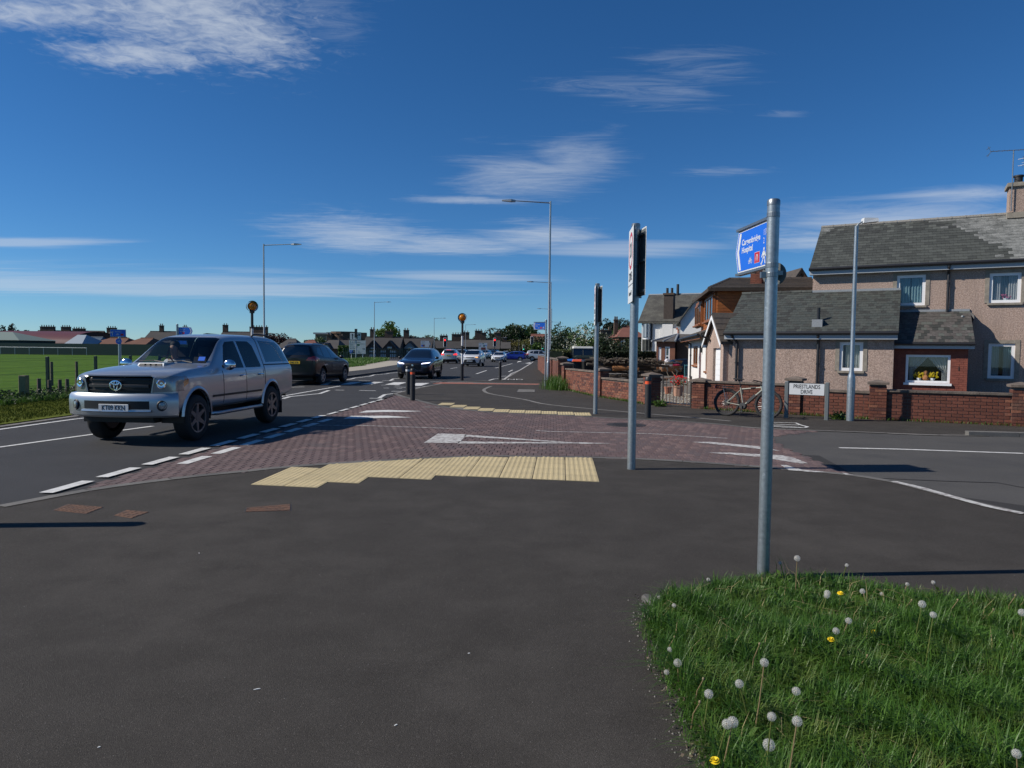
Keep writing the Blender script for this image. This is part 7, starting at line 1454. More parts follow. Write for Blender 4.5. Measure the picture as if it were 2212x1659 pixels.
# ---- timber-clad house with brown roof
def clad_house():
    B, A = Vector((9.86, 39.2, 0)), Vector((7.87, 27.4, 0)); d = A-B; rz = math.atan2(d.y, d.x); pl = Plane(B, rz); g = .1
    o = thing('house', (B.x, B.y, -g), rz, 'white walled house with orange timber-clad upper floor and brown tiles', 'house'); L = d.length
    def R(x0, y0, x1, y1, back=0.): a, b = pl(x0, (y0+y1)/2, back), pl(x1, (y0+y1)/2, back); return a[0], b[0], pl((x0+x1)/2, y1, back)[1]+g, pl((x0+x1)/2, y0, back)[1]+g
    w1, w2, dr = R(1497, 748, 1507, 789), R(1524, 742, 1536, 803), R(1510.5, 748, 1514.5, 812)
    dr = (dr[0], dr[1], .05, dr[3])
    L0 = L; L = L-1.2; m = MB(); holes_wall(m, 0, L, 0, 2.55, [w1, w2, dr], 0, .14); m.add([(0, 0, 0), (0, 7, 0), (0, 7, 2.55), (0, 0, 2.55)], [(3, 2, 1, 0)]); m.add([(L, 0, 0), (L, 7, 0), (L, 7, 2.55), (L, 0, 2.55)], [(0, 1, 2, 3)]); m.build('wall', 'render_white', o, fix=False)
    for w in (w1, w2): window(o, *w, 0, surround=False, frame='timber_brown', fw=.09, mull=1, curt=None)
    m = MB(); m.box(dr[0], dr[1], .1, .14, .05, dr[3]); m.build('door', 'timber_brown', o); m = MB(); m.box(.1, L-.1, .7, .75, .05, 2.5); m.build('room_partition', 'room', o)
    lx, lz = pl(1517.5, 752); m = MB(); m.box(lx-.07, lx+.07, -.12, -.01, lz-.1, lz+.22); m.build('wall_lantern', 'black_paint', o)
    m = MB(); m.prism([(-.4, 2.42), (3.0, 3.83), (5.4, 2.82), (5.4, 2.74), (3.0, 3.73), (-.4, 2.34)], 'x', -.25, 9.25); lr = m.build('lower_roof', 'tile_brown', o)
    for k in range(6):
        a = Vector((-.25, -.4+.55*k, 2.43+.2287*k)); e = Vector(((L+.45) if k < 3 else 9.5, 0, 0)); u = Vector((0, .56, .233)); m = MB(); m.hexa([a, a+e, a+e+u, a+u]+[q+Vector((0, 0, .05 if i < 2 else .015)) for i, q in enumerate((a, a+e, a+e+u, a+u))]); m.build('tile_course', 'tile_brown', lr)
    m = MB(); m.prism([(-.4, 2.42), (1.2, 3.06), (1.2, 2.98), (-.4, 2.34)], 'x', 9.25, L+.2); m.build('eave_roof', 'tile_brown', lr); m = MB(); m.box(-.2, L+.15, -.43, -.38, 2.24, 2.38); m.build('fascia', 'timber_brown', o); m = MB(); m.cyl((-.25, -.5, 2.4), (L+.2, -.5, 2.4), .06, .06, 8); m.build('gutter', 'gutter', o); pipe(o, pl(1494, 780)[0], -.06, 0, 2.4, .04, (0, -.4)); pipe(o, pl(1541, 780)[0], -.06, 0, 2.4, .04, (0, -.4))
    X0, X1, Y0, Y1, Za, Zb = 2.4, 9.2, .45, 4.6, 2.75, 4.42
    m = MB(); m.box(X0, X1, Y0, Y1, Za, Zb); up_ = m.build('upper_storey', 'timber_clad', o)
    n = 12
    for i in range(n):                                        # boards on the two faces in view
        z0, z1 = Za+(Zb-Za)*i/n, Za+(Zb-Za)*(i+1)/n-.012
        m = MB(); m.prism([(Y0-.0, z0), (Y1, z0), (Y1, z1), (Y0, z1)], 'x', X1+.001, X1+.022); m.build('board', 'timber_clad', up_)
        m = MB(); m.prism([(X0, z0), (X1, z0), (X1, z1), (X0, z1)], 'y', Y0-.022, Y0-.001); m.build('board', 'timber_clad', up_)
    for px in ((1504.5, 1517), (1526, 1543.5)):
        a, b = pl(px[0], 670, Y0-.1)[0], pl(px[1], 655, Y0-.1)[0]; m = MB(); m.box(a-.12, b+.12, Y0-.12, Y0-.01, 3.0, 4.36); bay = m.build('window_bay', 'timber_brown', up_); window(bay, a, b, 3.12, 4.18, Y0-.22, surround=False, frame='timber_brown', fw=.08, mull=2, curt=None, sill=True)
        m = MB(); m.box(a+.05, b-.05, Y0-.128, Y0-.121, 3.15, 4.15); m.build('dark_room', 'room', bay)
    ov = .42; zr = 5.15; m = MB(); v = [(X0-ov, Y0-ov, Zb-.02), (X1+ov, Y0-ov, Zb-.02), (X1+ov, Y1+ov, Zb-.02), (X0-ov, Y1+ov, Zb-.02), ((X0+X1)/2, Y0+.9, zr), ((X0+X1)/2, Y1+ov, zr)]; m.add(v, [(0, 1, 4), (1, 2, 5, 4), (2, 3, 5), (3, 0, 4, 5), (3, 2, 1, 0)]); ur = m.build('upper_roof', 'tile_brown', o)
    vv = [Vector(q) for q in v]
    for k in range(7):                                        # tile courses on the slope facing the road junction and on the front hip
        t0, t1 = k/7, (k+.98)/7
        for a_, b_, c_, d_ in ((1, 2, 5, 4), (0, 1, 4, 4)):
            q = [vv[a_].lerp(vv[d_], t0), vv[b_].lerp(vv[c_], t0), vv[b_].lerp(vv[c_], t1), vv[a_].lerp(vv[d_], t1)]; m = MB(); m.hexa([*q]+[w+Vector((.0, 0, .06 if i < 2 else .02)) for i, w in enumerate(q)]); m.build('tile_course', 'tile_brown', ur)
    ridge_tiles(ur, v[4], v[5], 'tile_brown', 8, .09); ridge_tiles(ur, v[1], v[4], 'tile_brown', 9, .08); ridge_tiles(ur, v[0], v[4], 'tile_brown', 9, .08)
    m = MB(); m.box(X0-ov, X1+ov, Y0-ov-.03, Y0-ov, Zb-.14, Zb-.03); m.build('fascia', 'wood_dark', ur); m = MB(); m.box(X1+ov, X1+ov+.03, Y0-ov, Y1+ov, Zb-.14, Zb-.03); m.build('fascia', 'wood_dark', ur)
clad_house()
def brick_chimney():
    p = D(1634, 640, 31); o = thing('chimney_stack', (p.x, p.y, 0), RZ, 'red brick chimney stack with terracotta pot behind the extension roof', 'chimney'); z1 = D(1634, 590, 31).z; m = MB(); m.box(-.22, .22, -.22, .22, 0, z1); c = m.build('stack', 'mortar', o); b = MB(); z = 3.3
    r = 0
    while z < z1-.05:
        for k in range(4):
            b.m = Matrix.Rotation(k*math.pi/2, 4, 'Z'); b.box(-.235, -.005 if r % 2 else .05, -.235, -.19, z-.031, z+.031); b.box(.004 if r % 2 else .06, .18, -.235, -.19, z-.031, z+.031)
        z += .075; r += 1
    b.build('brickwork', 'brick', c, kind='stuff', fix=False); m = MB(); m.lathe([(.27, z1), (.27, z1+.07), (.12, z1+.2), (.1, z1+.36), (.12, z1+.38), (.11, z1+.42)], (0, 0, 0), 12); m.build('chimney_pot', 'pot_terracotta', c); m = MB(); m.box(-.25, .25, -.25, .25, z1-.75, z1-.62); m.build('lead_band', 'lead', c)
brick_chimney()
def back_gable():
    a, b, c = D(1672, 632, 41), D(1757, 632, 41), D(1727, 584, 41); o = thing('house', (a.x, 41, 0), 0, 'white rendered gable with brown bargeboards rising behind the extension', 'house'); w = b.x-a.x+1.2; ax = c.x-a.x; s = (c.z-b.z)/(b.x-c.x)
    hl = c.z-s*ax; hr = c.z-s*(w-ax); m = MB(); m.prism([(0, 0), (w, 0), (w, hr), (ax, c.z), (0, hl)], 'y', 0, 7); m.build('wall', 'harl_shaded', o)
    for x in (0, w):
        zz = hl if x == 0 else hr; m = MB(); m.prism([(ax, c.z+.12), (x+(-.3 if x == 0 else .3), zz-.3*s+.12), (x+(-.3 if x == 0 else .3), zz-.3*s-.02), (ax, c.z-.02)], 'y', -.35, 7.2); m.build('roof', 'tile_brown', o); m = MB(); m.prism([(ax, c.z-.03), (x, zz-.03), (x, zz-.2), (ax, c.z-.2)], 'y', -.33, -.28); m.build('bargeboard', 'timber_brown', o)
    m = MB(); m.lathe([(.35, -.05), (.35, -.01), (.28, -.0)], (ax+.6, -.02, c.z-1.35), 16, 'y'); m.build('round_vent', 'timber_brown', o); m = MB(); m.cyl((w-.5, 1, hr), (w-.5, 1, hr+1.5), .07, .07, 8); m.build('flue', 'sign_white', o)
back_gable()
# ---- white two storey house with grey roof
def white_house():
    Y = 62; a, b = D(1386, 720, Y), D(1503, 720, Y); P = (a.x, Y); L = b.x-a.x; ze = D(1440, 692, Y).z; zr = D(1440, 638, Y+3).z
    rzw = -.42; o = thing('house', (P[0], P[1], 0), rzw, 'white roughcast house with steep grey roof and brick chimney', 'house'); pl = Plane(P, rzw); L = pl(1503, 720)[0]
    m = MB(); m.add([(0, 0, 0), (L, 0, 0), (L, 0, ze), (0, 0, ze)], [(0, 1, 2, 3)]); m.add([(0, 0, 0), (0, 7, 0), (0, 7, ze), (0, 3.5, zr-.1), (0, 0, ze)], [(4, 3, 2, 1, 0)]); m.add([(L, 0, 0), (L, 7, 0), (L, 7, ze), (L, 3.5, zr-.1), (L, 0, ze)], [(0, 1, 2, 3, 4)]); m.build('wall', 'harl_white', o, fix=False)
    m = MB(); m.prism([(-.3, ze-.17), (3.5, zr), (7.3, ze-.17), (7.3, ze-.3), (3.5, zr-.12), (-.3, ze-.3)], 'x', -.25, L+.2); rf = m.build('roof', 'tile_grey', o); slates(rf, (-.25, -.3, ze-.15), (L+.45, 0, 0), (0, 3.8, zr-ze+.17), 24, 22, 'tile_grey'); m = MB(); m.cyl((-.25, 3.5, zr+.03), (L+.2, 3.5, zr+.03), .1, .1, 8); m.build('ridge', 'lead', rf)
    c0, c1 = pl(1437, 660, .6)[0], pl(1457, 660, .6)[0]; zt = D(1447, 640, Y+.6).z; zb = D(1447, 690, Y).z; m = MB(); m.box(c0, c1, .0, .9, zb, zt); ch = m.build('chimney', 'stone_dark', rf); m = MB(); m.box(c0-.08, c1+.08, -.08, .98, zt, zt+.16); m.build('chimney_cope', 'stone_brown', ch)
    for t in (.25, .75): m = MB(); m.lathe([(.12, zt+.16), (.11, zt+.6), (.14, zt+.62)], (c0+(c1-c0)*t, .4, 0), 8); m.build('chimney_pot', 'pot_black', ch)
    m = MB(); m.lathe([(.13, zr), (.12, zr+.95)], (pl(1462, 640, 3)[0], 3.4, 0), 8); m.build('chimney_pot', 'pot_black', ch)
    s0, s1 = pl(1427, 720)[0], pl(1467, 720)[0]; zz = D(1450, 725, Y).z; m = MB(); m.box(c0-.05, c1+.05, -.25, -.001, 0, ze-.35); m.box(s0, s1, -.22, -.001, 0, zz+.6); m.build('chimney_breast', 'harl_white', o)
    w0, w1 = pl(1386, 720, -.5)[0], pl(1399, 720, -.5)[0]; m = MB(); m.cyl(((w0+w1)/2+.1, .1, 0), ((w0+w1)/2+.1, .1, ze-.1), (w1-w0)*.62, (w1-w0)*.62, 10); bay = m.build('bay', 'upvc', o)
    for i in range(4):
        t = math.radians(195+38*i); r = (w1-w0)*.62+.01; cx, cy = (w0+w1)/2+.1+r*math.cos(t), .1+r*math.sin(t)
        for z0_, z1_, mt in ((ze-1.5, ze-.35, 'shed_pale'), (ze-2.7, ze-1.7, 'slate'), (.9, ze-3.1, 'shed_pale')): m = MB(Matrix.Translation((cx, cy, 0)) @ Matrix.Rotation(t+math.pi/2, 4, 'Z')); m.box(-.25, .25, -.02, .02, z0_, z1_); m.build('bay_window' if mt != 'slate' else 'slate_hanging', mt, bay)
    pipe(o, pl(1408, 720)[0], -.08, ze-2.4, ze-.3, .06)
    # cross gable on the right
    g0, g1 = pl(1470, 700, -2.5)[0], pl(1503, 700, -2.5)[0]; m = MB(); gm = (g0+g1)/2+.6; m.prism([(g0, 0), (g1+1.2, 0), (g1+1.2, ze-.2), (gm, zr-.9), (g0, ze-.2)], 'y', -2.5, 1); m.build('wall', 'harl_white', o)
    for e in (g0-.3, g1+1.5): m = MB(); m.prism([(gm, zr-.75), (e, ze-.5), (e, ze-.65), (gm, zr-.92)], 'y', -2.8, 2.5); m.build('roof', 'tile_grey', o)
    
white_house()
# ---- red stone bungalow with slated bay
def bungalow():
    Y = 52; a, b = D(1418, 740, Y), D(1500, 740, Y); L = b.x-a.x; ze = D(1440, 737, Y).z; o = thing('bungalow', (a.x, Y, 0), -.42, 'red sandstone bungalow bay with hipped slate roof beside the white wall', 'house'); pl = Plane((a.x, Y), -.42); L = pl(1500, 740)[0]
    ws = [(pl(1422, 770)[0], pl(1428, 770)[0], .6, ze-.45), (pl(1436, 770)[0], pl(1446.5, 770)[0], .6, ze-.4)]; ws = [(q0[0], q0[1], q0[2], q0[3]) for q0 in ws]
    m = MB(); holes_wall(m, 0, L*.5, 0, ze, ws, 0, .15); m.build('bay_wall', 'stone_red', o, fix=False); m = MB(); m.box(L*.5, L*1.15, .6, 5, 0, ze); m.build('wall', 'stone_brown', o); m = MB(); m.box(.0, .02, 0, 5, 0, ze); m.build('wall', 'stone_red', o); m = MB(); m.box(.05, L*.5, .8, .85, 0, ze-.05); m.build('room_partition', 'room', o)
    for w in ws: window(o, *w, 0, surround=False, fw=.09, curt='lace', cw=.48, bars=(.5,))
    zr = D(1470, 722, Y+2).z; m = MB(); m.add([(-.3, -.3, ze-.03), (L*.52, -.3, ze-.03), (L*.52, .4, ze), (L*1.2, .4, ze), (L*1.2, 4.5, ze), (-.3, 4.5, ze), (L*.42, 2.2, zr), (L*1.1, 2.6, zr)], [(0, 1, 6), (1, 2, 3, 7, 6), (3, 4, 7), (4, 5, 6, 7), (5, 0, 6), (5, 4, 3, 2, 1, 0)]); rf = m.build('roof', 'slate_brown', o)
    for q0, q1, mt in (((-.3, -.3, ze), (L*.42, 2.2, zr), 'lead'), ((L*.52, -.3, ze), (L*.42, 2.2, zr), 'lead'), ((L*.2, -.3, ze), (L*.36, 1.8, zr-.15), 'lead'), ((L*.75, .4, ze), (L*1.0, 2.6, zr+.03), 'pot_terracotta')): m = MB(); m.tube([q0, q1], .07, 6); m.build('hip_roll', mt, rf)
    m = MB(); m.tube([(L*.42, 2.2, zr), (L*.42, 2.2, zr+.3), (L*.4, 2.2, zr+.42), (L*.36, 2.2, zr+.4)], .07, 6); m.build('finial', 'pot_terracotta', rf)
bungalow()
# ---- houses beyond the shrubs on the right
def V2(vx, vy, Y): p = D(vx, vy, Y); return p
def far_house(label, vx0, vx1, vye, vyr, Y, wm, rm, Wd=7., hip=0., chim=(), wins=(), rz=0., base=True, **k):
    a, b = D(vx0, vye, Y), D(vx1, vye, Y); L = b.x-a.x; ze = a.z; zr = D((vx0+vx1)/2, vyr, Y+Wd/2).z
    ch = [(L*c[0], Wd/2, c[1], c[2], *c[3:]) for c in chim]; wn = [(L*w[0], L*w[1], ze*w[2], ze*w[3]) for w in wins]
    return simple_house(label, (a.x, Y), rz, L, Wd, ze, zr, wm, rm, hip*L, ch, wn, **k)
far_house('red brick house with red roof beyond the hedge', 1336, 1392, 727, 706, 88, 'stone_red', 'roof_red', 7, .35, [(.05, .5, .8)], [(.1, .3, .5, .85)])
far_house('pale bungalow with brown roof and broad chimney above the shrubs', 1280, 1338, 737, 722, 96, 'far_wall', 'roof_dark', 7, .3, [(.62, 1.6, .5)], [(.7, .85, .3, .8)])
far_house('cottage with white gable and red roof above the gorse', 1149, 1177, 734, 722, 170, 'far_wall', 'roof_red', 7, 0, (), ())
# ---- beyond the field on the left
def shed_row():
    Y = 124
    a, b = D(-60, 764, Y), D(52, 735, Y); o = thing('shed', (a.x, Y-1.5, 0), 0, 'low shed with pale green roof at the field edge', 'shed'); w = b.x-a.x; ze = D(30, 735, Y).z; zr = D(20, 717.5, Y+6).z; m = MB(); m.box(0, w, 0, 10, 0, ze); m.build('wall', 'shed_green_dark', o); m = MB(); m.add([(-.2, -.3, ze), (w+.4, -.3, ze), (w-4.5, 5, zr), (-.2, 5, zr), (w+.4, 10.3, ze), (-.2, 10.3, ze)], [(0, 1, 2, 3), (1, 4, 2), (3, 2, 4, 5), (5, 4, 1, 0)]); m.build('roof', 'shed_green', o)
    a, b = D(-40, 764, Y+12), D(151, 740, Y+12); o = thing('barn', (a.x, Y+12, 0), 0, 'long barrel-roofed dark red barn beyond the football field', 'barn'); w = b.x-a.x; h = D(100, 714.5, Y+14).z; n = 14
    m = MB(); m.prism([(9*math.cos(math.pi*(1-i/n))+9, max(0, h*.42)+h*.58*math.sin(math.pi*i/n)) for i in range(n+1)]+[(18, 0), (0, 0)], 'x', 0, w); m.build('wall', 'shed_red_dark', o)
    m = MB(); V = []
    for i in range(n+1): t = math.pi*i/n; V += [(-.3, 9-9.15*math.cos(t), h*.42+h*.595*math.sin(t)), (w+.3, 9-9.15*math.cos(t), h*.42+h*.595*math.sin(t))]
    m.add(V, [(2*i, 2*i+1, 2*i+3, 2*i+2) for i in range(n)]); m.build('roof', 'shed_red', o, smooth=True)
    a, b = D(148, 760, Y+2), D(190, 743, Y+2); o = thing('shed', (a.x, Y+2, 0), 0, 'small shed with pale grey sloping roof beside the red barn', 'shed'); w = b.x-a.x; ze = D(170, 744, Y+2).z; zr = D(150, 723, Y+6).z; m = MB(); m.box(0, w, 0, 8, 0, ze); m.build('wall', 'shed_pale', o); m = MB(); m.add([(-.8, -.2, ze), (w*.72, -.2, ze), (w*.25, 4, zr), (-.8, 4, zr), (w*.9, 8, ze), (-.8, 8, ze)], [(0, 1, 2, 3), (1, 4, 2), (3, 2, 4, 5), (5, 4, 1, 0)]); m.build('roof', 'shed_pale', o)
    far_house('blue grey shed roof between the pale and the brown roofs', 160, 206, 744, 728, Y+10, 'shed_green_dark', 'shed_blue', 8, .2, name='shed', cat='shed')
    far_house('rust brown barn roof behind the blue cycle sign', 190, 262, 744, 730, Y+6, 'shed_red_dark', 'roof_rust', 10, .2, name='barn', cat='barn')
    far_house('second rust brown barn roof beside the white gable', 264, 312, 744, 730, Y+6, 'shed_red_dark', 'roof_rust', 10, .2, name='barn', cat='barn')
shed_row()
FH = [('long slate-roofed terrace with three chimneys behind the red barn', 60, 204, 734, 714.5, 170, 'far_stone', 'roof_mid', [(.14, 3.5, .9), (.42, 2.2, .9), (.62, 3., .5)], 0), ('grey hipped roof house behind the cycle sign', 208, 245, 735, 716, 165, 'far_wall', 'roof_mid', [(.35, 2.2, .8)], .3), ('white gabled house with dark roof behind the pickup', 306, 384, 738, 716, 150, 'far_wall', 'roof_dark', [(.3, .8, 1.2), (.97, .8, 1.)], 0),
      ('dark terrace with chimney stacks behind the beacon', 468, 562, 736, 717, 170, 'far_stone', 'roof_dark', [(.05, 1.2, 1.6), (.72, 2., 1.2), (.93, 2.4, 1.2)], 0), ('grey hipped bungalow roof behind the black SUV', 597, 640, 751, 732, 150, 'far_stone', 'roof_mid', [], .3), ('orange red hipped roof among darker ones', 634, 690, 753, 734.5, 160, 'far_stone', 'roof_red', [], .38), ('slate house with white dormer and brick front', 692, 728, 752, 733, 125, 'stone_red', 'roof_mid', [(.2, .9, .7)], .2), ('long dark roof with skylights behind the direction sign', 722, 770, 756, 733, 140, 'far_stone', 'roof_dark', [(.1, .8, .6), (.75, .8, .8)], 0),
      ('stone house with gablet and twin chimneys beyond the field', 783, 862, 752, 728, 135, 'far_stone', 'roof_dark', [(.16, .9, 1.4), (.62, 1.6, 1.1)], 0), ('stone cottage with white dormer beside the pointed sign', 866, 930, 752, 730, 140, 'far_stone', 'roof_dark', [(.08, 1.1, 1.5)], 0), ('low dark terrace behind the first red signal', 936, 1000, 751, 736, 175, 'far_stone', 'roof_dark', [(.3, 2., 1.2), (.75, 2.6, 1.6)], 0), ('grey roofed terrace with tall stacks beyond the queue', 1000, 1040, 748, 733, 165, 'far_stone', 'roof_mid', [(.1, 1.6, 1.6), (.8, 1.8, 2.)], 0), ('slate roofed end house beside the square white sign', 1036, 1078, 752, 733.5, 150, 'far_stone', 'roof_mid', [(.15, 1.2, 1.4), (.9, 1.4, 1.4)], 0), ('low grey roofed house behind the second red signal', 1077, 1102, 752, 738, 175, 'far_stone', 'roof_mid', [(.5, 1.2, 1.)], 0)]
for lb, x0, x1, ye, yr, Y, wm, rm, ch, hp_ in FH:
    wn = [(t, t+1.1/((x1-x0)/1510*Y), z_, z_+.24) for t in (.2, .48, .76) for z_ in (.12, .60)] if wm == 'far_stone' and Y <= 150 and x0 > 700 else []
    far_house(lb, x0, x1, ye, yr, Y, wm, rm, 8, hp_, ch, wn)
def gablet(vx, vy, Y, w, label_house, front='far_stone', h=1.7):
    p = D(vx, vy, Y); hs = [q for q in COL.objects if q.get('label', '').startswith(label_house)][0]; x, z = p.x-hs.location.x, p.z; m = MB(); m.prism([(x-w/2, z-h), (x+w/2, z-h), (x+w/2, z-w*.55), (x, z), (x-w/2, z-w*.55)], 'y', -.15, 4); g_ = m.build('gablet', front, hs)
    for s_ in (-1, 1): m = MB(); m.prism([(x, z+.15), (x+s_*(w/2+.25), z-w*.55-.15), (x+s_*(w/2+.25), z-w*.55-.3), (x, z-.02)], 'y', -.4, 4); m.build('gablet_roof', 'roof_dark', g_)
    m = MB(); m.box(x-.4, x+.4, -.22, -.16, z-h+.1, z-w*.5); wd = m.build('window', 'upvc', g_); m = MB(); m.box(x-.32, x+.32, -.235, -.221, z-h+.2, z-w*.5-.1); m.build('pane', 'glass_dark', wd)
gablet(805, 737, 135, 2.6, 'stone house with gablet'); gablet(842, 737, 135, 2.2, 'stone house with gablet'); gablet(885, 738, 140, 2.2, 'stone cottage with white dormer', 'far_wall'); gablet(706, 742, 125, 1.6, 'slate house with white dormer', 'far_wall', 1.5)
# pale flat-roofed block and stone tower on the skyline
a, b = D(681, 733, 260), D(708, 722, 260); o = thing('hall', (a.x, 260, 0), 0, 'pale flat-roofed hall on the skyline beside the old tower', 'building'); m = MB(); m.box(0, b.x-a.x, 0, 12, 0, b.z); m.build('wall', 'stone_sand', o); m = MB(); m.box(-.6, b.x-a.x+.6, -.6, 12.6, b.z, b.z+.6); m.build('flat_roof', 'far_wall', o); m = MB(); m.box(4, b.x-a.x+.05, -.1, .05, b.z-2.4, b.z-.6); m.build('window_band', 'glass_dark', o)
a, b = D(707, 733, 262), D(732, 721, 262); o = thing('tower', (a.x, 262, 0), 0, 'broad brown stone tower with stacks on the skyline', 'tower'); m = MB(); w = b.x-a.x; m.lathe([(4.6, 0), (4.6, b.z), (4.9, b.z+.1), (4.9, b.z+.9)], (5, 5, 0), 16); m.build('drum', 'stone_brown', o); m = MB(); m.box(9.5, w, 1, 9, 0, b.z-1.4); m.build('wing', 'stone_brown', o)
for x in (-1.2, 11, w-2): m = MB(); m.box(x, x+2.6, 3, 6, b.z-3, b.z+.6); m.build('stack', 'stone_dark', o)
p = D(1066.5, 745, 300); o = thing('church_tower', (p.x, 300, 0), 0, 'square church tower with four corner pinnacles on the skyline', 'church'); zt = D(1066, 722, 300).z; m = MB(); m.box(-1.9, 1.9, -1.9, 1.9, 0, zt); m.build('tower', 'stone_dark', o)
for sx_ in (-1, 1):
    for sy_ in (-1, 1): m = MB(); m.lathe([(.35, zt), (.3, zt+.9), (.03, zt+2.2)], (sx_*1.6, sy_*1.6, 0), 6); m.build('pinnacle', 'stone_dark', o)
# ================================================================ fences round the field
def field_fence():
    pts = [Vector(p) for p in ((-14.7, 9, 0), (-14.75, 17, 0), (-14.9, 25, 0), (-15.6, 40, 0), (-17.8, 67, 0), (-22.3, 108, 0))]; o = thing('mesh_fence', (-14.7, 9, 0), 0, 'dark green wire mesh fence along the playing field', 'fence'); base = Vector((-14.7, 9, 0)); H = 1.2
    pm = MB(); pm.cbox(-.045, .045, -.04, .04, -.1, H, .008); pme = pm.mesh('post', True); pme.materials.append(MT['fence_green']); P = []; s = 0
    for a, b in zip(pts, pts[1:]):
        n = max(1, int((b-a).length/2.5))
        for i in range(n): P.append(a+(b-a)*i/n)
    P.append(pts[-1])
    for q in P: link('post', pme, None, o, loc=(q.x-base.x, q.y-base.y, .02))
    q = P[3]+Vector((-.5, .1, 0)); link('post', pme, None, o, loc=(q.x-base.x, q.y-base.y, .02))
    zs = [.1, .3, .32, .5, .7, .72, .9, 1.1, 1.17]; w = MB()
    for z in zs: w.tube([(p.x-base.x-.03, p.y-base.y, z) for p in P], .0035, 4)
    w.build('wire_mesh', 'mesh_green', o, kind='stuff', fix=False)
    # close palisade return beyond
    o = thing('palisade_fence', (-18.6, 72, 0), 0, 'close dark green palisade fence panel beside the black SUV roof', 'fence')
    for i in range(34): m = MB(); x, y = -.5-.16*i, .35*i; m.prism([(x-.05, .05), (x+.05, .05), (x+.05, 1.6), (x, 1.68), (x-.05, 1.6)], 'y', y-.015, y+.015); m.build('pale', 'mesh_green', o)
    for z in (.4, 1.3): m = MB(); m.tube([(-.5, 0, z), (-.5-.16*33, .35*33, z)], .03, 5); m.build('rail', 'fence_green', o)
field_fence()
def pitch_rail():
    Y = 114; a = D(-30, 749, Y); o = thing('pitch_rail', (a.x, Y, .02), 0, 'white metal spectator rail across the far side of the field', 'barrier'); x1 = D(187, 751, Y).x-a.x; n = 7
    m = MB(); m.tube([(0, 0, 1.2), (x1, 0, 1.2)], .05, 6); m.build('rail', 'sign_white', o)
    for i in range(n+1): m = MB(); m.cyl((x1*i/n, 0, 0), (x1*i/n, 0, 1.2), .05, .05, 6); m.build('post', 'metal_grey', o)
    m = MB(); m.box(-10, x1+22, 3.0, 3.06, 0, 1.9); m2 = m.build('windbreak', 'mesh_green', None); m2.location = (a.x, Y, .02); tag(m2, 'dark green windbreak fence behind the spectator rail', 'fence'); m2.name = 'windbreak_fence'
pitch_rail()
def far_hedge_fence():
    o = thing('palisade_fence', (-36, 116, 0), 0, 'far green boundary fence in front of the stone houses', 'fence'); a, b = D(742, 770, 112), D(905, 768, 118)
    n = 40
    for i in range(n+1): p = a.lerp(b, i/n); m = MB(); m.box(p.x+36-.05, p.x+36+.05, p.y-116-.05, p.y-116+.05, 0, 1.7); m.build('post', 'fence_green', o)
    m = MB(); A, B = a-Vector((-36, 116, 0)), b-Vector((-36, 116, 0)); m.hexa([(A.x, A.y, .1), (B.x, B.y, .1), (B.x, B.y+.02, .1), (A.x, A.y+.02, .1), (A.x, A.y, 1.55), (B.x, B.y, 1.55), (B.x, B.y+.02, 1.55), (A.x, A.y+.02, 1.55)])
    for z in (.3, .9, 1.5): w = MB(); w.tube([(A.x, A.y-.05, z), (B.x, B.y-.05, z)], .03, 4); w.build('rail', 'fence_green', o)
far_hedge_fence()
def timber_posts():
    for vx, Y, w, h, lb in ((51.5, 19.3, .19, .74, 'stout square timber gate post in the roadside weeds'),):
        p = D(vx, 820, Y); o = thing('timber_post', (p.x, Y, 0), .1, lb, 'post'); m = MB(); m.cbox(-w/2, w/2, -w/2, w/2, -.1, h, .012); m.build('shaft', 'wood_post', o); m = MB(); m.box(-w/2+.01, w/2-.01, -w/2+.01, w/2-.01, h-.002, h+.006); m.build('end_grain', 'wood_grey', o)
    st = None
    for vx, Y, h in ((84, 20.2, .62), (107, 20.6, .56), (129, 21, .56), (145, 21.4, .56), (112, 27, .95), (166, 28, .95), (166, 20.8, .6), (186, 22, .6)):
        p = D(vx, 820, Y)
        if st is None: m = MB(); m.lathe([(.055, -.1), (.052, 1.), (.04, 1.0)], (0, 0, 0), 8); st = m.mesh('stake', True); st.materials.append(MT['wood_grey'])
        o = link('timber_stake', st, None, None, loc=(p.x, Y, 0)); o.scale = (1, 1, h); tag(o, 'short round timber stake in the weeds beside the mesh fence', 'post', 'roadside timber stakes')
timber_posts()
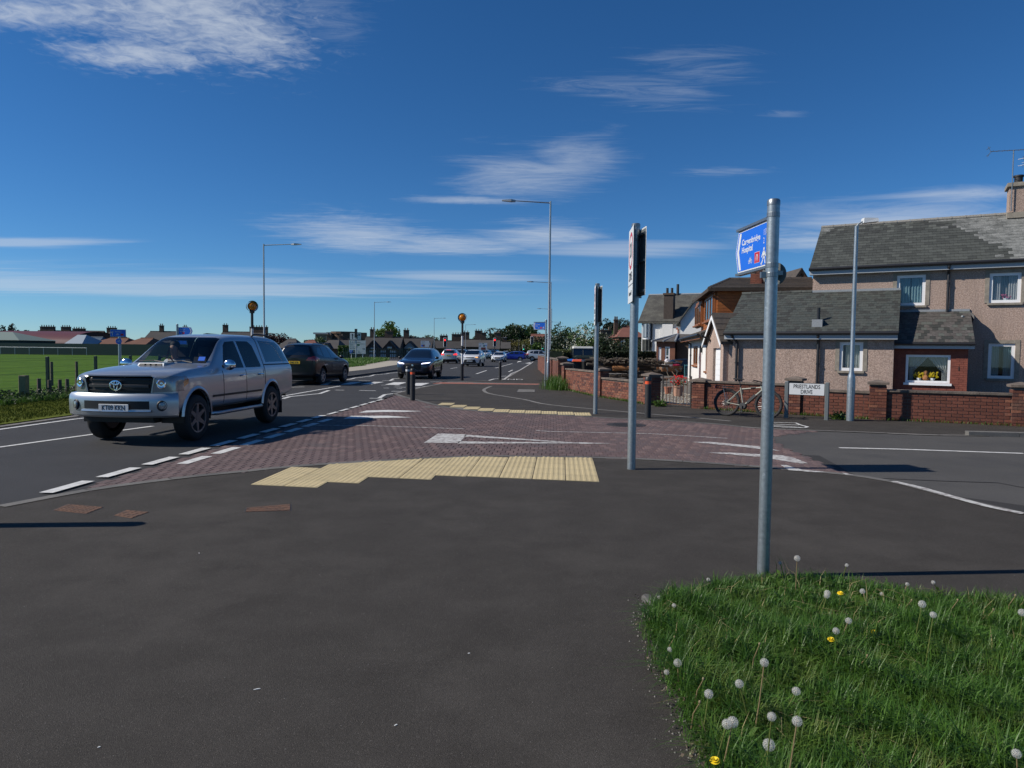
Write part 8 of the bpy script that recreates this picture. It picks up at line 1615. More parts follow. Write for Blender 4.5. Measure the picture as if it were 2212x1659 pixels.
# ================================================================ yard contents
def yard_things():
    for vx, vy, Y, lid, lb in ((1229, 778.5, 40, 'plastic_blue', 'black wheelie bin with blue lid behind the yard wall'), (1248, 779.5, 38.5, 'plastic_orange', 'black wheelie bin with orange lid behind the yard wall'), (1269, 780, 38, 'plastic_black', 'black wheelie bin with black lid behind the yard wall')):
        p = D(vx, vy, Y); o = thing('wheelie_bin', (p.x, Y, .03), random.uniform(-.2, .2), lb, 'bin', 'wheelie bins behind the yard wall'); m = MB(); m.hexa([(-.2, -.22, .05), (.2, -.22, .05), (.2, .22, .05), (-.2, .22, .05), (-.27, -.3, .98), (.27, -.3, .98), (.27, .32, .98), (-.27, .32, .98)]); m.build('body', 'plastic_black', o)
        for x in (-.13, 0, .13): m = MB(); m.box(x-.02, x+.02, -.285, -.25, .12, .95); m.build('rib', 'plastic_black', o)
        m = MB(); m.add([(-.3, -.34, .985), (.3, -.34, .985), (.3, .34, .985), (-.3, .34, .985), (-.28, -.3, 1.04), (.28, -.3, 1.04), (.26, .3, 1.1), (-.26, .3, 1.1)], [(0, 1, 5, 4), (1, 2, 6, 5), (2, 3, 7, 6), (3, 0, 4, 7), (4, 5, 6, 7), (3, 2, 1, 0)]); m.build('lid', lid, o); m = MB(); m.tube([(-.26, .36, 1.0), (.26, .36, 1.0)], .02, 6); m.build('handle', 'plastic_black', o)
        for x in (-.2, .2): m = MB(); m.cyl((x-.03, .26, .1), (x+.03, .26, .1), .1, .1, 12); m.build('wheel', 'rubber', o)
    a = D(1298, 790, 36); rr = random.Random(5); n = 0
    for row in range(6):
        for col in range(3):
            L = rr.uniform(1.3, 2.6); r = rr.uniform(.06, .12) if not (row == 3 and col == 1) else .13; x = col*.95+rr.uniform(-.25, .25); z = .1+row*.19+rr.uniform(-.03, .03); y = rr.uniform(-.25, .3); t = rr.uniform(-.12, .12); big = (row == 3 and col == 1)
            m = MB(); m.tube([(-L/2, 0, 0), (-L/6, rr.uniform(-.03, .03), rr.uniform(-.03, .03)), (L/6, rr.uniform(-.03, .03), 0), (L/2, 0, rr.uniform(-.05, .05))], [r, r*.97, r*.9, r*.85], 8); o = m.build('log', 'log_orange' if big else 'wood_grey' if row > 3 and rr.random() < .4 else 'wood_dark', None, smooth=True, loc=(a.x+x+.3, 36+y, z+.03), rot=(0, rr.uniform(-.08, .08), t))  # lower rows kept to dark wood: shade under the pile put into colour
            tag(o, 'thick peeled orange log on the wood pile' if big else 'cut log stacked in the wood pile behind the yard wall', 'log', None if big else 'logs in the wood pile')
    m = MB()
    for i in range(240):
        x, z, y = rr.uniform(-.4, 2.9), rr.uniform(1.0, 1.26), rr.uniform(-.5, .5); L = rr.uniform(.1, .35); t = rr.uniform(0, 3.1); e = rr.uniform(-.3, .3); d = Vector((math.cos(t)*L, math.sin(t)*L, e*L)); m.cyl((a.x+x, 36+y, z), tuple(Vector((a.x+x, 36+y, z))+d), rr.uniform(.01, .035), .012, 5)
    o = m.build('brushwood', 'wood_grey', None, fix=False); tag(o, 'loose sticks and bark heaped on the log pile', 'firewood', kind='stuff')
    for vx, sc, lb in ((1388, 1., 'weathered timber pallet leaning beside the log pile'), (1404, .85, 'smaller weathered pallet standing by the black car')):
        p = D(vx, 800, 45.5); o = thing('pallet', (p.x, 45.5, .03), .1, lb, 'pallet', 'pallets in the yard'); 
        for i in range(4): m = MB(); x = -.36+.24*i; m.box(x-.045, x+.045, -.02, .0, 0, 1.05*sc); m.build('slat', 'wood_grey', o)
        for z in (.08, .55, .98): m = MB(); m.box(-.45, .45, .0, .09, z*sc-.045, z*sc+.045); m.build('bearer', 'wood_grey', o)
    p = D(1449, 800, 41); o = thing('trailer', (p.x, 41, .03), -.05, 'small rusty trailer loaded with boxes and a white bag', 'trailer'); z = .42
    m = MB(); m.hexa([(-.56, -.4, z), (.56, -.4, z), (.56, .5, z), (-.56, .5, z), (-.6, -.45, z+.32), (.6, -.45, z+.32), (.6, .55, z+.32), (-.6, .55, z+.32)]); m.build('box_body', 'rust_paint', o); m = MB(); m.box(-.75, -.62, .5, .54, z+.1, z+.6); m.build('side_board', 'rust_paint', o); m = MB(); m.prism([(.58, z+.3), (.8, z+.62), (.3, z+.66)], 'y', .5, .53); m.build('flap', 'rust_paint', o)
    for x in (-.66, .66): m = MB(); m.lathe([(.2, -.05), (.24, -.04), (.24, .04), (.2, .05)], (x, .05, .24), 14, 'x'); m.build('wheel', 'rubber', o)
    m = MB(); m.tube([(0, -.4, z), (.1, -.9, .2), (.12, -1.0, .05)], .025, 6); m.build('drawbar', 'iron_rust', o); m = MB(); m.tube([(-.3, -.42, z), (-.2, -.6, .1), (.2, -.6, .1), (.3, -.42, z)], .02, 6); m.build('prop_stand', 'wood_grey', o)
    q = thing('cardboard_box', (p.x-.2, 41, .03+z+.32), .1, 'flattened cardboard box lying in the rusty trailer', 'box'); m = MB(); m.box(-.25, .2, -.3, .3, 0, .1); m.build('carton', 'paper', q); m = MB(); m.hexa([(-.25, -.3, .1), (.2, -.3, .1), (.2, .3, .1), (-.25, .3, .1), (-.2, -.25, .2), (.25, -.28, .26), (.2, .3, .24), (-.2, .3, .22)]); m.build('flap', 'wood_grey', q)
    def blob(name, loc, rad, mt, lb, cat, seed):
        r2 = random.Random(seed); m = MB(); m.ball((0, 0, 0), rad, 12, 8); m.v = [tuple(c*(1+r2.uniform(-.22, .22)) for c in v) for v in m.v]; tag(m.build(name, mt, None, smooth=False, loc=loc), lb, cat)
    blob('plastic_bag', (p.x-.22, 41, 1.06), (.15, .12, .13), 'bag_white', 'crumpled white plastic bag on top of the rusty trailer', 'bag', 2); blob('red_blanket', (p.x+.25, 40.9, .83), (.3, .25, .07), 'cloth_red', 'crumpled dark red blanket in the rusty trailer', 'blanket', 3); blob('navy_coat', (p.x+.3, 41.05, .92), (.28, .2, .1), 'cloth_navy', 'dark navy coat thrown over the trailer load', 'coat', 4)
    p = D(1483, 800, 43); o = thing('folding_rack', (p.x, 43, .03), .2, 'turquoise folding metal rack beside the white house wall', 'rack')
    for x in (-.13, -.04, .05, .14): m = MB(); m.tube([(x-.05, -.1, 0), (x, 0, .5), (x+.02, .05, .8)], .014, 6); m.build('leg', 'plastic_teal', o)
    m = MB(); m.tube([(-.14, .02, .72), (.16, .02, .72)], .016, 6); m.build('rail', 'plastic_teal', o)
    p = D(1448, 790, 47); car('black car in the yard showing only its roof behind the trailer', None, (p.x+.2, 47), math.pi, COUPE, 'car_black', ('', ''), sub=1, z=-.25)
    # flower pots on the gravel
    def pot(vx, vy, r0, r1, h, mt, lb, flowers, nr=0):
        p = G(vx, vy); o = thing('flower_pot', (p.x, p.y, .03), 0, lb, 'flower pot'); m = MB(); m.lathe([(r0, 0), (r1, h*.86), (r1*1.1, h*.87), (r1*1.12, h), (r1*.95, h), (r1*.9, h*.93)], (0, 0, 0), 16 if not nr else nr); m.build('pot', mt, o, smooth=not nr)
        if flowers:
            r3 = random.Random(4); m = MB()
            for i in range(70): x, y, z = r3.gauss(0, r1*.62), r3.gauss(0, r1*.5), h+r3.uniform(.04, .36); m.ball((x, y, z), r3.uniform(.018, .035), 5, 4)
            m.build('blooms', 'flower_red', o); m = MB()
            for i in range(60): x, y, z = r3.gauss(0, r1*.6), r3.gauss(0, r1*.5), h+r3.uniform(-.02, .16); m.add([(x, y, z), (x+r3.uniform(-.07, .07), y+r3.uniform(-.05, .05), z+.05), (x+r3.uniform(-.07, .07), y, z+.07)], [(0, 1, 2)])
            m.build('leaves', 'leaf_mid', o, fix=False)
    pot(1465, 857.5, .15, .185, .36, 'pot_pale', 'fluted terracotta planter full of red geraniums behind the gate', True, 12); pot(1442.5, 852.5, .1, .14, .26, 'pot_terracotta', 'small empty terracotta pot on the gravel behind the gate', False)
yard_things()
# ================================================================ trees, hedges, grass
def leaf_cards(P, size, rng, tilt=1.):
    """random leaf-shaped quads at the points P"""
    n = len(P); a = rng.normal(size=(n, 3)); a /= np.linalg.norm(a, axis=1)[:, None]; b = rng.normal(size=(n, 3)); b -= a*(a*b).sum(1)[:, None]; b /= np.linalg.norm(b, axis=1)[:, None]
    s = size*rng.uniform(.6, 1.4, (n, 1)); a = a*s*.5; b = b*s*.32
    V = np.stack([P-a, P+b*1.1-a*.1, P+a, P-b*.9+a*.1], 1).reshape(-1, 3); F = np.arange(4*n).reshape(n, 4); return V, F
def crown_pts(n, c, r, clumps, rng, hollow=.55, flat=0.):
    c = np.array(c); r = np.array(r); C = rng.normal(size=(clumps, 3)); C /= np.linalg.norm(C, axis=1)[:, None]; C = C*rng.uniform(.35, .92, (clumps, 1)); C[:, 2] = np.where(C[:, 2] < -.5, C[:, 2]*.5, C[:, 2])
    k = rng.integers(0, clumps, n); d = rng.normal(size=(n, 3)); d /= np.linalg.norm(d, axis=1)[:, None]; rad = rng.uniform(hollow, 1, (n, 1))**.6*rng.uniform(.16, .40, (clumps, 1))[k]
    return c+(C[k]+d*rad)*r
def tree(label, vx, vtop, Y, rx, mt, h0=.25, vbase=None, n=2600, leaf=.35, clumps=34, trunk=True, name='tree', ry=None, group=None, lean=0., hz=None, vb=None, z0=0.):
    rng = np.random.default_rng(int(vx*7+vtop)); p = D(vx, vtop, Y); H = p.z; o = thing(name, (p.x, Y, z0), 0, label, 'tree' if name == 'tree' else name.replace('_', ' '), group)
    cb = H*h0 if vb is None else D(vx, vb, Y).z; cz, rz_ = (H+cb)/2, (H-cb)/2
    P = crown_pts(n, (0, 0, cz), (rx, ry or rx, rz_), clumps, rng); V, F = leaf_cards(P, leaf, rng); link('crown', npmesh('crown', V, F), mt, o)
    if trunk:
        m = MB(); r = max(.08, H*.025); m.tube([(0, 0, -.2), (.05, 0, H*.3), (0, .05, H*.6), (0, 0, H*.8)], [r*1.3, r, r*.7, r*.2], 8)
        for i in range(6): t = i*1.05; m.tube([(0, 0, H*(.3+.05*i)), (rx*.35*math.cos(t), rx*.35*math.sin(t), H*(.45+.05*i)), (rx*.7*math.cos(t), rx*.7*math.sin(t), H*(.55+.05*i))], [r*.5, r*.3, r*.08], 6)
        m.build('trunk', 'bark', o, smooth=True)
    return o
def hedge(label, A, B, w, h, mt, n, leaf=.1, name='hedge', z0=0.):
    A, B = Vector((A[0], A[1], 0)), Vector((B[0], B[1], 0)); d = B-A; L = d.length; o = thing(name, (A.x, A.y, z0), math.atan2(d.y, d.x), label, 'hedge'); rng = np.random.default_rng(int(L*10+h*100))
    m = MB(); m.box(.03, L-.03, .05, w-.05, 0, h-.06); m.build('inner_mass', 'leaf_hedge', o)
    k = rng.random(n); P = np.stack([rng.uniform(0, L, n), np.where(k < .55, rng.normal(.0, .035, n), rng.uniform(0, w, n)), np.where(k < .55, rng.uniform(0, h, n), h+rng.normal(0, .025, n))], 1); V, F = leaf_cards(P, leaf, rng); link('foliage', npmesh('f', V, F), mt, o); return o
tree('bright green round tree above the stone houses', 838, 696, 190, 4.2, 'leaf_bright', .12, n=5600, leaf=.5, clumps=60)
tree('dark copper tree behind the grey hipped roof', 603, 716, 190, 3.2, 'leaf_purple', .1, n=1800, leaf=.45); tree('small copper tree beside the lamp behind the pickup', 582, 722, 175, 2.2, 'leaf_purple', .1, n=900, leaf=.4)
tree('rounded green bush tree before the hall', 682, 729, 180, 3.4, 'leaf_mid', .1, n=2000, leaf=.45)
tree('pale green tree top behind the slate terrace', 171, 708, 230, 2.6, 'leaf_olive', .3, n=900, leaf=.5)
tree('dark spiky conifer behind the red barn', 26, 702, 190, 1.9, 'leaf_pine', .1, n=1800, leaf=.45, ry=1.9); tree('spreading dark cedar behind the red barn', 58, 708, 195, 3.4, 'leaf_pine', .35, n=1800, leaf=.5, clumps=16); tree('dark conifer at the left end of the barn', -2, 702, 190, 2.4, 'leaf_pine', .1, n=1600, leaf=.45)
tree('feathery grey green tree behind the stone cottage', 884, 724, 200, 3., 'leaf_brown', .2, n=1300, leaf=.45); tree('olive tree behind the pointed white sign', 925, 722.5, 200, 4.6, 'leaf_olive', .15, n=2000, leaf=.5)
tree('dark rounded tree left of the church tower', 1033, 726, 230, 4.5, 'leaf_dark', .1, n=2000, leaf=.55); tree('fresh green rounded tree beside the church tower', 1047, 722, 235, 5., 'leaf_mid', .1, n=2200, leaf=.55)
tree('large dark sycamore left in the pair on the skyline', 1098, 704, 220, 8.5, 'leaf_dark', .05, n=5200, leaf=.65, clumps=44); tree('large green sycamore right in the pair on the skyline', 1126, 697.5, 224, 8.8, 'leaf_mid', .05, n=5200, leaf=.65, clumps=44); tree('dark infill tree between the paired sycamores', 1112, 702, 222, 6., 'leaf_dark', .05, n=2600, leaf=.65)
for i, (vx, vt, Y, r, mt, lb) in enumerate(((1100, 733, 185, 5, 'leaf_brown', 'bare brown thicket behind the second red signal'), (1122, 728, 180, 5, 'leaf_gorse', 'yellow gorse bush on the bank beyond the junction'), (1140, 730, 175, 4.5, 'leaf_gorse', 'golden gorse bush beside the black signal pole'), (1160, 729, 168, 4.5, 'leaf_olive', 'yellow green bush beside the white gable'), (1166, 742, 160, 3, 'leaf_bright', 'lime green bush beneath the white gable'), (1090, 742, 182, 5, 'leaf_brown', 'low brown scrub behind the parked cars'), (1128, 745, 172, 5.5, 'leaf_brown', 'dull scrub bank behind the green signal'), (1172, 720, 165, 3., 'leaf_brown', 'thin brown tree beside the blue finger sign'))):
    tree(lb, vx, vt, Y, r, mt, .02, n=1800, leaf=.45, clumps=24, trunk=False, name='bush')
# right-hand garden shrubs behind the yard
for vx, vt, Y, r, mt, lb, nn, lf in ((1207, 716, 72, 1.7, 'leaf_dark', 'dark shrub beside the far lamp and brick wall', 2400, .2), (1222, 696, 78, 2.0, 'leaf_mid', 'rounded green tree behind the dark shrubs', 2200, .22), (1235, 716, 70, 2.2, 'leaf_dark', 'dense dark laurel behind the off-roader', 3000, .2), (1262, 702, 68, 2.0, 'leaf_bright', 'white flowering hawthorn behind the off-roader', 3600, .17), (1290, 708, 70, 1.9, 'leaf_brown', 'thin brown leaved shrub beside the hawthorn', 1500, .18), (1303, 722, 66, 1.8, 'leaf_dark', 'dark conifer shrub behind the clipped hedge', 2400, .18), (1337, 727, 66, 2.3, 'leaf_dark', 'glossy dark laurel above the clipped hedge', 3400, .18), (1366, 729, 66, 1.9, 'leaf_dark', 'dark laurel beside the red brick house', 2400, .18)):
    t = tree(lb, vx, vt, Y, r, mt, .0, n=nn, leaf=lf, clumps=30, trunk=True, name='shrub')
    if 'hawthorn' in lb: rng = np.random.default_rng(5); P = crown_pts(1100, (0, -.15, D(vx, vt, Y).z*.55), (r, r, D(vx, vt, Y).z*.48), 30, rng, .8); V, F = leaf_cards(P, .12, rng); link('blossom', npmesh('b', V, F), 'blossom', t)
tree('broad dark pine rising behind the far gardens', 1322, 684, 135, 3.6, 'leaf_pine', .35, n=4200, leaf=.32, clumps=26); tree('smaller pine with ragged top beside the broad pine', 1349, 690, 138, 2.0, 'leaf_pine', .4, n=1400, leaf=.32, clumps=16); tree('fresh green tree beneath the pines', 1342, 703, 128, 2.6, 'leaf_bright', .2, n=2200, leaf=.3); tree('dark fir at the left edge of the pine group', 1297, 706, 140, 1.2, 'leaf_pine', .1, n=900, leaf=.32)
a, b = D(1294, 759.5, 58), D(1418, 762, 58); hedge('clipped dark evergreen hedge along the back of the yard', (a.x, 58), (b.x, 58), 1.2, a.z, 'leaf_hedge', 9000, .12)
a, b = D(1216, 754, 50), D(1236, 752, 58); hedge('clipped hedge end with yellow green tips beside the brick wall', (a.x, 50), (b.x, 58), 1., 1.62, 'leaf_olive', 2500, .12)
a, b = D(1236, 752, 58), D(1294, 756, 58); hedge('clipped hedge behind the off-roader', (a.x, 58.3), (b.x, 58.3), 1., 1.85, 'leaf_hedge', 4000, .12)
a, b = D(727, 754, 118), D(760, 755, 118); hedge('light green hedge before the long dark roof', (a.x, 119), (b.x, 119), 1.5, 2.0, 'leaf_bright', 2500, .25)
# ---- blades
def blades(name, P, h, w, mt, label, cat, lean=.5, seed=1, sc=None, bend=.6):
    rng = np.random.default_rng(seed); n = len(P); t = rng.uniform(0, 2*np.pi, n); hh = h*rng.uniform(.45, 1.25, n)*(sc if sc is not None else 1); ww = w*rng.uniform(.6, 1.3, n)
    l = lean*rng.uniform(.1, 1., n); dx, dy = np.cos(t), np.sin(t); px, py = -dy, dx
    L1, L2 = hh*.55, hh
    o1 = l*L1*.5; o2 = l*L2*(1+bend*l)
    z = P[:, 2]; V = np.zeros((n, 5, 3))
    V[:, 0] = np.stack([P[:, 0]-px*ww/2, P[:, 1]-py*ww/2, z], 1); V[:, 1] = np.stack([P[:, 0]+px*ww/2, P[:, 1]+py*ww/2, z], 1)
    z1 = z+L1*np.sqrt(np.maximum(.2, 1-(l*.5)**2)); z2 = z+L2*np.sqrt(np.maximum(.12, 1-(np.minimum(.95, l))**2))
    V[:, 2] = np.stack([P[:, 0]+dx*o1+px*ww*.42, P[:, 1]+dy*o1+py*ww*.42, z1], 1); V[:, 3] = np.stack([P[:, 0]+dx*o1-px*ww*.42, P[:, 1]+dy*o1-py*ww*.42, z1], 1); V[:, 4] = np.stack([P[:, 0]+dx*o2, P[:, 1]+dy*o2, z2], 1)
    b = (np.arange(n)*5)[:, None]; T = np.concatenate([b+np.array([0, 1, 2]), b+np.array([0, 2, 3]), b+np.array([3, 2, 4])]); me = npmesh(name, V.reshape(-1, 3), T)
    o = link(name, me, mt); tag(o, label, cat, kind='stuff'); return o
# near grass verge with its soil
GV = [G(*q, .075) for q in ((1402, 1306), (1440, 1276), (1500, 1262), (1570, 1246), (1640, 1236), (1760, 1236), (1860, 1246), (1950, 1264), (2080, 1280), (2212, 1288), (2400, 1304))]+[Vector((6.5, 1.5, 0)), Vector((6.5, -.5, 0)), Vector((.8, -.5, 0))]+[G(*q) for q in ((1640, 1900), (1560, 1720), (1530, 1640), (1500, 1590), (1470, 1510), (1440, 1450), (1415, 1390), (1400, 1340))]
soil = link('grass_verge', up_poly(GV, .016), 'grass_ground'); soil['kind'] = 'structure'
def grass():
    rng = np.random.default_rng(3); poly = np.array([(p.x, p.y) for p in GV]); x0, y0 = poly.min(0); x1, y1 = poly.max(0); x1 = min(x1, 5.4); y0 = max(y0, 1.2)
    def inside_np(P):
        c = np.zeros(len(P), bool); n = len(poly)
        for i in range(n):
            a, b = poly[i], poly[i-1]; m = (a[1] > P[:, 1]) != (b[1] > P[:, 1]); xx = (b[0]-a[0])*(P[:, 1]-a[1])/(b[1]-a[1]+1e-9)+a[0]; c ^= m & (P[:, 0] < xx)
        return c
    def field_(P): return .5+.28*np.sin(P[:, 0]*5.1+1.3*np.sin(P[:, 1]*4.3))*np.cos(P[:, 1]*6.2+P[:, 0]*2.1)+.22*np.sin(P[:, 0]*13+P[:, 1]*9)
    P = rng.uniform((x0, y0), (x1, y1), (150000, 2)); P = P[inside_np(P)]; d = 0
    # thin the margin so that the edge frays
    P = P[rng.random(len(P)) < .9]; f = field_(P); sc = (.38+1.0*f)*np.clip(.45+(4.75-P[:, 1])*.55, .5, 1.1)
    blades('grass', np.column_stack([P, np.full(len(P), .012)]), .155, .0052, 'grass_blade', 'lush green grass of the corner verge', 'grass', 1.1, 4, sc)
    # taller tuft round the post
    Q = np.array((2.0, 4.93))+rng.normal(size=(2600, 2))*(.14, .07); Q = Q[inside_np(Q)]; blades('tall_grass', np.column_stack([Q, np.full(len(Q), .012)]), .21, .0055, 'grass_blade', 'taller tuft of grass round the foot of the blue finger post', 'grass', .8, 6)
    T_ = P[rng.integers(0, len(P), 1500)]; blades('straw_grass', np.column_stack([T_, np.full(len(T_), .012)]), .15, .0045, 'straw', 'dry straw coloured blades scattered through the verge', 'grass', 1.4, 15)
    # ragged blades over the edge
    E = []
    for a, b in zip(poly, np.roll(poly, -1, 0)):
        if np.linalg.norm(b-a) > 4: continue
        for k in range(int(np.linalg.norm(b-a)*420)): q = a+(b-a)*rng.random()+rng.normal(size=2)*.03; E.append(q)
    E = np.array(E); E = E[E[:, 1] > 1.]; blades('edge_grass', np.column_stack([E, np.full(len(E), .012)]), .085, .005, 'grass_blade', 'short ragged grass along the verge edge', 'grass', 1.3, 8)
    # broad weeds
    W_ = P[rng.integers(0, len(P), 900)]; pts = np.column_stack([W_, rng.uniform(.04, .09, len(W_))]); V, F = leaf_cards(pts, .05, rng); o = link('broadleaf_weeds', npmesh('w', V, F), 'leaf_bright'); tag(o, 'small broad weed leaves low among the grass', 'weeds', kind='stuff')
grass()
# ---- dandelions
def dandelions():
    rng = random.Random(12); m = MB()
    n = 70
    for i in range(n):                                        # seed clock: a ball of fine spokes with tufts
        ph = math.acos(1-2*(i+.5)/n); th = math.pi*(1+5**.5)*i; d = Vector((math.sin(ph)*math.cos(th), math.sin(ph)*math.sin(th), math.cos(ph))); r = .0235; a = d.orthogonal().normalized(); b = d.cross(a); tip = d*r; V = [tuple(tip*.3)]
        for k in range(5): t = 2*math.pi*k/5; q = (d*.9+.45*(a*math.cos(t)+b*math.sin(t)))*r*1.05; e = (a*math.cos(t+1.57)+b*math.sin(t+1.57))*.0008; m.add([tuple(tip*.82-e), tuple(tip*.82+e), tuple(q)], [(0, 1, 2)])
        m.add([tuple(d*.004+a*.0003), tuple(d*.004-a*.0003), tuple(tip*.9)], [(0, 1, 2)])
    clock = m.mesh('seed_head'); clock.materials.append(MT['seed_down']); m = MB(); m.ball((0, 0, 0), .005, 8, 6); core = m.mesh('seed_core'); core.materials.append(MT['seed_core'])
    m = MB()
    for ring, (r, z, k) in enumerate(((.019, .002, 18), (.014, .006, 14), (.008, .009, 10))):
        for i in range(k): t = 2*math.pi*(i+.5*ring)/k; c, s = math.cos(t), math.sin(t); e = .0028; m.add([(-s*e*.4, c*e*.4, z*.4), (s*e*.4, -c*e*.4, z*.4), (r*c+s*e, r*s-c*e, z), (r*c-s*e, r*s+c*e, z)], [(0, 1, 2, 3)])
    flower = m.mesh('flower_head'); flower.materials.append(MT['flower_yellow'])
    heads = [(1722, 1206, .27), (1992, 1305, .27), (2016, 1328, .30), (1833, 1341, .16), (1787, 1281, .16), (1786, 1287, .15), (1863, 1277, .14), (1806, 1363, .15), (1597, 1477, .22), (1651, 1431, .32), (1720, 1493, .16), (1667, 1548, .30), (1722, 1558, .32), (1531, 1499, .2), (1570, 1564, .24), (1583, 1560, .24), (1661, 1609, .18), (1447, 1403, .12), (1464, 1432, .14), (1456, 1308, .1), (2208, 1323, .2), (2196, 1628, .2), (1829, 1221, .12), (2016, 1258, .1), (1530, 1252, .08), (1685, 1216, .1), (1440, 1452, .1), (1960, 1262, .08), (1424, 1290, .06), (1905, 1283, .07)]
    for i, (vx, vy, h) in enumerate(heads):
        p = G(vx, vy, h); ln = Vector((rng.uniform(-.06, .06), rng.uniform(-.05, .03), 0)); b = Vector((p.x, p.y, .014))+ln
        o = thing('dandelion', b, 0, 'white dandelion seed head on a stalk in the corner grass verge', 'dandelion', 'dandelion clocks in the grass verge'); m = MB(); t = p-b; m.tube([(0, 0, 0), (t.x*.3-ln.x*.2, t.y*.3, t.z*.5), tuple(t)], [.0032, .0026, .0022], 6); m.build('stalk', 'stem' if i % 3 else 'stem_pink', o, smooth=True)
        s = .66+.3*rng.random() if h > .13 else .55; c = link('seed_head', clock, None, o, loc=t); c.scale = (s, s, s); c.rotation_euler = (rng.random(), rng.random(), rng.random()); link('seed_core', core, None, c)
    for vx, vy, h in ((1795, 1388, .12), (1815, 1287, .12), (1888, 1372, .07), (1544, 1652, .1)):
        p = G(vx, vy, h); o = thing('dandelion', (p.x, p.y, .014), 0, 'open yellow dandelion flower low in the corner grass verge', 'dandelion', 'yellow dandelions in the grass verge'); m = MB(); m.cyl((0, 0, 0), (0, 0, h), .0026, .0022, 6); m.build('stalk', 'stem', o); c = link('flower_head', flower, None, o, loc=(0, 0, h)); c.rotation_euler = (.25, -.2, 0); c.scale = (.95, .95, 1.3)
    for vx, vy, h in ((1640, 1395, .2), (2068, 1300, .14), (2184, 1290, .15), (2190, 1300, .12), (1945, 1300, .1), (1848, 1420, .12), (1480, 1470, .15), (1500, 1520, .14), (1462, 1380, .13), (2130, 1320, .12)):
        p = G(vx, vy, h); q = G(vx-6, vy+40, 0); o = thing('dandelion', (p.x+rng.uniform(-.05, .05), p.y, .014), 0, 'bare dandelion stalk without its seeds in the grass verge', 'dandelion', 'bare dandelion stalks'); m = MB(); m.tube([(0, 0, 0), (.01, .0, h*.6), (.03, -.02, h)], [.003, .0026, .0022], 6); m.build('stalk', 'stem_pink', o); m = MB(); m.ball((.03, -.02, h+.004), (.006, .006, .007), 8, 6); m.build('bare_head', 'seed_core', o)
dandelions()
# ---- litter of stones and dry leaves along the worn verge edge
def edge_debris():
    rng = random.Random(9); V, F = [], []; lv, lf = [], []
    edge = [G(*q) for q in ((1402, 1300), (1400, 1340), (1415, 1390), (1440, 1450), (1470, 1510), (1500, 1590), (1530, 1640), (1560, 1720))]
    for i in range(420):
        k = rng.randrange(len(edge)-1); p = edge[k].lerp(edge[k+1], rng.random()); x, y = p.x+rng.gauss(-.02, .05), p.y+rng.gauss(0, .04); s = rng.uniform(.002, .008); b = len(V)
        V += [(x+s*dx*rng.uniform(.6, 1.2), y+s*dy*rng.uniform(.6, 1.2), .011+s*dz) for dx, dy, dz in ((1, 0, 0), (0, 1, 0), (-1, 0, 0), (0, -1, 0), (0, 0, .9))]; F += [(b, b+1, b+4), (b+1, b+2, b+4), (b+2, b+3, b+4), (b+3, b, b+4)]
    me = bpy.data.meshes.new('g'); me.from_pydata(V, [], F); tag(link('loose_grit', me, 'pebble'), 'loose grit and pebbles along the worn verge edge', 'gravel', kind='stuff')
    V, F = [], []
    for i in range(1500):                                      # chips on the asphalt
        x, y = rng.uniform(-5, 5), rng.uniform(1.6, 9); s = rng.uniform(.0012, .0035); b = len(V)
        V += [(x+s*dx, y+s*dy, .0105+s*dz) for dx, dy, dz in ((1, .2, 0), (-.2, 1, 0), (-1, -.3, 0), (.3, -1, 0), (0, 0, .7))]; F += [(b, b+1, b+4), (b+1, b+2, b+4), (b+2, b+3, b+4), (b+3, b, b+4)]
    me = bpy.data.meshes.new('g'); me.from_pydata(V, [], F); tag(link('stone_chips', me, 'concrete_kerb'), 'scattered pale stone chips on the footway', 'gravel', kind='stuff')
    pts = np.array([[(q := edge[rng.randrange(len(edge)-1)].lerp(edge[-1], rng.random()*.2)).x+rng.gauss(0, .05), q.y+rng.gauss(0, .06), rng.uniform(.012, .05)] for _ in range(260)]); V, F = leaf_cards(pts, .018, np.random.default_rng(2)); tag(link('dry_leaves', npmesh('l', V, F), 'dead_leaf'), 'dry brown weed leaves along the verge edge', 'leaves', kind='stuff')
    for vx, vy, L in ((555, 1494, .03), (1013, 1416, .012), (855, 1572, .014), (214, 1620, .01), (430, 1198, .012)):
        p = G(vx, vy); m = MB(); m.box(-L*.5, L*.5, -.002, .002, 0, .002); m.box(-L*.2, L*.35, -.003, .0025, .001, .003); tag(m.build('litter_scrap', 'paper', None, loc=(p.x, p.y, .0108), rot=(0, 0, rng.uniform(-1, 1))), 'tiny pale scrap of litter on the near footway', 'litter', 'litter scraps on the footway')
    p = G(1404, 1306); m = MB(); m.cbox(-.03, .03, -.08, .08, -.02, .03, .012); tag(m.build('kerb_fragment', 'concrete_dark', None, loc=(p.x, p.y, .01), rot=(.05, .05, .2)), 'broken grey kerb fragment at the verge corner', 'stone')
edge_debris()
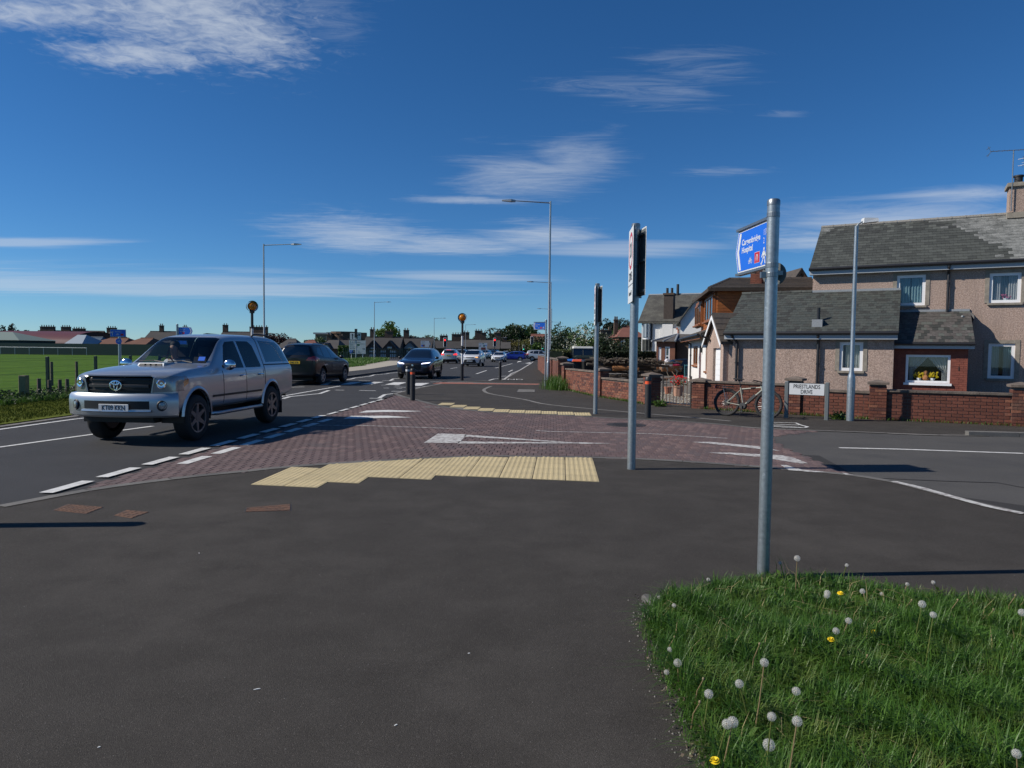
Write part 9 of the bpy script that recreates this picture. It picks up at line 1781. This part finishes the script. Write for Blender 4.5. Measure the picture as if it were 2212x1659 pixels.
# ---- roadside growth on the left and along the wall foot
def weeds():
    rng = np.random.default_rng(21)
    def strip(n, x0, x1, y0, y1, z): return np.column_stack([rng.uniform(x0, x1, n), rng.uniform(y0, y1, n), np.full(n, z)])
    P = strip(16000, -14.4, -12.9, 12.5, 26, .03); blades('rough_grass', P, .2, .012, 'grass_blade', 'long rough grass in front of the mesh fence', 'grass', .7, 31)
    pts = np.column_stack([rng.uniform(-14.2, -12.9, 3800), rng.uniform(13, 25, 3800), rng.uniform(.03, .34, 3800)]); V, F = leaf_cards(pts, .07, rng); tag(link('roadside_weeds', npmesh('w', V, F), 'leaf_dark'), 'dark leafy weeds in front of the mesh fence', 'weeds', kind='stuff')
    P = strip(34000, -13.0, -10.1, 12.5, 26, .03); blades('mown_grass', P, .05, .012, 'verge', 'short yellowish mown grass beside the far kerb', 'grass', .9, 32)
    P = strip(9000, -17, -13.4, 62, 92, .09); P[:, 0] -= (P[:, 1]-62)*.09; blades('verge_grass', P, .45, .05, 'grass_blade', 'tall green grass under the white direction sign', 'grass', .6, 33)
    P = strip(12000, -15.2, -12.9, 27, 62, .09); blades('verge_grass_near', P, .25, .03, 'grass_blade', 'green verge grass beside the pale path', 'grass', .7, 34)
    # foot of the yard wall
    L_ = []
    for a, b, k in ((pA, pB, 500), (pB, pC, 500), (ga, gb, 700), (gb, gc, 250)):
        d = (b-a).normalized(); nn = Vector((d.y, -d.x, 0))
        for i in range(k): q = a.lerp(b, rng.random())+nn*(.13+abs(rng.normal())*.05); L_.append((q.x, q.y, .014))
    blades('wall_foot_weeds', np.array(L_), .09, .012, 'grass_blade', 'thin weeds and moss along the foot of the brick walls', 'weeds', 1.2, 35)
    q = G(1205, 842); P = np.column_stack([rng.normal(q.x, .22, 1500), rng.normal(q.y+.3, .5, 1500), np.full(1500, .014)]); blades('lamp_foot_grass', P, .55, .014, 'grass_blade', 'tall yellow green grass between the lamp and the brick wall', 'grass', .6, 36)
    for vx, vy, lb in ((1424, 879, 'leafy weed growing at the gate pillar foot'), (1813, 907, 'leafy weed beside the grey lamp column foot')):
        q = G(vx, vy); pts = np.column_stack([rng.normal(0, .1, 150), rng.normal(0, .08, 150), np.abs(rng.normal(.06, .06, 150))]); V, F = leaf_cards(pts, .08, rng); tag(link('weed_plant', npmesh('w', V, F), 'leaf_bright', loc=(q.x, q.y, .014)), lb, 'weed', kind='stuff')
    V, F = [], []; r2 = random.Random(8)
    poly = [(4.5, 20.9), (5.3, 20.0), (8, 18), (8.6, 19.5), (6.5, 23), (6.6, 27), (5.0, 27)]
    for i in range(5200):
        x, y = r2.uniform(4.4, 8.6), r2.uniform(18, 27)
        if not inside((x, y), poly): continue
        s = r2.uniform(.012, .028); b = len(V); V += [(x+s*dx*r2.uniform(.7, 1.2), y+s*dy*r2.uniform(.7, 1.2), .028+s*dz) for dx, dy, dz in ((1, 0, 0), (0, 1, 0), (-1, 0, 0), (0, -1, 0), (0, 0, .8))]; F += [(b, b+1, b+4), (b+1, b+2, b+4), (b+2, b+3, b+4), (b+3, b, b+4)]
    me = bpy.data.meshes.new('g'); me.from_pydata(V, [], F); tag(link('yard_gravel', me, 'path_pale'), 'pale gravel stones behind the iron gate', 'gravel', kind='stuff')
weeds()
